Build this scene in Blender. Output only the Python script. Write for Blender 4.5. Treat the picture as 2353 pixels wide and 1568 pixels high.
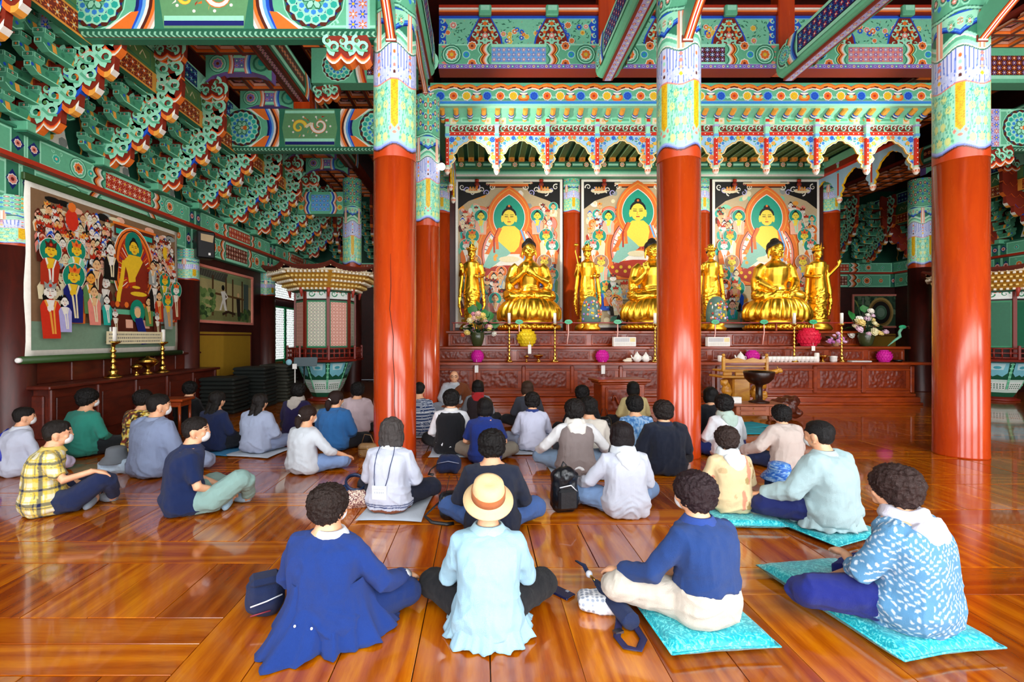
import bpy, bmesh, math, random, time
import numpy as np
from mathutils import Vector, Matrix, noise
for _o in list(bpy.data.objects): bpy.data.objects.remove(_o)
scene = bpy.context.scene
COL = scene.collection
R = random.Random(7)
PI = math.pi
# ---------------------------------------------------------------- camera
FPX, CX, CY, EYE = 1100.0, 1105.0, 775.0, 1.55
cam = bpy.data.objects.new('camera', bpy.data.cameras.new('camera'))
COL.objects.link(cam); scene.camera = cam
cam.location = (0, 0, EYE); cam.rotation_euler = (PI/2, 0, 0)
cam.data.sensor_width = 36.0; cam.data.lens = 36.0*FPX/2353.0
cam.data.shift_x = (2353/2-CX)/2353.0
cam.data.shift_y = -(1568/2-CY)/2353.0
cam.data.clip_start = 0.05; cam.data.clip_end = 100
# ---------------------------------------------------------------- world / exposure
w = bpy.data.worlds.new('world'); scene.world = w; w.use_nodes = True
bg = w.node_tree.nodes['Background']; bg.inputs[0].default_value = (0.78, 0.88, 1.0, 1); bg.inputs[1].default_value = 1.6
vs = scene.view_settings
scene.display_settings.display_device = 'sRGB'
vs.view_transform = 'Standard'; vs.look = 'None'; vs.gamma = 1.0; vs.use_curve_mapping = False
vs.exposure = 0.32
cy = scene.cycles
cy.max_bounces = 6; cy.diffuse_bounces = 3; cy.glossy_bounces = 3; cy.transmission_bounces = 2; cy.caustics_reflective = False; cy.caustics_refractive = False
cy.adaptive_threshold = 0.05; cy.adaptive_min_samples = 12; cy.sample_clamp_indirect = 6.0
# ---------------------------------------------------------------- lights
def area(name, loc, rot, sx, sy, power, col=(1, 1, 1), spread=PI):
    l = bpy.data.lights.new(name, 'AREA'); l.shape = 'RECTANGLE'; l.size = sx; l.size_y = sy
    l.energy = power; l.color = col; l.spread = spread
    o = bpy.data.objects.new(name, l); COL.objects.link(o); o.location = loc; o.rotation_euler = rot
    return o
FRONT_Y = -1.0                       # the hall's open front, behind the camera
DOORS = (-3.7, 0.75, 4.3, 7.85, 12.3)
for i, dx in enumerate(DOORS):       # daylight through the five open doorways
    area('doorway_daylight', (dx, FRONT_Y+0.10, 1.72), (PI/2, 0, 0), 2.3, 3.1, 165, (0.96, 0.98, 1.0))
for i, dx in enumerate((-3.7, 0.75, 4.3, 7.85, 12.3)):   # fill lights added above the doors to brighten the upper paintwork
    area('upper_fill', (dx, FRONT_Y+0.10, 5.6), (PI/2-0.12, 0, 0), 3.2, 1.9, 118, (1.0, 0.97, 0.92))
def spot(name, loc, target, power, ang, blend=0.6, col=(1, 0.93, 0.82), size=0.06):
    l = bpy.data.lights.new(name, 'SPOT'); l.energy = power; l.spot_size = ang; l.spot_blend = blend
    l.color = col; l.shadow_soft_size = size
    o = bpy.data.objects.new(name, l); COL.objects.link(o); o.location = loc
    o.rotation_euler = (Vector(target)-Vector(loc)).to_track_quat('-Z', 'Y').to_euler()
    return o
# ================================================================ helpers
def lin1(c): return c/12.92 if c <= 0.04045 else ((c+0.055)/1.055)**2.4
def hx(s):
    s = s.lstrip('#'); return tuple(lin1(int(s[i:i+2], 16)/255) for i in (0, 2, 4))
def V3(p): return Vector(p)
def pix(px, py, y):                  # a point at depth y that the photograph shows at this pixel
    return Vector(((px-CX)/FPX*y, y, EYE+(CY-py)/FPX*y))
P = {k: hx(v) for k, v in dict(
    g1='#6abf96', g2='#a6efcc', g3='#347d5f', g4='#174a37', gm='#84d6b0', te='#2bb3a0', rd='#8a2a18', rd2='#b8331a', rd3='#d8321c',
    or_='#f2792a', or2='#f5a742', pk='#f6b99b', pk2='#ee8f7d', wh='#f6f1e4', cr='#efe2b8', bl='#2158d0', lb='#6fb4ee', sb='#3b8fe0',
    nv='#1a2270', ye='#f4c62a', ye2='#f8e04a', bk='#141210', br='#5a2416', pu='#8a6fc0', lv='#b9b4e6', gy='#9aa09a', gd='#d89a20',
    sk='#f0c088', olive='#5c8a4f', ga='#479672', gb='#58a986').items()}
MATS = {}
def newmat(name):
    m = bpy.data.materials.new(name); m.use_nodes = True
    nt = m.node_tree; b = nt.nodes['Principled BSDF']
    return m, nt, b
def node(nt, typ, **kw):
    n = nt.nodes.new(typ)
    for k, v in kw.items():
        if k.startswith('i_'): n.inputs[k[2:].replace('_', ' ')].default_value = v
        else: setattr(n, k, v)
    return n
def mixc(nt, fac, a, b, blend='MIX'):
    n = nt.nodes.new('ShaderNodeMix'); n.data_type = 'RGBA'; n.blend_type = blend
    for s, x in ((0, fac), (6, a), (7, b)):
        if hasattr(x, 'links'): nt.links.new(x, n.inputs[s])
        else: n.inputs[s].default_value = x if s == 0 else tuple(x)+(1,)
    return n.outputs[2]
def texco(nt, scale=(1, 1, 1), kind='Object', rnd=False):
    tc = node(nt, 'ShaderNodeTexCoord'); mp = node(nt, 'ShaderNodeMapping')
    mp.inputs['Scale'].default_value = scale
    nt.links.new(tc.outputs[kind], mp.inputs['Vector'])
    if rnd:
        oi = node(nt, 'ShaderNodeObjectInfo'); mu = node(nt, 'ShaderNodeMath', operation='MULTIPLY'); mu.inputs[1].default_value = 37.0
        nt.links.new(oi.outputs['Random'], mu.inputs[0]); nt.links.new(mu.outputs[0], mp.inputs['Location'])
    return mp.outputs[0]
def noise_tex(nt, vec, scale, detail=3, rough=0.55, dist=0.0):
    n = node(nt, 'ShaderNodeTexNoise'); n.inputs['Scale'].default_value = scale
    n.inputs['Detail'].default_value = detail; n.inputs['Roughness'].default_value = rough; n.inputs['Distortion'].default_value = dist
    nt.links.new(vec, n.inputs['Vector']); return n.outputs['Fac']
def bump(nt, b, h, strength, dist=0.01):
    n = node(nt, 'ShaderNodeBump'); n.inputs['Strength'].default_value = strength; n.inputs['Distance'].default_value = dist
    nt.links.new(h, n.inputs['Height']); nt.links.new(n.outputs[0], b.inputs['Normal'])
def ramp(nt, fac, stops):
    n = node(nt, 'ShaderNodeValToRGB'); e = n.color_ramp.elements
    while len(e) < len(stops): e.new(0.5)
    for k, (p, c) in enumerate(stops): e[k].position = p; e[k].color = tuple(c)+(1,) if len(c) == 3 else c
    nt.links.new(fac, n.inputs[0]); return n.outputs[0]
def plain(name, col, rough=0.5, metal=0.0, var=0.12, bmp=0.0, bscale=60, coat=0.0, spec=None, scale=(1, 1, 1)):
    if name in MATS: return MATS[name]
    col = hx(col) if isinstance(col, str) else col
    m, nt, b = newmat(name)
    v = texco(nt, scale, 'Object'); f = noise_tex(nt, v, 7.0, 4)
    nt.links.new(mixc(nt, f, [c*(1-var) for c in col], [min(1, c*(1+var)) for c in col]), b.inputs['Base Color'])
    b.inputs['Roughness'].default_value = rough; b.inputs['Metallic'].default_value = metal
    if coat: b.inputs['Coat Weight'].default_value = coat; b.inputs['Coat Roughness'].default_value = 0.12
    if spec is not None: b.inputs['Specular IOR Level'].default_value = spec
    if bmp: bump(nt, b, noise_tex(nt, v, bscale, 4), bmp)
    MATS[name] = m; return m
def paint_mat(name='paint', rough=0.5, spec=0.35, var=0.10):
    if name in MATS: return MATS[name]
    m, nt, b = newmat(name)
    a = node(nt, 'ShaderNodeAttribute'); a.attribute_name = 'Col'
    f = noise_tex(nt, texco(nt), 22.0, 4)
    g = ramp(nt, f, ((0.3, (1-var,)*3), (0.7, (1.0,)*3)))
    nt.links.new(mixc(nt, 1.0, a.outputs['Color'], g, 'MULTIPLY'), b.inputs['Base Color'])
    b.inputs['Roughness'].default_value = rough; b.inputs['Specular IOR Level'].default_value = spec
    MATS[name] = m; return m
def wood(name, c1, c2, rough=0.35, scale=(1, 1, 1), grain=9.0, coat=0.0, bmp=0.12):
    if name in MATS: return MATS[name]
    m, nt, b = newmat(name)
    v = texco(nt, scale, 'Object', True)
    f = noise_tex(nt, v, grain, 5, 0.6, 1.2)
    nt.links.new(ramp(nt, f, ((0.25, hx(c1)), (0.75, hx(c2)))), b.inputs['Base Color'])
    b.inputs['Roughness'].default_value = rough
    if coat: b.inputs['Coat Weight'].default_value = coat; b.inputs['Coat Roughness'].default_value = 0.1
    bump(nt, b, f, bmp, 0.004); MATS[name] = m; return m
# ---------------------------------------------------------------- object helpers
def tag(o, label=None, cat=None, group=None, kind=None):
    if label: o['label'] = label
    if cat: o['category'] = cat
    if group: o['group'] = group
    if kind: o['kind'] = kind
    return o
def link(name, data, parent=None):
    o = bpy.data.objects.new(name, data); COL.objects.link(o)
    if parent is not None: o.parent = parent
    return o
def empty(name, loc=(0, 0, 0), rz=0, label=None, cat=None, group=None, kind=None, parent=None):
    o = link(name, None, parent); o.location = loc; o.rotation_euler = (0, 0, rz); o.empty_display_size = 0.05
    return tag(o, label, cat, group, kind)
KIDS = {}
def copy_tree(o, loc=None, rz=None, label=None, parent=None, group=None, mats=None):
    kids = list(o.children)
    c = o.copy(); COL.objects.link(c); c.parent = parent
    if loc is not None: c.location = loc
    if rz is not None: c.rotation_euler = (0, 0, rz)
    if label: c['label'] = label
    if group: c['group'] = group
    for k in kids: copy_tree(k, parent=c)
    return c
class MB:
    """collects faces, then becomes one mesh; each face may carry a colour"""
    def __init__(s): s.v = []; s.f = []; s.c = []; s.col = (1, 1, 1); s.sm = []
    def add(s, vs, fs, col=None, smooth=False):
        n = len(s.v); s.v += [tuple(p) for p in vs]
        for f in fs: s.f.append(tuple(n+i for i in f)); s.c.append(col or s.col); s.sm.append(smooth)
        return s
    def box(s, c, size, col=None, rz=0, bev=0.0, M=None):
        hxx, hy, hz = size[0]/2, size[1]/2, size[2]/2; b = min(bev, hxx*.9, hy*.9, hz*.9)
        if b <= 0:
            vs = [(x, y, z) for z in (-hz, hz) for x, y in ((-hxx, -hy), (hxx, -hy), (hxx, hy), (-hxx, hy))]
            fs = [(3, 2, 1, 0), (4, 5, 6, 7), (0, 1, 5, 4), (1, 2, 6, 5), (2, 3, 7, 6), (3, 0, 4, 7)]
        else:
            vs = []; idx = {}
            for sx in (-1, 1):
                for sy in (-1, 1):
                    for sz in (-1, 1):
                        for a in range(3):
                            p = [sx*(hxx-b), sy*(hy-b), sz*(hz-b)]; p[a] = (sx*hxx, sy*hy, sz*hz)[a]
                            idx[sx, sy, sz, a] = len(vs); vs.append(tuple(p))
            fs = []
            def q(ax, sg, loop): fs.append(tuple(idx[l+(ax,)] for l in (loop if sg > 0 else loop[::-1])))
            for g in (-1, 1):
                q(0, g, [(g, -1, -1), (g, 1, -1), (g, 1, 1), (g, -1, 1)])
                q(1, g, [(1, g, -1), (-1, g, -1), (-1, g, 1), (1, g, 1)])
                q(2, g, [(-1, -1, g), (1, -1, g), (1, 1, g), (-1, 1, g)])
            for a in (-1, 1):
                for d in (-1, 1):
                    e = [((a, d, -1), 0), ((a, d, 1), 0), ((a, d, 1), 1), ((a, d, -1), 1)]
                    fs.append(tuple(idx[p+(k,)] for p, k in (e if a*d < 0 else e[::-1])))
                    e = [((a, -1, d), 0), ((a, 1, d), 0), ((a, 1, d), 2), ((a, -1, d), 2)]
                    fs.append(tuple(idx[p+(k,)] for p, k in (e if a*d > 0 else e[::-1])))
                    e = [((-1, a, d), 1), ((1, a, d), 1), ((1, a, d), 2), ((-1, a, d), 2)]
                    fs.append(tuple(idx[p+(k,)] for p, k in (e if a*d < 0 else e[::-1])))
                    for z in (-1, 1):
                        t = [idx[a, d, z, 0], idx[a, d, z, 1], idx[a, d, z, 2]]
                        fs.append(tuple(t if a*d*z > 0 else t[::-1]))
        cr, sr = math.cos(rz), math.sin(rz)
        out = [(c[0]+x*cr-y*sr, c[1]+x*sr+y*cr, c[2]+z) for x, y, z in vs]
        if M is not None: out = [M @ Vector(p) for p in out]
        return s.add(out, fs, col)
    def tube(s, pts, rad, n=8, col=None, smooth=True, caps=True, flat=1.0, up=None):
        pts = [Vector(p) for p in pts]; rad = rad if hasattr(rad, '__len__') else [rad]*len(pts)
        vs = []; fs = []; ref = Vector(up) if up else None
        for i, p in enumerate(pts):
            t = (pts[min(i+1, len(pts)-1)]-pts[max(i-1, 0)])
            t = t.normalized() if t.length > 1e-9 else Vector((0, 0, 1))
            if ref is None: ref = Vector((0, 0, 1)) if abs(t.z) < 0.9 else Vector((1, 0, 0))
            a = (ref-t*ref.dot(t)); a = a.normalized() if a.length > 1e-6 else t.orthogonal().normalized()
            b = t.cross(a); ref = a if up is None else ref
            for k in range(n):
                th = 2*PI*k/n; vs.append(p+(a*math.cos(th)*flat+b*math.sin(th))*rad[i])
        m = len(pts)
        for i in range(m-1):
            for k in range(n): fs.append((i*n+k, i*n+(k+1) % n, (i+1)*n+(k+1) % n, (i+1)*n+k))
        if caps: fs.append(tuple(range(n))[::-1]); fs.append(tuple((m-1)*n+k for k in range(n)))
        return s.add(vs, fs, col, smooth)
    def lathe(s, prof, n=16, c=(0, 0, 0), col=None, smooth=True, cols=None, a0=0.0, sx=1, sy=1):
        vs = []; m = len(prof)
        for r, z in prof:
            for k in range(n):
                th = a0+2*PI*k/n; vs.append((c[0]+r*sx*math.cos(th), c[1]+r*sy*math.sin(th), c[2]+z))
        for i in range(m-1):
            s_f = [(i*n+k, i*n+(k+1) % n, (i+1)*n+(k+1) % n, (i+1)*n+k) for k in range(n)]
            if i == 0: base = len(s.v); s.v += vs
            for f in s_f: s.f.append(tuple(base+j for j in f)); s.c.append(cols[i] if cols else (col or s.col)); s.sm.append(smooth)
        for lo, rev in ((0, True), (m-1, False)):
            if prof[lo][0] > 1e-4:
                f = [base+lo*n+k for k in range(n)]; s.f.append(tuple(f[::-1] if rev else f)); s.c.append(cols[min(lo, m-2)] if cols else (col or s.col)); s.sm.append(False)
        return s
    def ell(s, c, r, nu=12, nv=8, col=None, M=None):
        vs = [(0, 0, -1)]; fs = []
        for j in range(1, nv):
            ph = -PI/2+PI*j/nv
            for i in range(nu): th = 2*PI*i/nu; vs.append((math.cos(ph)*math.cos(th), math.cos(ph)*math.sin(th), math.sin(ph)))
        vs.append((0, 0, 1)); top = len(vs)-1
        for i in range(nu): fs.append((0, 1+(i+1) % nu, 1+i)); fs.append((top, top-nu+i, top-nu+(i+1) % nu))
        for j in range(nv-2):
            for i in range(nu): a = 1+j*nu; fs.append((a+i, a+(i+1) % nu, a+nu+(i+1) % nu, a+nu+i))
        r = r if hasattr(r, '__len__') else (r, r, r)
        o = [Vector((x*r[0], y*r[1], z*r[2])) for x, y, z in vs]
        if M is not None: o = [M @ p for p in o]
        return s.add([p+Vector(c) for p in o], fs, col, True)
    def ext(s, poly, d0, d1, O=(0, 0, 0), U=(1, 0, 0), W=(0, 0, 1), col=None, side=None):
        """extrudes a 2-D outline (u,w) along U x W from d0 to d1"""
        O, U, W = Vector(O), Vector(U), Vector(W); N = U.cross(W); n = len(poly)
        a = sum(poly[i][0]*poly[(i+1) % n][1]-poly[(i+1) % n][0]*poly[i][1] for i in range(n))
        if a < 0: poly = poly[::-1]
        vs = [O+U*u+W*v+N*d for d in (d0, d1) for u, v in poly]
        k = 1 if d1 > d0 else -1
        s.add(vs, [tuple(range(n))[::-k], tuple(range(n, 2*n))[::k]], col)
        return s.add(vs, [((i, (i+1) % n, n+(i+1) % n, n+i))[::k] for i in range(n)], side or col)
    def mesh(s, name):
        me = bpy.data.meshes.new(name); me.from_pydata(s.v, [], s.f)
        a = me.attributes.new('Col', 'FLOAT_COLOR', 'FACE')
        arr = np.ones((len(s.c), 4), dtype=np.float32); arr[:, :3] = np.array([c[:3] for c in s.c], dtype=np.float32) if s.c else 1
        a.data.foreach_set('color', arr.ravel())
        me.polygons.foreach_set('use_smooth', s.sm); me.update(); return me
    def build(s, name, mat=None, parent=None):
        me = s.mesh(name); me.materials.append(mat or paint_mat())
        return link(name, me, parent)
def obj_of(me, name, parent=None, loc=None, rz=0):
    o = link(name, me, parent)
    if loc is not None: o.location = loc
    o.rotation_euler = (0, 0, rz); return o
class Vec:
    """flat painted decoration: filled outlines in layers on a surface"""
    def __init__(s, eps=0.0007): s.p = []; s.l = 0; s.eps = eps; s.T = (0, 0, 1, 1, 0)
    def at(s, x=0, y=0, sx=1, sy=None, r=0): s.T = (x, y, sx, sx if sy is None else sy, r); return s
    def _t(s, pts):
        x, y, sx, sy, r = s.T; c, k = math.cos(r), math.sin(r)
        return [(x+c*u*sx-k*v*sy, y+k*u*sx+c*v*sy) for u, v in pts]
    def poly(s, pts, col, dl=0): s.p.append((s._t(pts), P[col] if isinstance(col, str) else col, s.l+dl)); return s
    def rect(s, x0, y0, x1, y1, col, dl=0): return s.poly([(x0, y0), (x1, y0), (x1, y1), (x0, y1)], col, dl)
    def circ(s, x, y, r, col, n=14, ry=None, dl=0, rot=0, a0=0, a1=2*PI):
        ry = r if ry is None else ry; c, k = math.cos(rot), math.sin(rot)
        full = abs(a1-a0-2*PI) < 1e-6; m = n if full else n+1
        q = []
        for i in range(m):
            t = a0+(a1-a0)*i/n; u, v = r*math.cos(t), ry*math.sin(t); q.append((x+c*u-k*v, y+k*u+c*v))
        return s.poly(q, col, dl)
    def petals(s, x, y, r, pr, n, col, dl=0, a0=0, k=7, asp=1.0):
        for i in range(n):
            t = a0+2*PI*i/n; s.circ(x+r*math.cos(t), y+r*math.sin(t), pr*asp, col, k, ry=pr, dl=dl, rot=t)
        return s
    def stroke(s, pts, w, col, dl=0, taper=False):
        n = len(pts)
        L = []; Rr = []
        for i, (x, y) in enumerate(pts):
            x0, y0 = pts[max(i-1, 0)]; x1, y1 = pts[min(i+1, n-1)]
            d = math.hypot(x1-x0, y1-y0) or 1; ww = w/2*(1-0.75*i/(n-1) if taper else 1)
            L.append((x-(y1-y0)/d*ww, y+(x1-x0)/d*ww)); Rr.append((x+(y1-y0)/d*ww, y-(x1-x0)/d*ww))
        for i in range(n-1): s.poly([Rr[i], Rr[i+1], L[i+1], L[i]], col, dl)
        return s
    def spiral(s, x, y, r0, turns, w, col, a0=0, d=1, r1=0.12, n=18, dl=0):
        q = []
        for i in range(n+1):
            t = i/n; rr = r0*(1-t)+r0*r1*t; a = a0+d*2*PI*turns*t; q.append((x+rr*math.cos(a), y+rr*math.sin(a)))
        return s.stroke(q, w, col, dl, True)
    def mbuild(s, mb, O, U, W):
        O, U, W = Vector(O), Vector(U), Vector(W); N = U.cross(W).normalized()
        for i_, (q, c, l) in enumerate(s.p):
            l = l+(i_*37 % 101)/125
            a = sum(q[i][0]*q[(i+1) % len(q)][1]-q[(i+1) % len(q)][0]*q[i][1] for i in range(len(q)))
            if a < 0: q = q[::-1]
            mb.add([O+U*u+W*v+N*(s.eps*(l+1)) for u, v in q], [tuple(range(len(q)))], c)
        return mb
    def build(s, name, O, U=(1, 0, 0), W=(0, 0, 1), parent=None, mat=None):
        return s.mbuild(MB(), O, U, W).build(name, mat or paint_mat(), parent)
# painted motifs ---------------------------------------------------
def m_flower(c, x, y, r, a='or_', b='wh', ctr='ye', n=8, dl=0):
    c.petals(x, y, r*.68, r*.34, n, b, dl, 0, 6); c.petals(x, y, r*.55, r*.27, n, a, dl+1, 0, 6); c.circ(x, y, r*.30, ctr, 8, dl=dl+2)
def m_medal(c, x, y, r, dl=0):
    c.circ(x, y, r, 'nv', 16, dl=dl); c.petals(x, y, r*.90, r*.16, 16, 'br', dl+1, 0, 6)
    c.petals(x, y, r*.76, r*.19, 16, 'g2', dl+2, .1, 6); c.petals(x, y, r*.74, r*.13, 16, 'te', dl+3, .1, 6); c.circ(x, y, r*.62, 'te', 14, dl=dl+4)
    c.petals(x, y, r*.50, r*.17, 12, 'g2', dl+5, 0, 6); c.petals(x, y, r*.48, r*.10, 12, 'sb', dl+6, 0, 6); c.circ(x, y, r*.40, 'g1', 12, dl=dl+7)
    c.petals(x, y, r*.25, r*.14, 6, 'g3', dl+8, 0, 6, 1.5); c.petals(x, y, r*.24, r*.10, 6, 'g2', dl+9, 0, 6, 1.5); c.circ(x+r*.16, y, r*.13, 'or_', 8, dl=dl+10); c.circ(x, y, r*.08, 'cr', 8, dl=dl+11)
def m_lattice(c, x0, y0, x1, y1, base='nv', a='lb', b='ye', d='or_', step=.09, dl=0):
    c.rect(x0, y0, x1, y1, base, dl); nx = max(1, round((x1-x0)/step)); ny = max(1, round((y1-y0)/step))
    sx, sy = (x1-x0)/nx, (y1-y0)/ny; r = min(sx, sy)*.5
    for i in range(nx):
        for j in range(ny):
            x, y = x0+(i+.5)*sx, y0+(j+.5)*sy; k = (i+j) % 2
            for t in range(3):
                an = t*PI/3+(PI/6 if k else 0); ux, uy = math.cos(an)*r*.95, math.sin(an)*r*.95; vx, vy = -math.sin(an)*r*.13, math.cos(an)*r*.13
                c.poly([(x-ux-vx, y-uy-vy), (x+ux-vx, y+uy-vy), (x+ux+vx, y+uy+vy), (x-ux+vx, y-uy+vy)], (a, d)[k], dl+1)
            c.circ(x, y, r*.32, b if not k else 'wh', 6, dl=dl+2)
def m_chevron(c, x, y0, y1, wdt, d=1, cols=('nv', 'bl', 'lb', 'wh', 'br', 'or_', 'pk', 'wh', 'g3', 'g1'), dl=0, n=2):
    """nested stripes across a beam; the stripes' edges are scalloped"""
    m = 8*n; w1 = wdt/len(cols)
    def edge(off): return [(x+d*(off+wdt*.30*abs(math.sin(PI*n*i/m))), y0+(y1-y0)*i/m) for i in range(m+1)]
    for k, cc in enumerate(cols):
        a, b = edge(k*w1), edge((k+1)*w1)
        for i in range(m): c.poly([a[i], b[i], b[i+1], a[i+1]], cc, dl)
def m_vine(c, x0, y0, x1, y1, n, rr, cols=(('or_', 'wh'), ('bl', 'lb'), ('ye', 'cr'), ('pk2', 'wh')), rnd=R, dl=0, leaf='g1', rmul=1.0):
    for i in range(n*5):
        x, y = rnd.uniform(x0, x1), rnd.uniform(y0, y1); t = rnd.uniform(0, 6.28); l = rr*.5
        c.poly([(x-math.cos(t)*l, y-math.sin(t)*l), (x+math.sin(t)*l*.35, y-math.cos(t)*l*.35), (x+math.cos(t)*l, y+math.sin(t)*l), (x-math.sin(t)*l*.35, y+math.cos(t)*l*.35)], leaf, dl)
    for i in range(n):
        x, y = rnd.uniform(x0+rr, x1-rr), rnd.uniform(y0+rr, y1-rr); a, b = rnd.choice(cols); m_flower(c, x, y, rr*rnd.uniform(.7, 1.1), a, b, rnd.choice(('ye', 'wh', 'or_')), 7, dl+1)
# remeshed organic shapes -------------------------------------------
PEND = []
def organic(mb, name, mat, parent, voxel, smooth=6, disp=None, colfn=None):
    """an overlapping set of closed forms that is fused into one surface at the end of the script"""
    me = mb.mesh(name); o = link(name, me, parent); me.materials.append(mat)
    r = o.modifiers.new('fuse', 'REMESH'); r.mode = 'VOXEL'; r.voxel_size = voxel; r.use_smooth_shade = True
    if smooth: s_ = o.modifiers.new('soft', 'SMOOTH'); s_.iterations = smooth; s_.factor = 0.5
    PEND.append((o, disp, colfn, mat)); return o
def bake_organic():
    global PEND
    bpy.context.view_layer.update(); dg = bpy.context.evaluated_depsgraph_get()
    done = []
    for o, disp, colfn, mat in PEND:
        me = bpy.data.meshes.new_from_object(o.evaluated_get(dg)); done.append((o, disp, colfn, mat, me))
    for o, disp, colfn, mat, me in done:
        o.modifiers.clear(); old = o.data; o.data = me; bpy.data.meshes.remove(old)
        me.name = o.name; n = len(me.vertices)
        if not me.materials: me.materials.append(mat)
        co = np.empty(n*3, dtype=np.float32); me.vertices.foreach_get('co', co); co = co.reshape(-1, 3)
        if disp:
            no = np.empty(n*3, dtype=np.float32); me.vertices.foreach_get('normal', no); no = no.reshape(-1, 3)
            co2 = co+no*disp(co, no)[:, None]; me.vertices.foreach_set('co', co2.astype(np.float32).ravel())
        for at in list(me.attributes):
            if at.name == 'Col': me.attributes.remove(at)
        if colfn:
            a = me.attributes.new('Col', 'FLOAT_COLOR', 'POINT'); c4 = np.ones((n, 4), dtype=np.float32); c4[:, :3] = colfn(co)
            a.data.foreach_set('color', c4.ravel())
        me.polygons.foreach_set('use_smooth', np.ones(len(me.polygons), dtype=bool)); me.update()
    PEND = []
def vnoise(co, f, seed=0.0):
    """smooth value noise on an array of points; f is a scale or one scale per axis"""
    q = co*np.array(f if hasattr(f, '__len__') else (f, f, f), dtype=np.float64)+seed*17.31
    i = np.floor(q).astype(np.int64); t = q-i; t = t*t*(3-2*t)
    def h(a, b, c):
        n = (a*374761393+b*668265263+c*2147483647+int(seed*1000)) & 0xffffffff
        n = ((n ^ (n >> 13))*1274126177) & 0xffffffff; return ((n ^ (n >> 16)) & 0xffff)/65535.0*2-1
    r = 0
    for dx in (0, 1):
        for dy in (0, 1):
            for dz in (0, 1):
                wgt = (t[:, 0] if dx else 1-t[:, 0])*(t[:, 1] if dy else 1-t[:, 1])*(t[:, 2] if dz else 1-t[:, 2])
                r = r+wgt*h(i[:, 0]+dx, i[:, 1]+dy, i[:, 2]+dz)
    return r
# ================================================================ the hall
Y1, Y2, Y3, Y4 = 6.3, 10.03, 13.76, 17.5
XA, XB, X1, X2, X3, X4 = -6.2, -3.7, -1.13, 2.6, 6.31, 10.04
MID = 8.91
def mir(x): return MID-x
ORD = ('first', 'second', 'third', 'fourth', 'fifth', 'sixth', 'seventh', 'eighth', 'ninth', 'tenth', 'eleventh', 'twelfth', 'thirteenth')
PAINT = paint_mat(); GLOSSP = paint_mat('paint_gloss', 0.30, 0.5, 0.06)
def red_wood():
    m, nt, b = newmat('lacquered_red_timber')
    v = texco(nt, (1, 1, .12), 'Object', True); f = noise_tex(nt, v, 5, 5, .6, .6)
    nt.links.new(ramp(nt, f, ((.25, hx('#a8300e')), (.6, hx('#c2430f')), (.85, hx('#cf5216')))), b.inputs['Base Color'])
    r = noise_tex(nt, texco(nt, (3, 3, .25)), 6, 4); nt.links.new(ramp(nt, r, ((.3, (.16,)*3), (.7, (.30,)*3))), b.inputs['Roughness'])
    b.inputs['Coat Weight'].default_value = .35; b.inputs['Coat Roughness'].default_value = .14
    bump(nt, b, f, .12, .004); return m
REDW = red_wood()
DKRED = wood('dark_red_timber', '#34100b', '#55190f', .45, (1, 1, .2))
DKWALL = wood('wine_red_wall_board', '#2c0d0a', '#481610', .5, (1, .3, 1), 5)
GREENW = plain('dark_green_paint', '#1c5a3f', .6)
GREEN2 = plain('mid_green_paint', '#3a9a6a', .55)
# ---------------------------------------------------------------- floor
def floor_mat():
    m, nt, b = newmat('polished_floor_plank')
    v = texco(nt, (1, .10, 1), 'Object', True)
    oi = node(nt, 'ShaderNodeObjectInfo')
    wv = node(nt, 'ShaderNodeTexWave', wave_type='BANDS', bands_direction='X')
    wv.inputs['Scale'].default_value = 2.6; wv.inputs['Distortion'].default_value = 16; wv.inputs['Detail'].default_value = 2.5; wv.inputs['Detail Scale'].default_value = .9
    nt.links.new(v, wv.inputs['Vector'])
    fine = noise_tex(nt, v, 60, 4, .6)
    g = mixc(nt, .62, wv.outputs['Fac'], fine)
    base = ramp(nt, g, ((.2, hx('#9c4804')), (.5, hx('#b96206')), (.8, hx('#d17e0a'))))
    tone = ramp(nt, oi.outputs['Random'], ((0, (.60, .42, .30)), (.35, (.80, .66, .5)), (.7, (.95, .86, .7)), (1, (1.0, 1.0, .9))))
    kn = node(nt, 'ShaderNodeTexVoronoi'); kn.inputs['Scale'].default_value = 1.7
    v2 = texco(nt, (1, .55, 1), 'Object', True); nt.links.new(v2, kn.inputs['Vector'])
    knot = ramp(nt, kn.outputs['Distance'], ((.03, (.28, .16, .08)), (.085, (1, 1, 1))))
    c = mixc(nt, 1, mixc(nt, 1, base, tone, 'MULTIPLY'), knot, 'MULTIPLY')
    nt.links.new(c, b.inputs['Base Color'])
    nt.links.new(ramp(nt, noise_tex(nt, texco(nt, (1, 1, 1), 'Object', True), 3.5, 4), ((.3, (.10,)*3), (.75, (.19,)*3))), b.inputs['Roughness'])
    b.inputs['Specular IOR Level'].default_value = .55
    b.inputs['Coat Weight'].default_value = .62; b.inputs['Coat Roughness'].default_value = .045
    bump(nt, b, g, .07, .002); return m
FLOORM = floor_mat()
FX0, FX1 = -6.5, 15.4
flo = MB().box(((FX0+FX1)/2, 7.6, -.065), (FX1-FX0, 20.4, .09), hx('#3a1c0c')).build('floor', plain('floor_bed', '#2a1408', .5)); tag(flo, kind='structure')
planks = []                          # (cx, cy, width across grain, length along grain, rotated)
rf = random.Random(3)
def run(x0, x1, y0, y1):             # short planks running into the depth
    x = x0
    while x < x1-.05:
        wd = rf.uniform(.30, .44)
        if x+wd > x1-.2: wd = x1-x
        planks.append((x+wd/2, (y0+y1)/2, wd, y1-y0, 0)); x += wd
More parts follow.
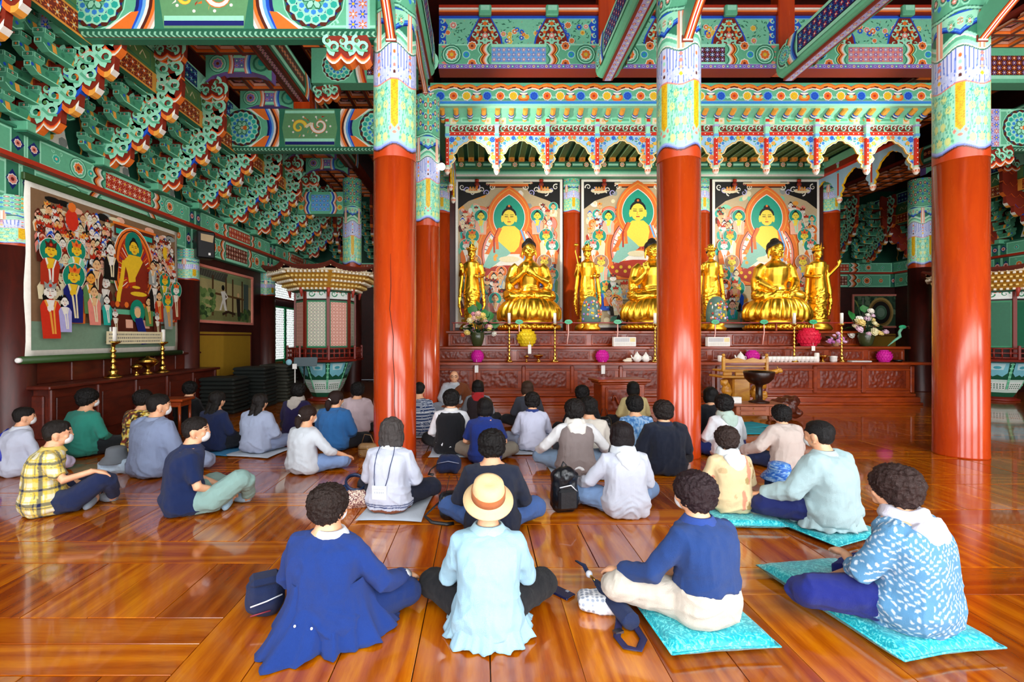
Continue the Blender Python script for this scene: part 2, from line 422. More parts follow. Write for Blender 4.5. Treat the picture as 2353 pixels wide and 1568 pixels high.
def rails(x0, x1, ys):
    for k, (a, b) in enumerate(ys):
        planks.append(((x0+x1)/2, (a+b)/2, b-a, x1-x0, 1))
        if k+1 < len(ys) and ys[k+1][0]-b > .05: run(x0, x1, b, ys[k+1][0])
cen = [(1.80+1.08*k, 2.14+1.08*k) for k in range(-3, 15)]
lef = [(0.55, .9), (1.3, 1.7), (2.19, 2.415), (2.415, 2.64)]+[(3.28+1.12*k, 3.63+1.12*k) for k in range(0, 13)]
stiles = [XA-.2, -4.0, -1.42, 2.42, 6.12, 9.85, 12.7, 15.3]
for k in range(len(stiles)-1):
    a, b = stiles[k], stiles[k+1]; wst = .34
    if k > 0:
        for yy in np.arange(-2, 17.4, 3.72): planks.append((a+wst/2, yy+1.86, wst, 3.72, 0))
    rails(a+(wst if k else 0), b, lef if k < 2 or k > 4 else cen)
def seen(p):
    x, y, wd, ln, ro = p
    if y < .9 or y > 17.4: return False
    hw = (ln if ro else wd)/2; hl = (wd if ro else ln)/2
    yy = max(y+hl, 1.2)
    return (x+hw) > -1.02*yy-.3 and (x-hw) < 1.16*yy+.3 and y+hl > 1.95
pl = [p for p in planks if seen(p)]
pl.sort(key=lambda p: -(p[2]*p[3])/max(p[1], 1)**3)
MESHP = {}
def plank_mesh(wd, ln):
    k = (round(wd, 2), round(ln, 2))
    if k not in MESHP:
        me = MB().box((0, 0, -.012), (wd-.005, ln-.005, .024), bev=.002).mesh('plank'); me.materials.append(FLOORM); MESHP[k] = me
    return MESHP[k]
rest = MB()
for i, (x, y, wd, ln, ro) in enumerate(pl):
    if i < 300:
        o = obj_of(plank_mesh(wd, ln), 'plank', flo, (x, y, rf.uniform(-.0012, .0012)), (PI/2 if ro else 0)+(PI if rf.random() < .5 else 0))
        if abs(y-(2.19+2.64)/2) < .25 and ro and x < -1.5: pass
    else: rest.box((x, y, -.012), ((ln if ro else wd)-.004, (wd if ro else ln)-.004, .024))
shown = set(pl[:300])
for p in planks:
    if p not in shown and p not in pl and -.9 < p[1] < 17.4: x, y, wd, ln, ro = p; rest.box((x, y, -.012), ((ln if ro else wd)-.004, (wd if ro else ln)-.004, .024))
ro_ = rest.build('far_planks', FLOORM, flo); tag(ro_, kind='stuff')
# ---------------------------------------------------------------- painted sleeve of the columns
def sleeve_mesh():
    nu, nv, H = 168, 290, 2.75
    u = (np.arange(nu)/nu)[None, :]; v = (np.arange(nv+1)/nv*H)[:, None]
    p = ((u*4+.5) % 1.0)-.5+v*0; h = v+3.78+u*0; ap = np.abs(p); cw = np.cos(2*PI*p)
    C = np.zeros(p.shape+(3,)); C[:] = hx('#c0400f')
    def put(mask, col): C[mask] = P[col] if isinstance(col, str) else col
    def blob(p0, h0, rp, rh, col, sym=True):
        for s_ in ((-1, 1) if sym and p0 not in (0, .5) else (1,)):
            d = ((p-s_*p0+.5) % 1)-.5; put((d/rp)**2+((h-h0)/rh)**2 < 1, col)
    mint = hx('#a9efcb'); mint2 = hx('#7fd6b0')
    hb = 3.88+.035*cw
    put(h > hb, 'br'); put(h > hb+.022, hx('#6f86d8')); put(h > hb+.042, hx('#a9bdf4')); put(h > hb+.07, mint)
    B = (h > hb+.07)
    for k in range(3):                                             # curved green fronds
        c0 = .16+.13*k; d = np.abs(ap-(c0+.10*np.sin((h-4.0)*3.6+k)))
        put(B & (d < .012), mint2); put(B & (d < .006), 'g1')
    for (a, b) in ((.27, 4.02), (.40, 4.22), (.26, 4.42), (.38, 4.58), (.48, 4.03), (.5, 4.4)):
        blob(a, b, .075, .055, hx('#d6ea8e')); blob(a, b+.006, .055, .04, hx('#e4ee9a'))
    rr = random.Random(5)
    for k in range(46):
        blob(rr.uniform(.14, .5), rr.uniform(3.98, 4.66), .016, .010, 'te'); blob(rr.uniform(.14, .5), rr.uniform(3.98, 4.66), .010, .018, 'g1')
    st = B & (ap < .105) & (h > 4.13+ap*.6)
    put(st, hx('#f0c31e')); put(st & (np.sin(p*90+np.sin(h*70)*2)*np.sin(h*95+np.cos(p*60)*2) > .35), hx('#d99a12')); put(B & (np.abs(ap-.11) < .008) & (h > 4.15), mint2)
    blob(.12, 4.13, .03, .03, 'pk2'); blob(0, 4.08, .05, .02, 'pk2')
    ht = 4.71+.035*cw
    put(h > ht, 'pk2'); put(h > ht+.018, hx('#dfe2fa')); Cc = h > ht+.018
    for k in range(5):                                             # blue drapery lines
        d = np.abs(ap-(.12+.075*k+.05*(h-4.72)*(k-1))); put(Cc & (d < .017), hx('#8fa6ee')); put(Cc & (d < .009), hx('#2f5fd0'))
    for k in range(26): blob(rr.uniform(.1, .5), rr.uniform(4.76, 4.9), .03, .022, hx('#c6d0f6'))
    for k in range(4): blob(0, 4.84+.085*k, .04, .026, ('br', 'pk2', 'g2', 'or_')[k]); blob(.5, 4.82+.085*k, .05, .026, ('ye', 'pk', 'pk2', 'pk2')[k])
    hd = 5.15+.05*cw
    put(h > hd, 'g3'); put(h > hd+.02, 'wh'); put(h > hd+.035, mint); D = h > hd+.035
    put(D & (ap > .40), 'pk'); put(D & (ap > .43), 'or_'); put(D & (ap > .47), 'wh')
    for k, (o_, cc) in enumerate(((.05, 'g1'), (.10, 'wh'), (.12, 'g2'), (.16, 'g3'))): put(D & (h > hd+.035+o_) & (ap < .40), cc)
    for o_, cc in ((0, 'nv'), (.02, 'bl'), (.045, 'lb'), (.055, 'bl'), (.075, mint)):
        hw_ = 5.34+.30*np.abs(np.sin(PI*p))*.4+o_; put((h > hw_) & D & (ap < .42) if o_ < .07 else (h > hw_) & (h < 5.62) & (ap < .42), cc)
    for k in range(6): blob(.2, 5.50, .09-.014*k, .07-.011*k, ('g1', mint, 'g3', 'g2', 'or_', 'wh')[k]); blob(0, 5.53, .07-.01*k, .05-.007*k, ('wh', 'or_', mint, 'g1', 'wh', 'pk2')[k])
    he = 5.63+.02*cw
    for o_, cc in ((0, 'g3'), (.015, 'g2'), (.045, 'g3'), (.06, 'g1')): put(h > he+o_, cc)
    for k in range(4):
        for a, b in ((.12, 5.8+.24*k), (.38, 5.9+.24*k)): blob(a, b, .11, .085, 'g2'); blob(a, b, .085, .062, 'g3'); blob(a, b, .05, .038, 'pk2'); blob(a, b, .025, .018, 'wh')
        blob(.25, 5.86+.24*k, .05, .03, 'bl'); blob(0, 5.9+.24*k, .04, .05, 'or2'); blob(.5, 5.8+.24*k, .05, .04, 'sb')
    vs = []
    for j in range(nv+1):
        for i in range(nu): t = 2*PI*i/nu-PI/2; vs.append((math.cos(t), math.sin(t), j/nv*H))
    fs = [(j*nu+i, j*nu+(i+1) % nu, (j+1)*nu+(i+1) % nu, (j+1)*nu+i) for j in range(nv) for i in range(nu)]
    me = bpy.data.meshes.new('painted_sleeve'); me.from_pydata(vs, [], fs)
    a = me.attributes.new('Col', 'FLOAT_COLOR', 'POINT'); arr = np.ones((len(vs), 4), dtype=np.float32); arr[:, :3] = C.reshape(-1, 3)
    a.data.foreach_set('color', arr.ravel()); me.polygons.foreach_set('use_smooth', [True]*len(fs)); me.update(); me.materials.append(GLOSSP)
    return me
SLEEVE = sleeve_mesh()
_cyl = {}
def cyl_mesh(r, h, mat):
    k = (round(r, 3), round(h, 3), mat.name)
    if k not in _cyl:
        me = MB().lathe([(r*1.012, 0), (r*1.012, .02), (r, .10), (r, h)], 56).mesh('shaft'); me.materials.append(mat); _cyl[k] = me
    return _cyl[k]
def column(x, y, label, hb=3.86, sc=1.0, r=.276, mat=None, rot=0.0, name='wooden_column'):
    t = empty(name, (x, y, 0), 0, label, 'column')
    obj_of(cyl_mesh(r, hb+.02, mat or REDW), 'shaft', t)
    s_ = obj_of(SLEEVE, 'painted_sleeve', t, (0, 0, hb-.02), rot); s_.scale = (r*1.004, r*1.004, sc)
    return t
c1 = column(X1, Y1, 'tall red column with a long vertical crack, left of the altar', rot=.15)
column(X2, Y1, 'tall red column in front of the middle Buddha', rot=.5, r=.27)
column(X3, Y1, 'thick red column at the right with a bright broad reflection', rot=.78)
c4 = column(X1, Y2, 'red column just behind the cracked front column', hb=3.86, sc=.98, r=.268, rot=.2)
column(X4, Y2, 'red column hidden behind the rightmost front column', hb=3.86, sc=.98, r=.268)
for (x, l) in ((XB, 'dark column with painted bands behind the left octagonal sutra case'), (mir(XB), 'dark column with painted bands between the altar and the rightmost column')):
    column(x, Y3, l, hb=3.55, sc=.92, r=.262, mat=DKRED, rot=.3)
for x, l in ((X1, 'red altar column left of the left altar painting'), (X2, 'red altar column between the left and middle altar paintings'),
             (X3, 'red altar column between the middle and right altar paintings'), (X4, 'red altar column right of the right altar painting')):
    column(x, Y3+.05, l, hb=5.1, sc=.44, r=.265, rot=.1)
for nm_, par, pts in (('crack', c1, [(-.02, 2.6), (-.015, 2.2), (-.03, 1.9), (.015, 1.55), (.01, 1.3), (.03, 1.0), (.025, .7), (.05, .4)]), ('crack', c4, [(.06, 3.7), (.05, 3.1), (.065, 2.6), (.07, 2.0), (.05, 1.5)])):
    mbk = MB(); rr_ = .2765 if par is c1 else .2685
    q = [(math.sin(a)*rr_, -math.cos(a)*rr_, z) for a, z in ((u/ .27+ (0.05 if par is c1 else .2), z) for u, z in pts)]
    mbk.tube(q, [.002]+[.004]*(len(q)-2)+[.002], 5, hx('#2a0c06')); mbk.build('crack', plain('crack_dark', '#240a05', .8), par)
# carved tongues under the beam ends on the columns' camera side
def tongue(par, h0, ln=1.15, rise=1.0, w_=.12, tag_='carved_tongue'):
    mb = MB(); n = 10; cols = ('rd', 'or_', 'wh', 'rd3', 'wh', 'or_', 'rd')
    for k in range(7):
        x0, x1 = -w_/2+w_*k/7, -w_/2+w_*(k+1)/7
        for i in range(n):
            t0, t1 = i/n, (i+1)/n
            f = lambda t: (-.26-ln*t, h0+rise*t**1.25+.03*math.sin(t*9))
            (ya, za), (yb, zb) = f(t0), f(t1); mb.add([(x0, ya, za), (x1, ya, za), (x1, yb, zb), (x0, yb, zb)], [(0, 3, 2, 1)], P[cols[k]], True)
    for sx in (-1, 1):
        for i in range(n):
            t0, t1 = i/n, (i+1)/n; (ya, za), (yb, zb) = f(t0), f(t1); x = sx*w_/2
            mb.add([(x, ya, za), (x, yb, zb), (x, yb, zb+.35), (x, ya, za+.30)], [(0, 1, 2, 3) if sx > 0 else (3, 2, 1, 0)], P['g1'])
    mb.box((0, -.262-.012, h0+.03), (w_, .03, .06), P['wh']); mb.box((0, -.262-.006, h0+.03), (w_*1.15, .03, .085), P['rd'])
    return mb.build(tag_, GLOSSP, par)
for o in bpy.data.objects:
    if o.get('category') == 'column' and abs(o.location.y-Y1) < .01: tongue(o, 5.28)
tongue(c4, 5.62+.9, 1.6, .25, .10)
# ---------------------------------------------------------------- beams
def face_beam(L, H, short=False, seed=0):
    """painted face of a beam, origin at its lower left corner"""
    c = Vec(); c.rect(0, 0, L, H, 'g1'); c.l = 1
    c.rect(0, H*.03, L, H*.07, 'g2'); c.rect(0, H*.93, L, H*.97, 'g2')
    for d, x in ((1, 0.0), (-1, L)):
        s_ = lambda a: x+d*a
        q = lambda a, b: (min(s_(a), s_(b)), max(s_(a), s_(b)))
        a, b = q(.10, .34); c.rect(a-.03, 0, b+.03, H, 'g2'); c.l = 2; m_lattice(c, a, 0, b, H, 'lv', 'bl', 'ye', 'or_', .13, 0); c.l = 1
        r = min(H*.46, .36)
        c.circ(s_(.42+r), H/2, r*1.10, 'g2', 18, dl=1); c.circ(s_(.42+r), H/2, r*1.06, 'g3', 18, dl=2); c.l = 4; m_medal(c, s_(.42+r), H/2, r); c.l = 1
        for sy in (.1, .9): c.spiral(s_(.42+.12), H*sy, .07, 1.2, .03, 'g2', 0, 1, dl=1); c.spiral(s_(.42+2*r-.05), H*sy, .07, 1.2, .03, 'g2', 0, -1, dl=1)
        m_chevron(c, s_(.46+2*r), 0, H, .42, d, dl=2, n=1)
        for yy, sg in ((0, 1), (H, -1)): c.poly([(s_(.40+1.5*r), yy), (s_(.52+2*r), yy), (s_(.62+2*r), yy+sg*H*.30), (s_(.50+2*r), yy+sg*H*.28)], 'or_', 3); c.poly([(s_(.36+1.5*r), yy), (s_(.42+1.5*r), yy), (s_(.54+2*r), yy+sg*H*.30), (s_(.50+2*r), yy+sg*H*.28)], 'wh', 4)
    r = min(H*.46, .36); a, b = .46+2*r+.48, L-(.46+2*r+.48)
    if b-a > .3:
        c.l = 8; c.rect(a-.12, H*.0, b+.12, H, 'g3'); c.l = 9
        c.poly([(a-.06, H*.5), (a, H*.98), (b, H*.98), (b+.06, H*.5), (b, H*.02), (a, H*.02)], hx('#6aa36e')); c.l = 10
        c.rect(a, H*.06, b, H*.14, 'nv'); c.rect(a, H*.14, b, H*.22, 'g2'); c.rect(a, H*.88, b, H*.95, 'g2'); c.l = 11
        mx_, my_ = (a+b)/2, H*.54                                     # a curling cloud with flames
        c.spiral(mx_+.20, my_+.02, .17, 1.3, .085, 'or_', PI*.9, 1, n=22); c.spiral(mx_+.20, my_+.02, .17, 1.3, .06, 'wh', PI*.9, 1, n=22, dl=1)
        c.spiral(mx_-.22, my_-.02, .15, 1.2, .08, 'or2', 0, 1, n=20); c.spiral(mx_-.22, my_-.02, .15, 1.2, .055, 'ye2', 0, 1, n=20, dl=1)
        c.stroke([(mx_-.08, my_-.02), (mx_-.02, my_+.03), (mx_+.04, my_+.06)], .055, 'cr', 2)
        rr = random.Random(seed)
        for k in range(16):
            x, y = rr.uniform(a+.1, b-.1), my_+rr.uniform(-.22, .26)*H; t = rr.uniform(0, 6.28); l = .07
            c.poly([(x, y-.018), (x+l*math.cos(t), y+l*math.sin(t)), (x, y+.018)], ('or_', 'or2', 'rd2', 'wh')[k % 4])
        for k in range(10): t = k*.63; c.circ(mx_+.28*math.cos(t)*1.5, my_+.2*math.sin(t), .022, 'wh', 7)
    return c
def wide_beam(name, x0, x1, yf, z0, H, D, label, seed=0, arch=0.0):
    """a beam across the hall; its painted face looks at the camera"""
    t = empty(name, ((x0+x1)/2, yf+D/2, z0), 0, label, 'beam'); L = x1-x0
    MB().box((0, 0, H/2), (L, D, H), P['g1'], bev=.02).build('timber', PAINT, t)
    face_beam(L, H, seed=seed).build('painted_face', (-L/2, -D/2-.0005, 0), parent=t)
    c = Vec(); c.rect(0, 0, L, .085, 'g3'); n = int(L/.07)
    for k in range(n):
        x = (k+.5)*L/n
        for s_ in (-1, 1): c.l = 1; c.poly([(x-.028, .0425), (x+.0, .0425+s_*.036), (x+.03, .0425+s_*.036), (x, .0425)], 'g2')
    c.rect(0, 0, L, .006, 'rd', 1)
    o = MB(); o.add([(-L/2, -D/2-.02, 0), (L/2, -D/2-.02, 0), (L/2, -D/2+.10, -.06), (-L/2, -D/2+.10, -.06), (-L/2, D/2, -.06), (L/2, D/2, -.06)], [(0, 3, 2, 1), (3, 4, 5, 2)], P['g3']); c.mbuild(o, (-L/2, -D/2+.075, -.052), Vector((1, 0, 0)), Vector((0, -.092, .046))/.103); o.build('braided_moulding', PAINT, t)
    return t
BEAMH = .78
AISLE = [('left', lambda x: x), ('right', mir)]
for side, fx in AISLE:
    for nm_, yy in (('front', Y1), ('second', Y2)):
        if side == 'right' and nm_ == 'front': continue
        a, b = sorted((fx(XA+.55), fx(X1-.2)))
        wide_beam('painted_crossbeam', a, b, yy-.26, 5.43, BEAMH, .22,
                  'big painted crossbeam at the top left with a pearl-and-flame panel' if nm_ == 'front' else
                  ('painted crossbeam with a cloud-and-flame panel behind the cracked column' if side == 'left' else 'painted crossbeam with a lotus medallion right of the rightmost column'), seed=len(nm_))
    a, b = sorted((fx(XA+1.0), fx(XB-.2)))
    t = empty('painted_crossbeam', ((a+b)/2, Y3, 5.05), 0, 'short crossbeam with a blue lattice panel left of the column behind the sutra case' if side == 'left' else 'short crossbeam with a blue lattice panel at the far right', 'beam')
    L = b-a; MB().box((0, 0, .31), (L, .36, .62), P['g1'], bev=.02).build('timber', PAINT, t)
    c = Vec(); c.rect(0, 0, L, .62, 'g1'); c.l = 1; m_lattice(c, L*.3, .08, L*.7, .54, 'lb', 'te', 'pk2', 'bl', .11)
    for d, x in ((-1, L*.3), (1, L*.7)): m_chevron(c, x, 0, .62, L*.14, d, ('g2', 'lb', 'bl', 'nv', 'wh', 'pk', 'or_', 'g3'), 1, 2)
    for x in (L*.08, L*.92): m_flower(c, x, .42, .09, 'or_', 'wh', 'ye', 8, 1); m_flower(c, x, .18, .09, 'ye', 'g2', 'or_', 8, 1)
    c.build('painted_face', (-L/2, -.182, 0), parent=t)
# carved scroll shape (green curls, orange-white lower edge) -----------------
def curl_edge(n, l, amp):             # scalloped lower edge
    q = []
    for i in range(n):
        for k in range(5): t = k/5; q.append(((i+t)*l/n, -amp*math.sin(PI*t)+0.0))
    q.append((l, 0)); return q
def scroll_plate(l, h, n=3, thick=.10, U=(1, 0, 0), W=(0, 0, 1), O=(0, 0, 0), mb=None, rising=.0, hue=0, both=False):
    """a carved arm of length l: red board, green curls proud on it, banded scallops below"""
    mb = mb or MB(); O, U, W = Vector(O), Vector(U), Vector(W); N = U.cross(W)
    e = curl_edge(n, l, h*.20); e = [(u, w+rising*(u/l)**1.5) for u, w in e]
    top = [(u, w_) for u, w_ in ((l*1.02, h*.45+rising), (l*.92, h*.78+rising), (l*.6, h*.75+rising*.5), (0, h*.75))]
    mb.ext(e+top, -thick/2, thick/2, O, U, W, P['rd'], P['rd'])
    bands = (('wh', .020), ('pk', .016), ('or_', .020), ('rd3', .016)) if hue == 0 else (('bl', .02), ('lb', .012), ('or2', .024), ('or_', .02))
    off = 0
    for kx, (cc, wd) in enumerate(bands):
        a = [(u, w_-.02+off) for u, w_ in e]; b = [(u, w_-.02+off+wd) for u, w_ in e]; d = thick/2+.012-.002*kx
        for i in range(len(e)-1):
            c_ = cc
            if hue: c_ = ('bl', 'or_', 'or2', 'wh')[(i//2) % 4]
            q = [a[i], a[i+1], b[i+1], b[i]]
            mb.add([O+U*u+W*v+N*d for u, v in q], [(0, 1, 2, 3)], P[c_])
            if kx == 0: mb.add([O+U*u+W*v+N*s_ for s_ in (d, -d) for u, v in (a[i], a[i+1])], [(0, 2, 3, 1)], P['or_' if not hue else c_])
        off += wd
    c = Vec(.004); rr = h*.25
    for i in range(n):
        x = (i+.55)*l/n; y = h*.34+rising*(x/l)**1.5
        c.l = 2; c.spiral(x, y, rr, 1.25, rr*.62, 'g2', -PI/2, 1 if i % 2 else -1, n=14); c.l = 3; c.circ(x, y, rr*.28, 'g3', 7)
        c.l = 1; c.spiral(x-l/n*.45, y+rr*.9, rr*.75, 1.1, rr*.5, 'g2', PI/2, -1 if i % 2 else 1, n=12); c.circ(x-l/n*.45, y+rr*.9, rr*.24, 'olive', 6, dl=1)
        c.l = 4; c.stroke([(x-l/n*.6, y+rr*.2), (x-l/n*.2, y-rr*.5), (x+rr*.6, y-rr*.6)], rr*.30, 'g1')
    c.mbuild(mb, O+N*thick/2, U, W)
    return mb
for side, fx in AISLE:                # carved brackets where the crossbeams meet the columns
    for yy in (Y1, Y2):
        if side == 'right' and yy == Y1: continue
        s_ = 1 if side == 'left' else -1
        x = fx(X1-.26)
        mb = scroll_plate(.55, .36, 3, .12, (-1*s_, 0, 0), (0, 0, 1), (0, 0, 0), rising=.12) if s_ < 0 else scroll_plate(.55, .36, 3, .12, (1, 0, 0), (0, 0, 1), (-.55, 0, 0))
        o = mb.build('carved_beam_bracket', PAINT); o.location = (x, yy-.22, 5.07); tag(o, '%s carved green scroll bracket under the %s crossbeam' % ('orange-edged', ('big top left' if yy == Y1 else 'second left') if side == 'left' else 'right-hand'), 'bracket')
# ---------------------------------------------------------------- bracket sets on the side walls
TIPS = [(.42, 4.30), (.66, 4.52), (.92, 4.76), (1.12, 5.00), (1.22, 5.28), (1.22, 5.58), (1.26, 5.90)]
TIERS = []
for i, (p, h) in enumerate(TIPS):
    lead = .66 if i < 5 else .38
    TIERS.append(('slant', p, h, scroll_plate(lead, .46, 2 if lead < .4 else 3, .08, (1, 0, 0), (0, 0, 1), (p-lead+.17, 0, 0), rising=.07, hue=1 if 1 <= i <= 3 else 0).box(((p-lead)/2, 0, .09), (p-lead, .10, .14), P['rd']).mesh('carved_arm')))
    TIERS[-1][3].materials.append(PAINT)
def cross_arm_mesh(i):
    ln = 1.02 if i % 2 else .86; mb = MB(); h = .13
    e = [(-ln/2, .06), (-ln/2, .13), (ln/2, .13), (ln/2, .06), (ln/2-.10, .0), (-ln/2+.10, .0)]
    mb.ext(e, -.05, .05, (0, 0, 0), (0, 1, 0), (0, 0, 1), P['ga'], P['gb'])
    c = Vec(); c.stroke([(-ln/2+.02, .07), (-ln/2+.1, .015), (ln/2-.1, .015), (ln/2-.02, .07)], .014, 'g2')
    c.poly([(-.09, .02), (.09, .02), (.05, .125), (-.05, .125)], 'or2', 1); c.poly([(-.05, .02), (.05, .02), (.02, .12), (-.02, .12)], 'pk', 2)
    for s_ in (-1, 1): c.poly([(s_*.30, .03), (s_*.36, .03), (s_*.38, .12), (s_*.32, .12)], 'or2', 1); c.circ(s_*.22, .07, .03, 'g3', 7, dl=1); c.circ(s_*.42, .09, .022, 'bl', 6, dl=1)
    c.mbuild(mb, (.05, 0, 0), (0, 1, 0), (0, 0, 1))
    d = Vec(); d.rect(-.045, .065, .045, .125, 'g2'); d.rect(-.03, .075, .03, .115, 'g3', 1); d.circ(0, .095, .014, 'or_', 6, dl=2)
    d.mbuild(mb, (0, -ln/2, 0), (1, 0, 0), (0, 0, 1))
    me = mb.mesh('cross_arm'); me.materials.append(PAINT); return me, ln
CROSS = [cross_arm_mesh(0), cross_arm_mesh(1)]
def block_mesh():
    mb = MB(); s_ = .075
    for (z0, z1, a, b) in ((0, .05, .052, s_), (.05, .115, s_, s_)):
        mb.add([(x*r, y*r, z) for z, r in ((z0, a), (z1, b)) for x, y in ((-1, -1), (1, -1), (1, 1), (-1, 1))], [(3, 2, 1, 0), (4, 5, 6, 7), (0, 1, 5, 4), (1, 2, 6, 5), (2, 3, 7, 6), (3, 0, 4, 7)], P['gb'])
    for O, U in (((0, -s_, 0), (1, 0, 0)), ((s_, 0, 0), (0, 1, 0))):
        c = Vec(); c.rect(-.068, .055, .068, .11, 'g2'); c.rect(-.058, .060, .058, .105, 'ga', 1); c.rect(-.028, .066, .028, .10, 'g3', 2); c.circ(0, .083, .015, 'pk', 6, dl=3); c.circ(0, .083, .007, 'rd', 5, dl=4); c.mbuild(mb, O, U, (0, 0, 1))
    me = mb.mesh('bearing_block'); me.materials.append(PAINT); return me
BLOCK = block_mesh()
def bracket_set(x, y, rz, label, tiers=7, skip_arm=False):
    t = empty('bracket_set', (x, y, 0), rz, label, 'roof bracket')
    b0 = MB().box((.12, 0, 4.27), (.3, .34, .12), P['g1'], bev=.01).box((.12, 0, 4.22), (.24, .28, .05), P['g3']); b0.build('capital_block', PAINT, t)
    for i, (k, p, h, me) in enumerate(TIERS[:tiers]):
        obj_of(me, 'carved_arm', t, (0, 0, h))
        cm, ln = CROSS[i % 2]
        a = obj_of(cm, 'cross_arm', t, (max(p-.40, .14), 0, h+.06))
        for yy in (-ln/2+.08, 0, ln/2-.08): obj_of(BLOCK, 'bearing_block', a, (0, yy, .13))
        if i >= 2:                                            # a second row of arms further back
            a = obj_of(CROSS[(i+1) % 2][0], 'cross_arm', t, (p-.74, 0, h+.06))
            for yy in (-.38, 0, .38): obj_of(BLOCK, 'bearing_block', a, (0, yy, .13))
    return t
SP = (Y2-Y1)/3
SETY = [Y1-SP+SP*k for k in range(0, 10)]
for k, y in enumerate(SETY):
    bracket_set(XA+.12, y, 0, 'carved green roof bracket set on the left wall, %s from the camera' % ORD[k])
for k, y in enumerate(SETY):
    if y > 6.0: bracket_set(mir(XA+.12), y, PI, 'carved green roof bracket set on the right wall, %s from the far corner' % ORD[len(SETY)-1-k])
for side, fx in AISLE:
    xs = [XA+1.3+1.24*k for k in range(4)] if side == 'left' else [mir(XA+1.3+1.24*k) for k in range(4)]
    for k, x in enumerate(xs):
        bracket_set(x, Y4-.12, -PI/2, 'carved green roof bracket set on the far wall at the %s, %s from the corner' % (side, ORD[k]))
# ---------------------------------------------------------------- side and far walls
def wall_band(name, L, y0, H, parent, O, U, kind):
    c = Vec(); c.rect(0, 0, L, H, 'g1'); c.l = 1
    c.rect(0, H*.02, L, H*.08, 'g2'); c.rect(0, H*.92, L, H*.98, 'g2')
    a, b = L*.36, L*.64
    m_lattice(c, a, H*.14, b, H*.86, 'rd2' if kind else 'br', 'pk2', 'ye' if kind else 'te', 'pk', .11, 1); c.rect(a, H*.86, b, H*.92, 'g2', 2); c.rect(a, H*.08, b, H*.14, 'g2', 2)
    for d, x in ((-1, a), (1, b)): m_chevron(c, x, 0, H, L*.06, d, ('g3', 'wh', 'pk', 'or_', 'br', 'g2'), 3, 2)
    for x in (L*.22, L*.78): c.circ(x, H/2, H*.46, 'g3', 14, dl=1); c.circ(x, H/2, H*.42, 'g2', 14, dl=2); c.circ(x, H/2, H*.36, 'g1', 14, dl=3); m_flower(c, x, H/2, H*.28, 'or_', 'wh', 'rd', 8, 4)
    for x in (L*.12, L*.88, L*.28, L*.72): m_flower(c, x, H*.5, H*.2, ('or_', 'te')[kind], 'g2', 'pk', 8, 4)
    for x in (L*.03, L*.97):
        c.rect(x-L*.028, 0, x+L*.028, H, 'g2', 1); c.rect(x-L*.022, 0, x+L*.022, H, 'g3', 2); c.poly([(x-.09, H/2), (x, H*.2), (x+.09, H/2), (x, H*.8)], 'nv', 3); m_flower(c, x, H/2, H*.16, 'pk2', 'wh', 'rd', 8, 4)
    for k in range(26): xx = R.uniform(.1, L-.1); c.spiral(xx, H*R.choice((.2, .8)), .03, 1.1, .014, 'g2', R.uniform(0, 6), 1, n=8, dl=1) if not (a < xx < b) else None
    c.build(name, O, U, (0, 0, 1), parent)
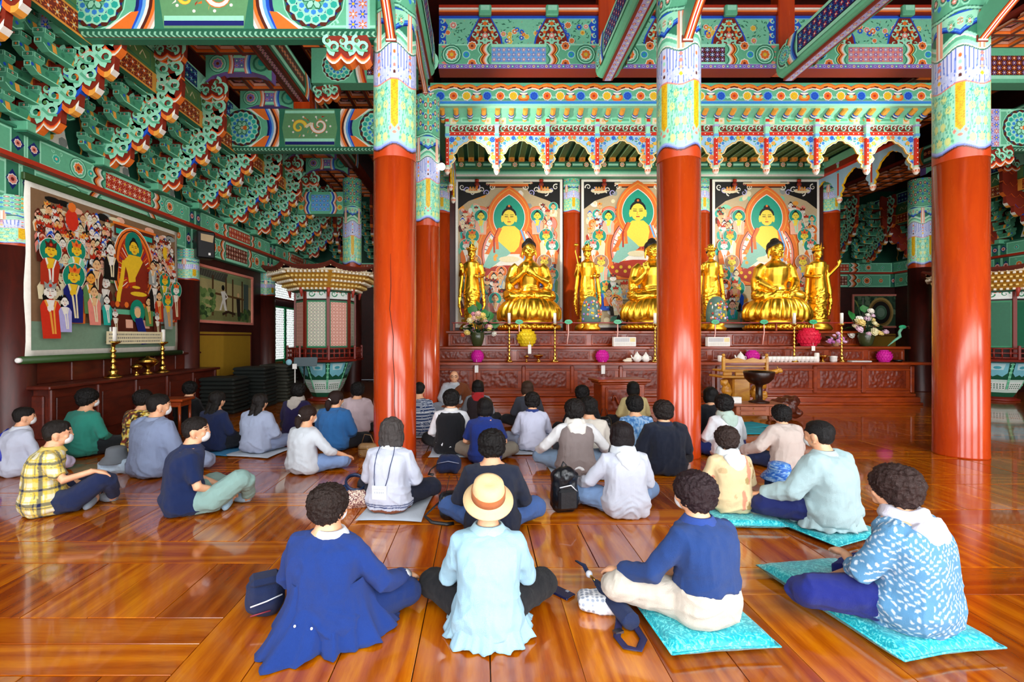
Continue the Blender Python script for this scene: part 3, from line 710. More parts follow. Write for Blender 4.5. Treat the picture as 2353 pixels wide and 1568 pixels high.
def side_wall(side, fx, s_):
    wl = MB(); x = fx(XA-.12); wl.box((x, (FRONT_Y+Y4)/2, 4.5), (.2, Y4-FRONT_Y+.2, 9.0))
    wo = wl.build('wall_'+side, DKWALL); tag(wo, kind='structure')
    U = (0, 1, 0) if s_ > 0 else (0, -1, 0)
    ys = [Y1-(Y2-Y1), Y1, Y2, Y3, Y4]
    for k in range(4):
        a, b = ys[k], ys[k+1]
        if side == 'right' and k < 1: continue
        ttl = 'painted wall beam with lattice panels on the %s wall, %s bay from the camera' % (side, ORD[k])
        t = empty('wall_beam', (fx(XA), (a+b)/2, 3.36), 0, ttl, 'beam'); L = b-a
        MB().box((s_*.04, 0, .235), (.20, L, .47), P['g1']).box((s_*.10, 0, .50), (.34, L, .06), P['rd2']).box((s_*.06, 0, .70), (.30, L, .34), P['g1']).box((s_*.08, 0, .885), (.36, L, .03), P['g3']).build('timber', PAINT, t)
        o0 = -L/2 if s_ > 0 else L/2
        wall_band('painted_face', L, 0, .45, t, (s_*.141, o0, .01), U, 0); wall_band('painted_face', L, 0, .33, t, (s_*.211, o0, .535), U, 1)
        # the boards between the bracket sets
        g = MB(); g.box((s_*.0, 0, 2.2), (.10, L, 2.6), P['g4']); c = Vec()
        for j in range(3):
            yy = SP*(j+.5)
            for wv in (-1, 1): c.stroke([(yy+wv*(.42+.03*math.sin(q*1.9)), .95+q*.11) for q in range(9)], .03, 'or2')
            c.circ(yy, 1.20, .16, 'gm', 12, dl=0, ry=.2); c.poly([(yy-.22, .98), (yy+.22, .98), (yy+.12, 1.3), (yy-.12, 1.3)], 'wh', 1); c.circ(yy, 1.38, .08, 'wh', 9, dl=2); c.circ(yy-.1, 1.08, .07, 'ye', 7, dl=2); c.circ(yy+.12, 1.05, .08, 'gy', 7, dl=2)
        c.mbuild(g, (s_*.051, o0, 0), U, (0, 0, 1)); g.build('infill_boards', PAINT, t)
    # stepped plate beams carried on the bracket tips
    t = empty('eaves_plate', (fx(XA), 0, 0), 0, 'stack of long patterned boards resting on the %s bracket tips' % side, 'beam')
    for (u, h, hh, kind) in ((1.12, 5.36, .30, 0), (1.10, 5.68, .30, 1), (1.08, 6.02, .36, 2)):
        for k in range(4):
            a, b = ys[k], ys[k+1]; L = b-a
            if side == 'right' and k < 1: continue
            mb = MB().box((s_*(u-.05), (a+b)/2, h+hh/2), (.10, L, hh), P['g3'])
            c = Vec(); o0 = a if s_ > 0 else b
            c.rect(0, 0, L, hh, ('or2', 'olive', 'g2')[kind])
            for j in range(3):
                q0, q1 = SP*(j+.12), SP*(j+.88)
                if kind == 1: c.rect(q0, .03, q1, hh-.03, 'g3', 1); c.rect(q0+.02, .05, q1-.02, hh-.05, 'olive', 2); [c.stroke([(q0+.2*w_+.1, .1), (q0+.2*w_+.16, .2), (q0+.2*w_+.24, .12)], .02, 'cr', 3) for w_ in range(4)]
                else: c.l = 1; m_lattice(c, q0, .03, q1, hh-.03, 'rd' if kind == 0 else 'nv', 'or2' if kind == 0 else 'lb', 'cr' if kind == 0 else 'g2', 'or_' if kind == 0 else 'te', .12); c.l = 0
            c.mbuild(mb, (s_*u, o0, h), U, (0, 0, 1)); mb.build('patterned_board', PAINT, t)
    # wall posts
    for k, y in enumerate((Y1, Y2, Y3)):
        if side == 'right' and k == 0: continue
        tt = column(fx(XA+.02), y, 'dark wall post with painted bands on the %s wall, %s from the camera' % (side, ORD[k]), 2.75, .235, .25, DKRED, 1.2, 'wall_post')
    # arched tie beams, post and ridge beam of the aisle
    ab = [y for y in SETY if 7 < y < 14]
    for k, y in enumerate(ab):
        if side == 'right' and y < 9: continue
        x0, x1 = sorted((fx(XA+1.2), fx(XB-.1))); L = x1-x0
        tb = empty('arched_tie_beam', (x0, y, 6.2), 0, 'small arched tie beam under the %s aisle ceiling, %s from the camera' % (side, ORD[k]), 'beam')
        e = [(0, 0), (.12, .10), (.35, .17), (L-.35, .17), (L-.12, .10), (L, 0), (L, .50), (0, .50)]
        mb = MB().ext(e, -.09, .09, (0, 0, 0), (1, 0, 0), (0, 0, 1), P['g1'], P['pu'])
        c = Vec(); c.circ(.22, .32, .165, 'g3', 14); c.circ(.22, .32, .15, 'g2', 14, dl=1); c.circ(.22, .32, .13, 'g1', 14, dl=2); m_flower(c, .22, .32, .10, 'pu', 'pk', 'rd', 8, 3)
        c.circ(L-.2, .32, .15, 'g3', 12, dl=1); c.circ(L-.2, .32, .11, 'g1', 12, dl=2); c.circ(L-.18, .34, .07, 'te', 10, dl=3)
        m_chevron(c, .40, .14, .5, .10, 1, ('or_', 'pk', 'wh', 'rd2'), 1, 1); m_chevron(c, L-.36, .14, .5, .12, -1, ('bl', 'lb', 'wh', 'pk2'), 1, 1)
        c.l = 2; m_lattice(c, .52, .24, L-.5, .42, 'pu', 'lv', 'or_', 'te', .09); c.l = 0; c.rect(.5, .19, L-.48, .24, 'g2', 1); c.rect(.5, .42, L-.48, .47, 'g2', 1)
        c.mbuild(mb, (0, -.09, 0), (1, 0, 0), (0, 0, 1)); mb.build('painted_arch', PAINT, tb)
        o = scroll_plate(.42, .3, 2, .1).build('carved_end', PAINT, tb); o.location = (-.1 if s_ > 0 else L-.32, -.02, -.26)
    for (ya, yb, n_) in ((Y1+.2, Y2-.1, 0), (Y2+.1, Y3, 1)):
        tb = empty('aisle_ridge_beam', (fx(XB), (ya+yb)/2, 6.4), 0, 'slanting-looking long beam with mint edges under the %s aisle ceiling, %s bay' % (side, ('nearer', 'farther')[n_]), 'beam'); L = yb-ya
        mb = MB().box((0, 0, .25), (.32, L, .5), P['g1'])
        c = Vec(); c.rect(0, 0, L, .32, 'br'); c.rect(0, .02, L, .05, 'rd', 1); c.rect(0, .27, L, .30, 'rd', 1)
        for k in range(int(L/.09)): m_flower(c, .05+k*.09, .16, .045, 'pk2', 'lv', 'te', 6, 1)
        c.mbuild(mb, (-.16, -L/2, 0), (0, 1, 0), (1, 0, 0))
        for sx in (-1, 1):
            c = Vec(); c.rect(0, 0, L, .5, 'g3'); c.rect(.3, .06, L-.3, .14, 'g2', 1); c.rect(.3, .16, L-.3, .4, 'br', 1); c.rect(.3, .42, L-.3, .47, 'g2', 1)
            for k in range(int(L/.12)-5): m_flower(c, .35+k*.12, .28, .05, 'or_', 'pk', 'te', 6, 2)
            m_chevron(c, .3, 0, .5, .3, -1, ('or_', 'wh', 'bl', 'g2'), 2, 1); m_chevron(c, L-.3, 0, .5, .3, 1, ('or_', 'wh', 'bl', 'g2'), 2, 1)
            c.mbuild(mb, (sx*.16, -L/2*sx, 0), (0, sx, 0), (0, 0, 1))
        mb.build('timber', PAINT, tb)
    pst = MB().box((0, 0, .25), (.34, .34, .5), bev=.02).build('short_post', REDW); pst.location = (fx(XB), Y2, 6.21); tag(pst, 'short red post standing on the second %s crossbeam' % side, 'post')
    x0, x1 = sorted((fx(XB+.2), fx(X1-.2))); L = x1-x0                # upper tie to the tall column
    tb = empty('upper_tie_beam', (x0, Y2, 6.8), 0, 'upper tie beam with a lotus medallion above the second %s crossbeam' % side, 'beam')
    mb = MB().box((L/2, 0, .36), (L, .3, .72), P['g1']); c = Vec(); c.rect(0, 0, L, .72, 'g1'); c.l = 1
    cx_ = .55 if s_ > 0 else L-.55
    c.circ(cx_, .36, .34, 'g2', 16); c.l = 2; m_medal(c, cx_, .36, .31); c.l = 2
    q0, q1 = (1.15, L-.1) if s_ > 0 else (.1, L-1.15)
    m_lattice(c, q0, .16, q1, .56, 'br', 'pu', 'cr', 'or_', .10); c.rect(q0, .08, q1, .15, 'g2'); m_chevron(c, (q0 if s_ > 0 else q1), 0, .72, .22, -s_, ('rd2', 'or_', 'pk', 'wh', 'g3'), 1, 1)
    c.mbuild(mb, (0, -.15, 0), (1, 0, 0), (0, 0, 1)); mb.build('timber', PAINT, tb)
    o = scroll_plate(.5, .34, 3, .1, rising=.1).build('carved_end', PAINT, tb); o.location = (.05 if s_ > 0 else L-.55, -.02, -.30)
    return wo
WL = side_wall('left', lambda x: x, 1); WR = side_wall('right', mir, -1)
wb = MB().box(((XA+mir(XA))/2, Y4+.1, 4.5), (mir(XA)-XA+.4, .2, 9.0)).build('wall_back', DKWALL); tag(wb, kind='structure')
for side, fx in AISLE:
    a, b = sorted((fx(XA), fx(X1))); L = b-a
    t = empty('wall_beam', ((a+b)/2, Y4, 3.36), 0, 'painted wall beam with lattice panels on the far wall, %s side' % side, 'beam')
    MB().box((0, -.04, .235), (L, .2, .47), P['g1']).box((0, -.1, .5), (L, .34, .06), P['rd2']).box((0, -.06, .70), (L, .3, .34), P['g1']).box((0, 0, 2.2), (L, .1, 2.6), P['g4']).build('timber', PAINT, t)
    wall_band('painted_face', L, 0, .45, t, (-L/2, -.141, .01), (1, 0, 0), 0); wall_band('painted_face', L, 0, .33, t, (-L/2, -.211, .535), (1, 0, 0), 1)
# wall_front with five doorways and an open band for added fill (behind the camera)
mf = MB(); xs = []
edges = [XA-.2]+[e for d in DOORS for e in (d-1.15, d+1.15)]+[mir(XA)+.2]
for i in range(0, len(edges), 2): mf.box(((edges[i]+edges[i+1])/2, FRONT_Y-.1, 1.7), (edges[i+1]-edges[i], .2, 3.4))
mf.box(((XA+mir(XA))/2, FRONT_Y-.1, 4.0), (mir(XA)-XA+.4, .2, 1.2)); mf.box(((XA+mir(XA))/2, FRONT_Y-.1, 7.8), (mir(XA)-XA+.4, .2, 2.4))
wf = mf.build('wall_front', DKWALL); tag(wf, kind='structure')
# ---------------------------------------------------------------- ceilings
cl = MB().box(((XA+mir(XA))/2, (FRONT_Y+Y4)/2, 9.05), (mir(XA)-XA+.4, Y4-FRONT_Y+.4, .1)).build('ceiling', DKRED); tag(cl, kind='structure')
def coffer_mesh(s_):
    mb = MB()
    for k, (a, d, cc) in enumerate(((1.0, 0, 'br'), (.93, .012, 'or_'), (.88, .02, 'br'), (.82, .05, 'or_'), (.78, .055, 'bk'))):
        pass
    h = s_/2
    ring = lambda r, z: [(-h*r, -h*r, z), (h*r, -h*r, z), (h*r, h*r, z), (-h*r, h*r, z)]
    lv = [(1.0, 0, 'rd'), (.86, 0, 'g3'), (.80, .0, 'or_'), (.76, .05, 'rd'), (.70, .05, 'pk'), (.66, .10, 'br')]
    for k in range(len(lv)-1):
        r0, z0, cc = lv[k]; r1, z1, _ = lv[k+1]; mb.add(ring(r0, z0)+ring(r1, z1), [(i, 4+i, 4+(i+1) % 4, (i+1) % 4) for i in range(4)], P[cc])
    mb.add(ring(.66, .10), [(0, 3, 2, 1)], P['br'])
    c = Vec(); m_flower(c, 0, 0, h*.5, 'pk2', 'lv', 'or2', 8); c.mbuild(mb, (0, 0, .10), (1, 0, 0), (0, -1, 0))
    me = mb.mesh('coffer'); me.materials.append(PAINT); return me
COFF = coffer_mesh(.42)
for side, fx in AISLE:
    for (xa, xb, h, nm_) in ((XA+1.05, XB, 6.66, 'low'), (XB, X1, 7.52, 'high')):
        x0, x1 = sorted((fx(xa), fx(xb))); ya = Y1-.2; yb = Y4
        c_ = MB().box(((x0+x1)/2, (ya+yb)/2, h+.16), (x1-x0, yb-ya, .08), P['rd']).build('trim_'+str(1+2*(side == 'right')+(nm_ == 'high')), PAINT); tag(c_, kind='structure')
        nx = int((x1-x0)/.42); ny = int((yb-ya)/.42)
        for i in range(nx):
            for j in range(ny):
                x, y = x0+.22+i*.42, ya+.22+j*.42
                px_, py_ = CX+FPX*x/y, CY-FPX*(h-EYE)/y
                if -350 < px_ < 2700 and py_ > -200: obj_of(COFF, 'coffer', c_, (x, y, h))
# ================================================================ centre of the hall: frieze, big beams, canopy
YF = 9.85
def fret(c, x, y, w_, h):
    """carved fretwork ornament standing on the beam"""
    c.poly([(x-w_*.62, y), (x-w_*.55, y+h*.35), (x-w_*.42, y+h*.62), (x-w_*.22, y+h), (x+w_*.22, y+h), (x+w_*.42, y+h*.62), (x+w_*.55, y+h*.35), (x+w_*.62, y)], 'bl'); c.l += 1
    c.poly([(x-w_*.56, y), (x-w_*.50, y+h*.33), (x-w_*.38, y+h*.60), (x-w_*.18, y+h), (x+w_*.18, y+h), (x+w_*.38, y+h*.60), (x+w_*.50, y+h*.33), (x+w_*.56, y)], 'rd'); c.l += 1
    for (a, b, r) in ((.34, .14, .15), (.36, .44, .13), (.15, .30, .12), (.24, .66, .12), (.10, .80, .09), (.12, .10, .11)):
        for s_ in (-1, 1): c.spiral(x+s_*a*w_, y+b*h, r*w_*1.15, 1.1, .042*w_*2, 'g2', PI/2 if s_ > 0 else PI/2, s_, n=12)
    c.stroke([(x, y+.02), (x, y+h*.95)], .05*w_, 'g1', -1)
    for (a, b, r, cc) in ((0, .40, .10, 'pk2'), (0, .60, .07, 'or_'), (0, .82, .07, 'or_'), (.26, .30, .06, 'or_'), (-.26, .30, .06, 'or_'), (.24, .52, .055, 'or_'), (-.24, .52, .055, 'or_')): c.circ(x+a*w_, y+b*h, r*w_, cc, 9, dl=1)
    c.circ(x, y+h*.4, .05*w_, 'wh', 8, dl=2)
fr_edges = [(X1+.26, X2-.17), (X2+.17, X3-.17), (X3+.17, X4-.26)]
for k, (a, b) in enumerate(fr_edges):
    t = empty('altar_frieze', ((a+b)/2, YF, 7.06), 0, 'painted frieze above the altar canopy, %s bay' % ('left', 'middle', 'right')[k], 'frieze'); L = b-a; h2 = L/2
    MB().box((0, .14, .045), (L, .34, .09), P['rd']).box((0, .16, .31), (L, .3, .44), P['g1']).box((0, .22, .86), (L, .2, .66), P['gm']).box((0, .2, 1.28), (L, .26, .2), P['rd']).build('timber', PAINT, t)
    c = Vec(); c.rect(-h2, 0, h2, .09, 'pu'); n = int(L/.085)
    for i in range(n): x = -h2+(i+.5)*L/n; c.circ(x, .045, .028, ('lv', 'cr', 'te')[i % 3], 7, dl=1); c.circ(x, .045, .014, ('nv', 'br', 'wh')[i % 3], 5, dl=2)
    c.build('lower_moulding_paint', (0, -.031, 0), parent=t)
    c = Vec(); c.rect(-h2, 0, h2, .44, 'g1'); c.rect(-h2, .0, h2, .03, 'g2', 1); c.rect(-h2, .41, h2, .44, 'g2', 1)
    a2 = L*.17; c.l = 1; m_lattice(c, -a2, .07, a2, .37, ('lb', 'br', 'pk2')[k], ('pk2', 'pu', 'bl')[k], 'wh', ('pu', 'lb', 'lb')[k], .10); c.rect(-a2, .02, a2, .06, 'g2'); c.rect(-a2, .38, a2, .42, 'g2')
    for d, x in ((-1, -a2), (1, a2)):
        m_chevron(c, x, 0, .44, .22, d, ('g3', 'g2', 'wh', 'pk', 'or_', 'rd', 'or2', 'g3', 'g2'), 1, 2)
        c.l = 2; m_flower(c, x+d*.40, .40, .10, 'or_', 'wh', 'rd', 8); m_flower(c, x+d*.40, .04, .10, 'or_', 'wh', 'rd', 8); c.circ(x+d*.52, .22, .085, 'g2', 10); c.circ(x+d*.52, .22, .065, 'sb', 10, dl=1); c.circ(x+d*.52, .22, .035, 'te', 8, dl=2)
        c.circ(x+d*.82, .22, .21, 'g3', 14); c.circ(x+d*.82, .22, .185, 'g2', 14, dl=1); c.circ(x+d*.82, .22, .16, 'g3', 14, dl=2); c.circ(x+d*.82, .22, .14, 'gm', 14, dl=3); m_flower(c, x+d*.82, .22, .12, 'or_', 'wh', 'ye', 8, 4); c.l = 1
        for q in range(4): c.poly([(d*(h2-.16), .44*q/4), (d*(h2-.05), .44*(q+.5)/4), (d*(h2-.16), .44*(q+1)/4)], 'pk2')
    c.build('painted_beam_face', (0, .009, .09), parent=t)
    c = Vec(); c.rect(-h2, 0, h2, .66, 'gm'); c.l = 1; m_vine(c, -h2+.1, .04, h2-.1, .56, 30, .075, rnd=random.Random(20+k), leaf='g3')
    for q in range(90): xx, yy = R.uniform(-h2, h2), R.uniform(.02, .6); c.circ(xx, yy, .008, R.choice(('ye', 'or_', 'g3')), 5)
    c.l = 5; c.rect(-h2, .60, h2, .66, 'bl'); c.rect(-h2, .58, h2, .60, 'lb')
    for x in (-L*.21, L*.21): fret(c, x, 0, .62, .60); c.l = 5
    for d in (-1, 1):
        c.poly([(d*h2, 0), (d*(h2-.16), 0), (d*(h2-.13), .3), (d*(h2-.19), .45), (d*(h2-.08), .60), (d*h2, .60)], 'bl'); c.l = 6
        for q in range(4): c.spiral(d*(h2-.06), .08+q*.15, .055, 1.1, .03, 'g2', PI/2, d, n=10); c.poly([(d*(h2-.11), .05+q*.15), (d*(h2-.14), .12+q*.15), (d*(h2-.10), .14+q*.15)], 'pk', 1)
        c.l = 5
    c.build('painted_panel', (0, .119, .53), parent=t)
    c = Vec(); c.rect(-h2, 0, h2, .05, 'rd'); c.rect(-h2, .05, h2, .08, 'or_'); c.rect(-h2, .08, h2, .11, 'pk'); c.rect(-h2, .11, h2, .14, 'wh'); c.rect(-h2, .14, h2, .2, 'rd2')
    c.build('top_rail_paint', (0, .069, 1.18), parent=t)
    for x in (-L*.21, L*.21): MB().box((x, .05, 1.24), (.26, .1, .22), P['g1'], bev=.02).box((x, .02, 1.27), (.18, .06, .1), P['g2']).build('bearing_block', PAINT, t)
for x, l in ((X2, 'left'), (X3, 'right')):
    o = MB().box((0, 0, 1.0), (.34, .3, 2.0), bev=.02).build('frieze_post', REDW); o.location = (x, YF+.16, 7.06); tag(o, 'red post in the %s gap of the altar frieze' % l, 'post')
def depth_beam(x, y0, y1, zb, W_, H, label):
    t = empty('great_beam', (x, (y0+y1)/2, zb), 0, label, 'beam'); L = y1-y0
    e = []
    n = 20
    for i in range(n): a = 2*PI*i/n; e.append((W_/2*math.copysign(abs(math.cos(a))**.55, math.cos(a)), H/2+H/2*math.copysign(abs(math.sin(a))**.55, math.sin(a))))
    MB().ext(e, -L/2, L/2, (0, 0, 0), (1, 0, 0), (0, 0, 1), P['g3'], P['g1']).build('timber', PAINT, t)
    c = Vec(); c.rect(0, 0, L, .20, 'rd'); c.l = 1; c.rect(0, .035, L, .165, 'lv')
    for k in range(int(L/.075)): m_flower(c, .04+k*.075, .10+(.025 if k % 2 else -.025), .035, ('pk2', 'wh')[k % 2], ('br', 'te')[k % 2], 'cr', 6, 1)
    mb = MB().box((0, 0, -.02), (.2, L, .05), P['rd']); c.mbuild(mb, (-.10, -L/2, -.046), (0, 1, 0), (1, 0, 0)); mb.build('soffit_board', PAINT, t)
    for sx in (-1, 1):
        c = Vec(); U = Vector((0, sx, 0)); q = .0
        c.rect(.62, .06, L-.62, H-.06, 'g2'); c.rect(.66, .13, L-.66, H-.12, 'bk', 1); c.l = 2; m_lattice(c, .68, .15, L-.68, H-.14, 'nv', 'lb', 'ye', 'rd3', .13); c.l = 2
        for a, d in ((.68, -1), (L-.68, 1)): m_chevron(c, a, .04, H-.04, .34, d, ('nv', 'bl', 'lb', 'wh', 'pk', 'or_', 'g3', 'g2'), 3, 1)
        for a in (.28, L-.28): c.circ(a, H/2, .24, 'g2', 14); c.circ(a, H/2, .21, 'g3', 14, dl=1); c.l = 4; m_medal(c, a, H/2, .19); c.l = 2
        c.mbuild(MB(), (0, 0, 0), (1, 0, 0), (0, 0, 1)).build if False else None
        mb = c.mbuild(MB(), (sx*(W_/2+.001), -L/2*sx, 0), U, (0, 0, 1)); mb.build('painted_side', PAINT, t)
    c = Vec(); [c.circ(0, H/2, r, cc, 14, dl=i) for i, (r, cc) in enumerate(((.25, 'g2'), (.22, 'g3'), (.18, 'g1'), (.13, 'te'), (.08, 'pk')))]
    c.mbuild(MB(), (0, L/2+.001, 0), (-1, 0, 0), (0, 0, 1)).build('painted_end', PAINT, t)
    return t
depth_beam(X2, 4.4, YF-.02, 6.86, .50, .62, 'great painted beam running back to the frieze above the left altar gap')
depth_beam(X3, 4.4, YF-.02, 6.86, .50, .62, 'great painted beam running back to the frieze above the right altar gap')
depth_beam(X1+.02, Y1+.3, YF-.1, 6.86, .36, .62, 'great painted beam between the two left columns')
# ---------------------------------------------------------------- canopy over the altar
KX = MID/2; KY = 10.64; KH = [.754, 1.876, 2.98, 4.10, 5.20]
PX = [KX-k for k in KH[::-1]]+[KX+k for k in KH]
can = empty('altar_canopy', (KX, KY, 5.2), 0, 'brightly painted carved canopy hanging over the altar', 'canopy')
def inb(p): return (p[0]-KX, p[1]-KY, p[2]-5.2)
CW = 2*5.2+.7
mb = MB().box((0, -.25, 1.64), (CW, .12, .40), P['g1']).box((0, -.27, 1.405), (CW, .14, .05), P['sb']).box((0, -.26, 1.36), (CW, .12, .045), P['g2']).box((0, -.27, 1.43), (CW, .13, .015), P['wh'])
for s_ in (-1, 1): mb.box((s_*CW/2, 1.4, 1.64), (.12, 3.2, .40), P['g1']).box((s_*(CW/2+.02), 1.4, 1.405), (.12, 3.2, .05), P['sb'])
c = Vec(); cw2 = CW/2; n = 23
per = CW/n*2
np_ = int(CW/.96)
for k in range(np_+1):
    x = -cw2+k*CW/np_
    c.circ(x, .28, .07, 'bl', 10); c.circ(x, .28, .045, 'wh', 9, dl=1); c.l = 1
    c.circ(x, .10, .125, 'or_', 14, ry=.085, dl=1); c.circ(x, .11, .085, 'or2', 12, ry=.055, dl=2); c.circ(x, .125, .045, 'g2', 9, ry=.035, dl=3); c.circ(x, .19, .10, 'nv', 10, ry=.05, dl=2, a0=PI, a1=2*PI); c.circ(x, .205, .09, 'wh', 10, ry=.045, dl=3, a0=PI, a1=2*PI)
    if k < np_:
        for q, cc in ((.22, ('bl', 'lb')), (.5, ('or_', 'wh')), (.78, ('ye', 'wh'))):
            m_flower(c, x+q*CW/np_, .135, .105, cc[0], cc[1], cc[0] if q != .5 else 'rd3', 9, 2)
            for s_ in (-1, 1): c.poly([(x+q*CW/np_+s_*.09, .10), (x+q*CW/np_+s_*.15, .07), (x+q*CW/np_+s_*.13, .14)], 'g2', 1)
        e = [(x+CW/np_*(i/12), .275+.05*abs(math.sin(PI*i/12*3))+.03*math.sin(PI*i/12)) for i in range(13)]
        for lo, cc in ((.0, 'wh'), (.022, 'br'), (.034, 'or_'), (.062, 'or2'), (.085, 'or_')): c.stroke([(a, b+lo-.045) for a, b in e], .030, cc, 2)
        c.l = 0
    c.l = 0
c.mbuild(mb, (0, -.311, 1.42), (1, 0, 0), (0, 0, 1)); mb.build('eaves_fascia', GLOSSP, can)
# rafters under the eaves
sl = MB(); sl.add([(-cw2, -.22, 1.345), (cw2, -.22, 1.345), (cw2-.3, .06, 1.20), (-cw2+.3, .06, 1.20)], [(0, 1, 2, 3)], P['gm'])
for s_ in (-1, 1): sl.add([(s_*cw2, -.22, 1.345), (s_*cw2, 3.0, 1.345), (s_*(cw2-.3), 3.0, 1.20), (s_*(cw2-.3), .06, 1.20)], [(0, 1, 2, 3) if s_ < 0 else (3, 2, 1, 0)], P['gm'])
sl.build('eaves_soffit', PAINT, can)
rm = MB()
D_ = Vector((0, .28, -.145)).normalized()
for (t0, t1, cc, rr) in ((0, .13, 'or2', .055), (.13, .15, 'bl', .064), (.15, .175, 'wh', .066), (.175, .2, 'nv', .064), (.2, .25, 'g2', .052), (.25, .32, 'or2', .055)):
    rm.tube([Vector((0, -.23, 1.315))+D_*t0, Vector((0, -.23, 1.315))+D_*t1], rr, 8, P[cc], False)
rme = rm.mesh('rafter'); rme.materials.append(PAINT)
nr = 36
for k in range(nr): obj_of(rme, 'rafter', can, (-cw2+.25+(CW-.5)*k/(nr-1), 0, 0))
# frame: bracket band, scroll band, dotted red rail
PXL = [p-KX for p in PX]
def arch_bay(w_, seed):
    """bracket band, scroll lattice, dotted rail and flowered arch of one bay of width w_"""
    mb = MB(); rr = random.Random(seed)
    mb.box((w_/2, .03, 1.16), (w_, .05, .20), P['gm']); c = Vec(); c.rect(.02, .02, w_-.02, .19, 'gm'); c.rect(w_*.28, .06, w_*.66, .17, 'g2', 1); c.rect(w_*.30, .09, w_*.64, .15, 'g1', 2)
    for q in (.12, .82): c.rect(w_*q-.07, .03, w_*q+.07, .18, 'cr', 1); m_flower(c, w_*q, .10, .05, 'pk', 'wh', 'ye', 7, 2)
    c.rect(0, .0, w_, .015, 'wh', 1); c.mbuild(mb, (0, .005, 1.06), (1, 0, 0), (0, 0, 1))
    mb.box((w_/2, .03, .995), (w_-.04, .03, .17), P['rd']); c = Vec(.003); c.l = 1
    n = 6
    for i in range(n):
        x = .07+(w_-.14)*(i+.5)/n; s_ = 1 if i % 2 else -1
        c.spiral(x, .085, .075, 1.2, .036, 'g2', PI/2*s_, s_, n=12); c.spiral(x+.05, .12, .04, 1.0, .022, 'wh', -PI/2*s_, -s_, n=9, dl=1); c.circ(x-.03, .05, .016, 'g3', 6, dl=1)
    c.rect(.0, .0, w_, .012, 'g2'); c.mbuild(mb, (0, .013, .91), (1, 0, 0), (0, 0, 1))
    mb.box((w_/2, .02, .87), (w_, .06, .075), P['rd3']); c = Vec()
    nd = 10
    for i in range(nd): c.circ(w_*(i+.5)/nd, .037, .013, 'wh', 7)
    c.mbuild(mb, (0, -.01, .833), (1, 0, 0), (0, 0, 1))
    # scalloped arch
    side = [(.045, .10), (.09, .13), (.075, .20), (.13, .24), (.17, .31), (.135, .37), (.12, .41), (.18, .44), (.21, .50), (.245, .57), (.30, .60), (.345, .655), (.40, .665), (.44, .715), (.5, .725)]
    wn = w_; L_ = [(x*wn if x > .3 else x*1.05, z) for x, z in side]
    inner = L_+[(wn-x, z) for x, z in L_[::-1][1:]]
    outl = [(.03, .83), (.03, .10)]+inner+[(wn-.03, .10), (wn-.03, .83)]
    mb.ext(outl, -.02, .02, (0, .02, 0), (1, 0, 0), (0, 0, 1), hx('#a9d4f2'), P['ye'])
    c = Vec(); c.stroke([(x, z+.004) for x, z in inner], .034, 'ye', 2); c.stroke([(x, z-.006) for x, z in inner], .014, 'wh', 3)
    cc = (('bl', 'lb'), ('or_', 'or2'), ('ye', 'or2'), ('or2', 'ye'), ('sb', 'wh'))
    spots = [(.10, .74, .075), (.24, .76, .05), (.36, .775, .055), (.5, .785, .045), (.09, .60, .045), (.10, .50, .04), (.085, .35, .06), (.08, .24, .045), (.10, .44, .03), (.17, .66, .05)]
    for i, (x, z, r) in enumerate(spots):
        for s_ in (0, 1):
            xx = x*(1 if z < .7 and x < .2 else w_/1.1); xx = wn-xx if s_ else xx
            a, b = cc[(i*2+seed+s_*(i % 3 == 1)) % 5]; m_flower(c, xx, z, r, a, b, a, 7, 0)
            for q in range(4): t = rr.uniform(0, 6.3); c.circ(xx+math.cos(t)*r*1.1, z+math.sin(t)*r*1.1, .014, rr.choice(('g1', 'te', 'g2', 'g3')), 5, dl=-1, ry=.022)
    c.l = 0; c.mbuild(mb, (0, -.0005, 0), (1, 0, 0), (0, 0, 1))
    return mb
postm = MB().box((0, 0, .99), (.09, .09, .46), P['g2'], bev=.008).box((0, -.005, 1.03), (.11, .11, .04), P['lv']).box((0, -.005, 1.14), (.08, .1, .06), P['rd3']).box((0, 0, .48), (.075, .075, .64), P['rd3'], bev=.012).box((0, 0, .82), (.095, .095, .06), P['lb'])
cdot = Vec(); [cdot.circ(0, .22+.105*i, .014, 'wh', 7) for i in range(6)]; cdot.mbuild(postm, (0, -.038, 0), (1, 0, 0), (0, 0, 1))
pme = postm.mesh('dotted_post'); pme.materials.append(GLOSSP)
bud = MB(); prof = [(.0, -.03), (.03, -.02), (.055, .02), (.07, .07), (.06, .12), (.04, .15), (.05, .17), (.03, .19)]
bud.lathe(prof, 12, (0, 0, 0), None, True, [P['wh'], P['wh'], P['pk'], P['wh'], P['cr'], P['g2'], P['pk2']])
for k in range(8): t = k*PI/4; bud.poly = None; bud.add([(math.cos(t-.25)*.071, math.sin(t-.25)*.071, .075), (math.cos(t+.25)*.071, math.sin(t+.25)*.071, .075), (math.cos(t)*.066, math.sin(t)*.066, .03)], [(0, 1, 2), (2, 1, 0)], P['or_'])
bme = bud.mesh('lotus_bud'); bme.materials.append(GLOSSP)
def pend(x, y, rz):
    o = obj_of(pme, 'dotted_post', can, (x, y, 0), rz); obj_of(bme, 'lotus_bud', o, (0, 0, -.02))
BAYW = {}
for k in range(len(PXL)):
    pend(PXL[k], -.02, 0)
    if k+1 < len(PXL):
        w_ = PXL[k+1]-PXL[k]; key = (round(w_, 2), k % 2)
        if key not in BAYW: BAYW[key] = arch_bay(w_, k); BAYW[key] = BAYW[key].mesh('flowered_arch'); BAYW[key].materials.append(GLOSSP)
        obj_of(BAYW[key], 'flowered_arch', can, (PXL[k], 0, 0))
key = sorted(BAYW)[0]; w_ = key[0]
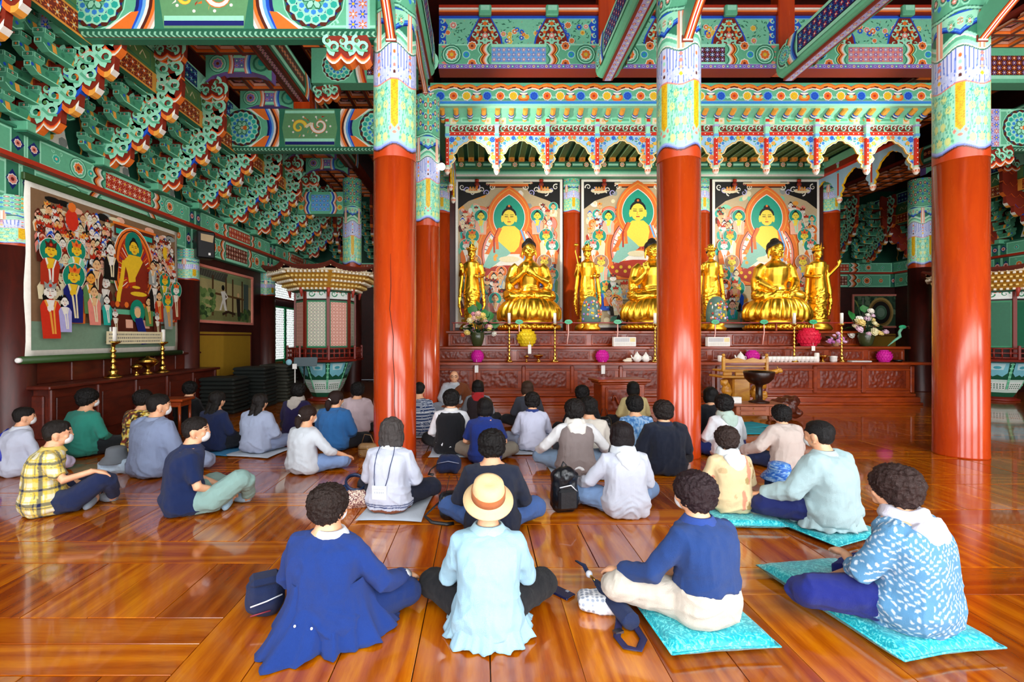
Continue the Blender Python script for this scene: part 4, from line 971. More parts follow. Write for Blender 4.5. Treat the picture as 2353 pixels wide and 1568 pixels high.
for s_ in (-1, 1):
    for j in range(3):
        x = s_*5.2; y = .05+w_*j
        o = obj_of(BAYW[key], 'flowered_arch', can, (x, y if s_ > 0 else y+w_, 0), PI/2 if s_ > 0 else -PI/2); pend(x+s_*.0, y+w_, PI/2 if s_ > 0 else -PI/2)
# ceiling inside the canopy
cm = MB().box((0, 1.45, 1.40), (CW-.5, 2.9, .04), P['g3']); cm.build('inner_ceiling', PAINT, can)
rib = MB().box((0, 1.4, 1.335), (.17, 2.6, .09), hx('#5f7a52'))
cv = Vec(); cv.rect(-.085, 0, .085, 2.6, 'olive'); [cv.stroke([(-.06, .05+.1*i), (0, .1+.1*i), (.06, .05+.1*i)], .018, 'br', 1) for i in range(25)]; cv.rect(-.085, 0, -.07, 2.6, 'g2', 1)
cv.mbuild(rib, (0, .1, 1.29), (1, 0, 0), (0, 1, 0)) if False else cv.mbuild(rib, (0, 2.7, 1.29), (1, 0, 0), (0, -1, 0))
rib.box((0, 2.55, 1.25), (.16, .1, .10), P['or2']); cd = Vec(); cd.poly([(-.07, 0), (.07, 0), (.07, .05), (0, .12), (-.07, .05)], 'or2'); cd.poly([(-.04, .01), (.04, .01), (0, .08)], 'or_', 1); cd.mbuild(rib, (0, 2.49, 1.19), (1, 0, 0), (0, 0, 1))
ribm = rib.mesh('ceiling_rib'); ribm.materials.append(PAINT)
for k in range(37): obj_of(ribm, 'ceiling_rib', can, (-5.0+10.0*k/36, 0, 0))
tie = MB()
for s_ in (-1, 1):
    tie.box((0, 0, 0), (.12, 1.7, .10), P['olive'], M=Matrix.Translation((s_*1.9, 1.0, 1.2)) @ Matrix.Rotation(s_*.6, 4, 'Z'))
tie.build('corner_tie', PAINT, can)
# altar back wall with its head beam
aw = MB().box((KX, Y3+.02, 4.5), (X4-X1, .16, 9.0)).build('wall_altar', DKRED); tag(aw, kind='structure')
t = empty('altar_head_beam', (KX, 13.5, 6.05), 0, 'long green painted beam above the three altar paintings', 'beam')
mb = MB().box((0, 0, .10), (11.0, .2, .20), P['g1']).box((0, .03, .33), (11.0, .14, .26), P['olive']); c = Vec(); c.rect(-5.5, 0, 5.5, .06, 'wh'); c.rect(-5.5, .06, 5.5, .11, 'g2'); c.rect(-5.5, .11, 5.5, .15, 'g1'); c.rect(-5.5, .15, 5.5, .20, 'g3')
for k in range(22): x = -5.25+k*.5; c.rect(x-.16, .25, x+.16, .42, 'g3', 1); c.rect(x-.14, .30, x+.14, .36, 'g2', 2); m_flower(c, x+.25, .33, .07, 'pk', 'cr', 'g2', 7, 1)
c.mbuild(mb, (0, -.101, 0), (1, 0, 0), (0, 0, 1)); mb.build('timber', PAINT, t)
# ---------------------------------------------------------------- painted figures
def figure(c, x, y, s, halo='te', face='ye2', robe='rd2', hair='bk', crown=None, robe2='cr', l0=0, tall=5.0, sit=False):
    if halo: c.circ(x, y, 2.05*s, P['wh'], 18, dl=l0); c.circ(x, y, 1.95*s, halo, 18, dl=l0+1)
    if sit: c.poly([(x-3.2*s, y-4.8*s), (x-2.6*s, y-3.7*s), (x-1.7*s, y-1.9*s), (x-.6*s, y-1.1*s), (x+.6*s, y-1.1*s), (x+1.7*s, y-1.9*s), (x+2.6*s, y-3.7*s), (x+3.2*s, y-4.8*s)], robe, l0+2)
    else: c.poly([(x-1.5*s, y-tall*s), (x-1.75*s, y-2.2*s), (x-1.2*s, y-1.35*s), (x, y-1.0*s), (x+1.2*s, y-1.35*s), (x+1.75*s, y-2.2*s), (x+1.5*s, y-tall*s)], robe, l0+2)
    c.poly([(x-.75*s, y-1.2*s), (x+.75*s, y-1.2*s), (x+.35*s, y-2.6*s), (x-.35*s, y-2.6*s)], face, l0+3)
    c.stroke([(x-.9*s, y-1.25*s), (x-.1*s, y-3.2*s), (x+.2*s, y-tall*s*.9)], .35*s, robe2, l0+4); c.stroke([(x+.95*s, y-1.3*s), (x+.5*s, y-2.8*s), (x+.6*s, y-tall*s*.9)], .3*s, robe2, l0+4)
    c.circ(x, y+.35*s, .98*s, hair, 14, ry=1.0*s, dl=l0+3); c.circ(x, y, .86*s, face, 14, ry=1.05*s, dl=l0+4)
    for sx in (-1, 1): c.circ(x+sx*.9*s, y-.15*s, .18*s, face, 6, ry=.5*s, dl=l0+4); c.stroke([(x+sx*.15*s, y+.12*s), (x+sx*.58*s, y+.14*s)], .10*s, 'br', l0+5); c.stroke([(x+sx*.12*s, y+.35*s), (x+sx*.6*s, y+.38*s)], .06*s, 'bk', l0+5)
    c.stroke([(x-.05*s, y+.1*s), (x-.14*s, y-.28*s), (x+.08*s, y-.3*s)], .06*s, 'or_', l0+5); c.stroke([(x-.22*s, y-.55*s), (x+.22*s, y-.55*s)], .12*s, 'rd2', l0+5)
    if crown: c.poly([(x-.85*s, y+.5*s), (x-1.1*s, y+1.5*s), (x-.45*s, y+1.15*s), (x, y+1.9*s), (x+.45*s, y+1.15*s), (x+1.1*s, y+1.5*s), (x+.85*s, y+.5*s)], crown, l0+6); c.circ(x, y+.95*s, .28*s, 'rd3', 7, dl=l0+7)
    else: c.circ(x, y+1.25*s, .45*s, hair, 9, dl=l0+3)
    if not sit:
        c.circ(x-.25*s, y-2.5*s, .38*s, face, 7, ry=.5*s, dl=l0+6); c.circ(x+.25*s, y-2.35*s, .3*s, face, 7, ry=.45*s, dl=l0+6)
def crowd(c, x0, y0, x1, y1, n, s0, s1, rnd, l0=1, faces=('wh', 'sk', 'pk', 'cr', 'sk'), robes=('rd', 'or_', 'pk2', 'olive', 'gy', 'cr', 'bk', 'te', 'br'), halo=0.0):
    pts = sorted(((rnd.uniform(x0, x1), rnd.uniform(y0, y1)) for _ in range(n)), key=lambda p: -p[1])
    for i, (x, y) in enumerate(pts):
        s = rnd.uniform(s0, s1)*(1.0+.25*(y1-y)/(y1-y0)); c.l = l0+i*2
        figure(c, x, y, s, rnd.choice(('te', 'or_', 'g2')) if rnd.random() < halo else None, rnd.choice(faces), rnd.choice(robes), rnd.choice(('bk', 'br', 'bk', 'rd', 'bl')), rnd.choice((None, None, None, 'br', 'rd2', 'or2')), rnd.choice(('wh', 'cr', 'lb', 'pk')), 0, 4.2)
    return l0+n*2+8
def altar_painting(x0, x1, idx):
    W_ = x1-x0; H = 4.22; rnd = random.Random(40+idx); c = Vec(.0004)
    c.rect(0, 0, W_, H, 'wh'); b = .07; c.l = 1; c.rect(b, b, W_-b, H-b, hx('#c9b48c')); m = W_/2
    for k in range(150):
        x, y = rnd.uniform(b+.05, W_-b-.05), rnd.uniform(b+.1, H-.3); c.l = 2; c.circ(x, y, rnd.uniform(.05, .13), rnd.choice(('cr', 'wh', 'pk', 'gm', 'or2', 'lb', 'pk2', 'gy')), 9, ry=rnd.uniform(.04, .1), rot=rnd.uniform(0, 3))
    c.l = 3
    for d in (-1, 1):                                               # dark sky corners with pale curling clouds
        c.poly([(m+d*(W_/2-b), H-b), (m+d*(W_/2-b-1.05), H-b), (m+d*(W_/2-b-.85), H-.42), (m+d*(W_/2-b-.3), H-.62), (m+d*(W_/2-b), H-.85)], 'bk')
        for k in range(7): c.spiral(m+d*(W_/2-b-.12-.14*k), H-.22-.08*(k % 3), .09, 1.2, .035, 'lv' if k % 2 else 'wh', rnd.uniform(0, 6), d, n=12, dl=1)
        c.circ(m+d*(W_/2-.5), H-.33, .24, 'cr', 10, ry=.07, dl=2)
        for k in range(3): figure(c, m+d*(W_/2-.42-.08*k), H-.24, .028, None, 'or2', 'or_', 'br', None, 'cr', 3, 3.0)
        c.spiral(m+d*.62, H-.12, .05, 1, .02, 'pk2', 0, d, dl=1)
    c.rect(m-.55, H-.20, m+.55, H-.13, 'or_', 1); c.rect(m-.45, H-.24, m+.45, H-.20, 'br', 1); c.rect(m-.65, H-.13, m+.65, H-.09, 'cr', 2)
    for d in (-1, 1):                                               # guardians with orange haloes in the upper corners
        for (ox, oy, r) in ((.80, 3.18, .28), (1.14, 2.95, .24), (1.16, 2.35, .24), (1.18, 2.62, .2)):
            c.l = 4; c.circ(m+d*ox, oy, r, 'or_', 16); c.circ(m+d*ox, oy, r*.9, 'pk2', 16, dl=1); c.l = 6
            for k in range(3): figure(c, m+d*ox+rnd.uniform(-.16, .16), oy+rnd.uniform(-.22, .06), .075, None, rnd.choice(('wh', 'cr', 'wh', 'sk')), rnd.choice(('wh', 'pk', 'rd2', 'gy', 'te')), rnd.choice(('br', 'or_', 'gy', 'wh')), rnd.choice((None, 'or_')), rnd.choice(('wh', 'or2')), k*8, 4.2)
    crowd(c, b+.12, 1.7, m-.55, H-.75, 26, .055, .07, rnd, 8, faces=('wh', 'cr', 'sk', 'wh'), robes=('rd2', 'pk', 'gm', 'gy', 'or_', 'cr', 'te', 'br'), halo=.2); crowd(c, m+.55, 1.7, W_-b-.12, H-.75, 26, .055, .07, rnd, 8, faces=('wh', 'cr', 'sk', 'wh'), robes=('rd2', 'pk', 'gm', 'gy', 'or_', 'cr', 'te', 'br'), halo=.2)
    L0 = 76; c.l = L0
    s = .215 if idx != 1 else .235; hy = 3.12 if idx != 1 else 3.28      # the central Buddha
    def mand(cx_, cy_, rx, ry, col, dl):
        q = []
        for i in range(25):
            a = -PI*.28+(PI*1.56)*i/24; xx, yy = rx*math.cos(a), ry*math.sin(a)
            if yy > 0: yy += ry*.22*(1-abs(xx)/rx)**2
            q.append((cx_+xx, cy_+yy))
        c.poly(q, col, dl)
    for k, (f, cc) in enumerate(((1.0, 'or_'), (.93, 'or2'), (.90, 'or_'), (.80, 'br'), (.78, 'pk2'), (.72, 'wh'))): mand(m, hy-1.05, .98*f, 1.12*f, cc, k)
    for k in range(30):
        a = -PI*.2+PI*1.4*k/29; c.stroke([(m+.42*math.cos(a), hy-1.05+.5*math.sin(a)), (m+.70*math.cos(a), hy-1.0+.80*math.sin(a))], .02, ('nv', 'ye', 'wh', 'rd2')[k % 4], 6)
    for k, (f, cc) in enumerate(((1.0, 'or_'), (.92, 'or2'), (.88, 'or_'), (.74, 'wh'), (.71, hx('#1fa184')))): mand(m, hy, .62*f, .74*f, cc, 8+k)
    c.l = L0+14
    c.circ(m, hy-1.62, .82, 'rd2', 18, ry=.27); [c.circ(m-.72+.12*k, hy-1.62+.06*(-1)**k, .05, 'ye', 7, dl=1) for k in range(13)]
    figure(c, m, hy, s, None, 'ye2', 'or_', 'bk', None, 'rd2', 2, 5, True)
    c.l = L0+24
    c.poly([(m-.16, hy-.24), (m+.16, hy-.24), (m+.29, hy-.36), (m+.33, hy-.55), (m+.28, hy-.82), (m+.15, hy-.98), (m-.15, hy-.98), (m-.28, hy-.82), (m-.33, hy-.55), (m-.29, hy-.36)], 'ye2'); c.stroke([(m-.24, hy-.3), (m-.36, hy-.55), (m-.33, hy-.9)], .09, 'or_', 2); c.stroke([(m-.30, hy-.3), (m-.43, hy-.6), (m-.42, hy-1.0)], .05, 'rd2', 2); c.poly([(m-.36, hy-.62), (m-.05, hy-.9), (m+.05, hy-1.0), (m-.55, hy-1.45), (m-.75, hy-1.4)], hx('#8fc7b4'), 1)
    c.poly([(m+.36, hy-.4), (m+.62, hy-.75), (m+.7, hy-1.35), (m+.3, hy-1.1)], 'or_', 1); c.stroke([(m+.34, hy-.35), (m+.5, hy-.8), (m+.42, hy-1.3)], .05, 'lb', 2); c.stroke([(m+.42, hy-.38), (m+.6, hy-.9), (m+.55, hy-1.3)], .03, 'wh', 2)
    for k in range(8): c.circ(m+rnd.choice((-1, 1))*rnd.uniform(.35, .62), hy-rnd.uniform(.6, 1.3), .05, 'or2', 7, dl=2)
    c.circ(m, hy-1.18, .3, 'cr', 10, ry=.09, dl=2); c.circ(m-.04, hy-.72, .1, 'ye2', 8, ry=.06, dl=3); c.circ(m+.05, hy-.62, .06, 'ye2', 8, ry=.1, dl=3); c.circ(m, hy+.33, .035, 'or_', 8, dl=3)
    c.l = L0+30
    TE = hx('#219a83')
    for d in (-1, 1):                                               # attendants
        for (ox, oy, s_, h_, fc, rb, cr_) in ((.80, 3.16, .095, TE, 'ye2', 'pk', None), (1.05, 2.60, .10, TE, 'ye2' if d > 0 else 'ye', 'cr', 'or_'), (1.22, 2.32, .095, TE, 'wh', 'or_', 'pk2'), (1.0, 1.86, .105, hx('#b08468'), 'ye2', 'pk', 'or2'),
                                              (.98, 2.12, .0, TE, 'ye', 'te', None), (.86, 1.12, .115, TE, 'ye2', 'bl' if d < 0 else 'or_', 'or2'), (1.22, 1.50, .095, TE, 'sk', 'olive', 'or_'), (1.22, .82, .095, TE, 'sk', 'rd2', 'br')):
            if s_ > 0: figure(c, m+d*ox*W_/3.05, oy, s_, h_, fc, rb, 'bk', cr_, rnd.choice(('wh', 'cr', 'lb', 'g2')), 0, 5.5); c.l += 9
    crowd(c, b+.1, .45, W_-b-.1, 1.6, 26, .07, .085, rnd, c.l, halo=.25)
    t = empty('altar_painting', ((x0+x1)/2, 13.62, 1.82), 0, '%s altar painting of a haloed Buddha among attendants' % ('left', 'middle', 'right')[idx], 'painting')
    MB().box((0, .012, H/2), (W_, .024, H), P['wh']).build('backing_board', PAINT, t)
    c.build('painted_surface', (-W_/2, -.001, 0), parent=t)
    for x in (-W_*.3, W_*.3):                                         # red knots hanging at the top edge
        o = MB().ell((x, -.05, H-.05), (.06, .04, .05), 8, 6, P['rd2']).ell((x, -.05, H-.16), (.075, .04, .07), 8, 6, P['rd']).tube([(x, -.05, H-.2), (x-.01, -.05, H-.33)], [.035, .015], 6, P['or_']).build('hanging_knot', PAINT, t)
    return t
altar_painting(-.72, 2.32, 0); altar_painting(2.86, 6.05, 1); altar_painting(6.59, 9.63, 2)
# lamp globes on the two rear columns light the altar
for x, tx in ((X1+.32, 3.2), (X4-.32, 5.8)):
    t = empty('spot_lamp', (x, Y2-.12, 5.08), 0, 'small white lamp globe on the %s rear column' % ('left' if x < 4 else 'right'), 'lamp')
    lm, nt_, b_ = newmat('lamp_glass'); b_.inputs['Emission Color'].default_value = (1, .97, .9, 1); b_.inputs['Emission Strength'].default_value = 3.0; b_.inputs['Base Color'].default_value = (.9, .9, .88, 1)
    MB().ell((0, 0, 0), .075, 12, 8).build('globe', lm, t); MB().tube([(0, .02, .06), (-.12 if x < 4 else .12, .1, .1)], .015, 6).build('arm', plain('lamp_arm', '#d8d8d4', .4), t)
    spot('altar_spot', (x, Y2-.22, 5.0), (tx, 12.6, 2.9), 520, 1.75, .8)
    spot('canopy_spot', (x+(.25 if x < 4 else -.25), Y2-.35, 5.1), (KX, 11.2, 6.4), 260, 2.0, .9)
# ================================================================ altar
ALT = wood('altar_red_wood', '#6e1f04', '#ab450c', .32, (.25, 1, 1), 8, .25)
ALT2 = wood('altar_carved_wood', '#521404', '#8c3208', .40, (1, 1, 1), 14)
GOLDW = wood('honey_wood', '#b5701a', '#e0a53a', .35, (.3, 1, 1), 9, .2)
def gold_mat(name, col, rough):
    m, nt, b = newmat(name); v = texco(nt)
    nt.links.new(mixc(nt, noise_tex(nt, v, 5, 4), [c*.85 for c in hx(col)], hx(col)), b.inputs['Base Color'])
    b.inputs['Metallic'].default_value = 1.0
    nt.links.new(ramp(nt, noise_tex(nt, v, 9, 4), ((.3, (rough*.8,)*3), (.7, (rough*1.3,)*3))), b.inputs['Roughness'])
    bump(nt, b, noise_tex(nt, v, 14, 3), .12, .01); return m
GOLD = gold_mat('gilded_surface', '#ffc840', .33); BRASS = gold_mat('polished_brass', '#d9a94e', .22)
WHITE = plain('white_porcelain', '#f1efe8', .25); PAPER = plain('white_paper', '#f4f2ec', .7); BLACK = plain('black_plastic', '#0b0b0c', .4)
def relief(w_, h, seed, nx=44, nz=18, amp=.022, f=16):
    xs, zs = np.meshgrid(np.linspace(-w_/2, w_/2, nx), np.linspace(0, h, nz)); co = np.stack([xs.ravel(), np.zeros(xs.size), zs.ravel()], 1)
    d = (1-np.abs(vnoise(co, f, seed)))**2*.6+.5*vnoise(co, f*2.2, seed+3)
    edge = np.minimum(1, np.minimum(np.minimum(xs+w_/2, w_/2-xs), np.minimum(zs, h-zs)).ravel()/.03)
    co[:, 1] = -amp*np.clip(d, 0, 1.2)*edge
    fs = [(j*nx+i, j*nx+i+1, (j+1)*nx+i+1, (j+1)*nx+i) for j in range(nz-1) for i in range(nx-1)]
    mb = MB(); mb.add([tuple(p) for p in co], fs, None, True); return mb
ac = empty('altar_counter', (KX, 10.95, 0), 0, 'long carved red-brown altar counter, the lowest and nearest tier', 'altar')
AL, AR = -1.25-KX, 9.9-KX
body = MB().box(((AL+AR)/2, .28, .12), (AR-AL+.2, .7, .12), bev=.012).box(((AL+AR)/2, .29, .03), (AR-AL+.3, .76, .06), bev=.012).box(((AL+AR)/2, .30, .22), (AR-AL+.08, .66, .08), bev=.02).box(((AL+AR)/2, .33, .58), (AR-AL, .55, .68), bev=.01)
body.build('body', ALT, ac)
MB().box(((AL+AR)/2+.05, .15, .95), (AR-AL+.34, .74, .06), bev=.012).build('top_board', ALT, ac)
rel = [relief(.86, .40, k) for k in range(3)]; rel = [r_.mesh('carved_panel') for r_ in rel]; [r_.materials.append(ALT2) for r_ in rel]
npn = 10; pw = (AR-AL)/npn
stl = MB().box((0, -.01, .58), (.09, .05, .62), bev=.015).mesh('stile'); stl.materials.append(ALT)
for k in range(npn):
    x = AL+(k+.5)*pw; obj_of(rel[k % 3], 'carved_panel', ac, (x, .052, .38))
    obj_of(stl, 'stile', ac, (AL+k*pw, .05, 0))
    for z in (.35, .80): MB().box((x, .045, z), (pw-.08, .03, .045), bev=.01).build('panel_rail', ALT, ac)
obj_of(stl, 'stile', ac, (AR, .05, 0))
def tier(name, label, y, z0, z1, xl, xr, dep, npan):
    t = empty(name, (KX, y, z0), 0, label, 'altar'); h = z1-z0
    MB().box(((xl+xr)/2, dep/2+.06, h/2-.03), (xr-xl-.1, dep, h-.06), bev=.01).build('body', ALT, t)
    MB().box(((xl+xr)/2, dep/2-.02, h-.03), (xr-xl, dep+.06, .06), bev=.012).build('top_board', ALT, t)
    w_ = (xr-xl-.1)/npan; r_ = relief(w_-.20, h-.16, npan, 40, 10, .018, 18).mesh('carved_cartouche'); r_.materials.append(ALT2)
    fr = MB()
    for (a, b, c_, d) in ((0, .035, w_-.14, .03), (0, h-.105, w_-.14, .03)): fr.box((a, 0, b), (c_, .03, d), bev=.008)
    for s_ in (-1, 1): fr.box((s_*(w_/2-.07), 0, h/2-.035), (.03, .03, h-.13), bev=.008)
    fr = fr.mesh('cartouche_frame'); fr.materials.append(ALT)
    for k in range(npan): x = xl+.05+(k+.5)*w_; obj_of(r_, 'carved_cartouche', t, (x, .058, .05)); obj_of(fr, 'cartouche_frame', t, (x, .055, 0))
    return t
tier('altar_step', 'middle altar tier with cartouche carvings, holding vases and big lanterns', 11.18, .985, 1.33, -5.55, 5.55, .5, 12)
tier('altar_platform', 'top altar tier on which the gilded statues stand', 11.55, 1.335, 1.70, -5.3, 5.05, 2.0, 12)
# the red rail with its green hooks
rl = empty('altar_rail', (KX, 11.42, 1.70), 0, 'thin red rail across the altar with green leaf hooks', 'rail')
MB().box((-.2, 0, .19), (9.9, .035, .03), bev=.008).build('bar', plain('rail_red', '#8a1c14', .35), rl)
for x in (-5.1, -2.4, .2, 2.6, 4.7): MB().box((x, .02, .09), (.04, .04, .18), bev=.006).build('rail_post', ALT, rl)
hook = MB(); e = [(-.10, 0), (-.07, .05), (-.03, .065), (.03, .065), (.07, .05), (.10, 0), (.06, -.03), (0, -.045), (-.06, -.03)]
hook.ext(e, -.02, .02, (0, -.03, .2), (1, 0, 0), (0, 0, 1), hx('#2fae74'), hx('#1d7a50')); cvh = Vec(); cvh.stroke([(-.05, .02), (0, .0), (.05, .02)], .02, 'g3'); cvh.mbuild(hook, (0, -.051, .2), (1, 0, 0), (0, 0, 1))
hkm = hook.mesh('leaf_hook'); hkm.materials.append(GLOSSP)
rb = MB()
for k, cc in enumerate(('rd2', 'wh', 'pk2', 'wh', 'rd')): rb.tube([(-.012+.006*k, -.04, .16), (-.01+.006*k, -.045, -.05), (-.03+.006*k, -.04, -.2), (-.045+.006*k, -.04, -.33)], .005, 5, P[cc])
rbm = rb.mesh('striped_cord'); rbm.materials.append(PAINT)
for px_ in (1193, 1306, 1419, 1643, 1755, 1868):
    x = (px_-CX)/FPX*11.39-KX; o = obj_of(hkm, 'leaf_hook', rl, (x, 0, 0)); obj_of(rbm, 'striped_cord', o)
dr = MB().tube([(0, 0, 0), (-.08, -.02, -.1), (-.06, -.02, -.2), (-.2, -.02, -.3), (-.35, -.02, -.42)], [.035, .03, .035, .025, .008], 7, P['gm']).ell((.02, 0, .03), (.09, .04, .05), 9, 6, hx('#35c48a')).tube([(.08, 0, .03), (.16, 0, .05), (.17, 0, -.01)], .012, 6, P['br'])
drago = dr.build('dragon_hook', GLOSSP); drago.location = (9.98, 11.35, 1.76); tag(drago, 'green dragon-shaped hook beyond the right end of the altar rail', 'hook')
# ---------------------------------------------------------------- gilded statues
def gfold(seed, amp=.026, f=(6, 6, 22)):
    def d(co, no):
        w_ = np.stack([co[:, 0]+.05*np.sin(co[:, 2]*9), co[:, 1], co[:, 2]+.25*np.abs(co[:, 0])+.06*vnoise(co, 3.5, seed)], 1)
        m = np.clip((1.18-co[:, 2])/.2, 0, 1)
        return amp*m*((1-np.abs(vnoise(w_, f, seed)))**2-.6)
    return d
def head_forms(mb, c, s, col=None, yaw=0.0, face=True):
    """head with brow, nose, mouth, chin and ears; looks along -Y of its own frame, turned by yaw"""
    Mz = Matrix.Rotation(yaw, 3, 'Z')
    def pt(x, y, z): return Vector(c)+Mz @ Vector((x*s, y*s, z*s))
    def el(x, y, z, rx, ry, rz, n=10): mb.ell(pt(x, y, z), (rx*s, ry*s, rz*s), n, max(6, n-2), col, Mz.copy())
    el(0, .02, .10, .74, .90, .92, 14); el(0, -.18, -.35, .60, .62, .62, 12)
    if face:
        el(0, -.62, -.72, .24, .20, .18); el(0, -.80, -.22, .13, .22, .16); el(0, -.76, .02, .09, .18, .26)
        el(-.30, -.66, .14, .24, .14, .08); el(.30, -.66, .14, .24, .14, .08); el(0, -.76, -.47, .22, .10, .06); el(0, -.745, -.56, .18, .10, .05)
        el(-.40, -.55, -.25, .20, .20, .22); el(.40, -.55, -.25, .20, .20, .22)
    for sx in (-1, 1): el(sx*.74, .06, -.10, .09, .20, .30); el(sx*.70, .02, -.42, .07, .10, .16)
def finger_hand(mb, wrist, d, up, s=1.0, curl=.35, col=None, side=1, thick=.0095):
    """palm, four jointed fingers of different length and a thumb leaving the side of the palm"""
    d = Vector(d).normalized(); up = (Vector(up)-d*Vector(up).dot(d)).normalized(); sd = d.cross(up)*side; w_ = Vector(wrist)
    mb.tube([w_-d*.03*s, w_+d*.02*s, w_+d*.055*s, w_+d*.09*s], [.026*s, .032*s, .040*s, .036*s], 8, col, flat=.55, up=up)
    for k, ln in enumerate((.068, .078, .073, .056)):
        o = (k-1.5)*.0205*s; p = w_+d*.085*s+sd*o; a = p; pts = [a-d*.02*s, a]; ang = 0
        for j, fr in enumerate((.42, .32, .26)):
            ang += curl*(.8 if j == 0 else 1.0); a = a+(d*math.cos(ang)-up*math.sin(ang))*ln*fr*s; pts.append(a)
        t_ = thick*s; mb.tube(pts, [t_*1.05, t_*1.08, t_, t_*.92, t_*.72], 7, col)
    b = w_+d*.03*s-sd*.032*s; mb.tube([b+sd*.012*s, b-sd*.018*s+d*.025*s-up*.006*s, b-sd*.024*s+d*.052*s-up*.016*s, b-sd*.016*s+d*.075*s-up*.024*s], [thick*1.3*s, thick*1.25*s, thick*1.1*s, thick*.8*s], 7, col)
def buddha(x, idx):
    z0 = 1.72
    t = empty('gilded_buddha', (x, 12.45, z0), 0, ('left seated gilded Buddha with both hands raised at the chest', 'middle seated gilded Buddha with one palm raised', 'right seated gilded Buddha with hands resting in the lap')[idx], 'statue')
    S = .80; zb = .76
    m = MB()
    def p(a): return Vector((a[0]*S, a[1]*S, zb+a[2]*S))
    def tb(q, r, n=12): m.tube([p(a) for a in q], [k*S for k in r], n)
    tb([(0, .06, .02), (0, .05, .25), (0, .06, .5), (0, .04, .85), (0, .03, 1.08), (0, .03, 1.24), (0, .02, 1.33)], [.44, .42, .35, .41, .42, .27, .15], 20)
    for k in (.25, .7, .95): m.ell(p((0, .02, k)), (.43*S, .28*S, .26*S), 16, 10)
    for sx in (-1, 1):
        tb([(sx*.12, .12, .16), (sx*.42, -.10, .19), (sx*.72, -.18, .17), (sx*.60, -.36, .13), (sx*.1, -.46, .13)], [.24, .23, .18, .15, .13])
        m.ell(p((sx*.60, -.18, .14)), (.25*S, .28*S, .16*S)); tb([(sx*.36, .04, 1.13), (sx*.50, .05, 1.02), (sx*.60, .02, .72), (sx*.56, -.12, .60)], [.17, .18, .155, .15])
        tb([(sx*.62, .05, .75), (sx*.62, .0, .45), (sx*.55, .02, .25)], [.15, .16, .2])     # sleeve fall
    m.ell(p((0, -.2, .14)), (.62*S, .34*S, .17*S))
    hands = {0: (((-.20, -.40, .92), (.25, -.1, 1)), ((.16, -.40, .80), (-.6, -.1, .6))), 1: (((-.36, -.40, .88), (0, -.15, 1)), ((.42, -.42, .36), (-.5, -.6, -.05))), 2: (((-.20, -.45, .30), (1, -.15, .05)), ((.20, -.48, .31), (-1, -.15, .05)))}[idx]
    for sx, (hp, hd) in zip((-1, 1), hands):
        tb([(sx*.56, -.12, .60), ((sx*.56+hp[0])/2, (-.12+hp[1])/2-.02, (.60+hp[2])/2-.02), (hp[0], hp[1], hp[2])], [.14, .10, .055])
        finger_hand(m, p(hp), hd, (0, -1, .2) if idx != 2 else (0, 0, 1), 1.9, .12 if idx == 1 else .4, None, sx)
    tb([(0, .02, 1.25), (0, .0, 1.42)], [.135, .125]); tb([(0, 0, 1.33), (0, 0, 1.35)], [.15, .15])
    organic(m, 'gilded_body', GOLD, t, .016, 12, gfold(idx+1.0))
    h = MB(); head_forms(h, p((0, -.02, 1.66)), .285*S); h.tube([p((0, 0, 1.3)), p((0, 0, 1.5))], [.12*S, .12*S], 12)
    for sx in (-1, 1): h.ell(p((sx*.225, .0, 1.52)), (.03*S, .05*S, .14*S), 8, 6)
    organic(h, 'gilded_head', GOLD, t, .011, 3)
    hr = MB(); hr.ell(p((0, .035, 1.80)), (.238*S, .262*S, .19*S), 18, 12); hr.ell(p((0, .05, 1.95)), (.135*S, .14*S, .12*S), 12, 8); hr.ell(p((0, .10, 1.68)), (.228*S, .21*S, .2*S), 14, 10)
    organic(hr, 'curled_hair', plain('statue_hair', '#1b1412', .55), t, .011, 2, lambda co, no: .006*np.sin(co[:, 0]*110)*np.sin(co[:, 2]*110)*np.sin(co[:, 1]*110+1))
    MB().ell(p((.02, -.19, 1.845)), (.032*S, .02*S, .024*S), 8, 6).build('hair_jewel', GOLD, t)
    # brows, eyes and lips
    for sx in (-1, 1):
        MB().tube([p((sx*a, b, c_)) for a, b, c_ in ((.035, -.262, 1.70), (.09, -.262, 1.722), (.15, -.235, 1.70))], .006*S, 5).build('brow', plain('statue_line', '#5a3410', .5), t); MB().tube([p((sx*a, b, c_)) for a, b, c_ in ((.045, -.262, 1.665), (.09, -.262, 1.66), (.14, -.24, 1.668))], .007*S, 5).build('eyelid', plain('statue_line', '#5a3410', .5), t)
    MB().tube([p((-.05, -.25, 1.527)), p((0, -.262, 1.522)), p((.05, -.25, 1.527))], .009*S, 5).build('lips', plain('statue_lip', '#c2702a', .4), t)
    # draped cloth over the throne, and the lotus foot
    d = MB(); n = 168; rows = [(.60, .80), (.66, .74), (.74, .62), (.79, .48), (.77, .36), (.70, .30)]
    vs = []
    for j, (r, z) in enumerate(rows):
        for i in range(n):
            a = 2*PI*i/n; fo = .05*abs(math.sin(a*6.5+idx))*(j/3.0)+.03*math.sin(a*26+j*.5)*min(1, j/2)-.03
            sag = .05*abs(math.sin(a*4.5))*(1 if j >= 4 else 0); rr = (r+fo)*S*1.12; vs.append((rr*math.cos(a)*1.12, rr*math.sin(a)*.92-.04, (z-sag*1.2)))
    d.add(vs, [(j*n+(i+1) % n, j*n+i, (j+1)*n+i, (j+1)*n+(i+1) % n) for j in range(len(rows)-1) for i in range(n)], None, True); d.add(vs[:n], [tuple(range(n))])
    d.build('draped_hem', GOLD, t)
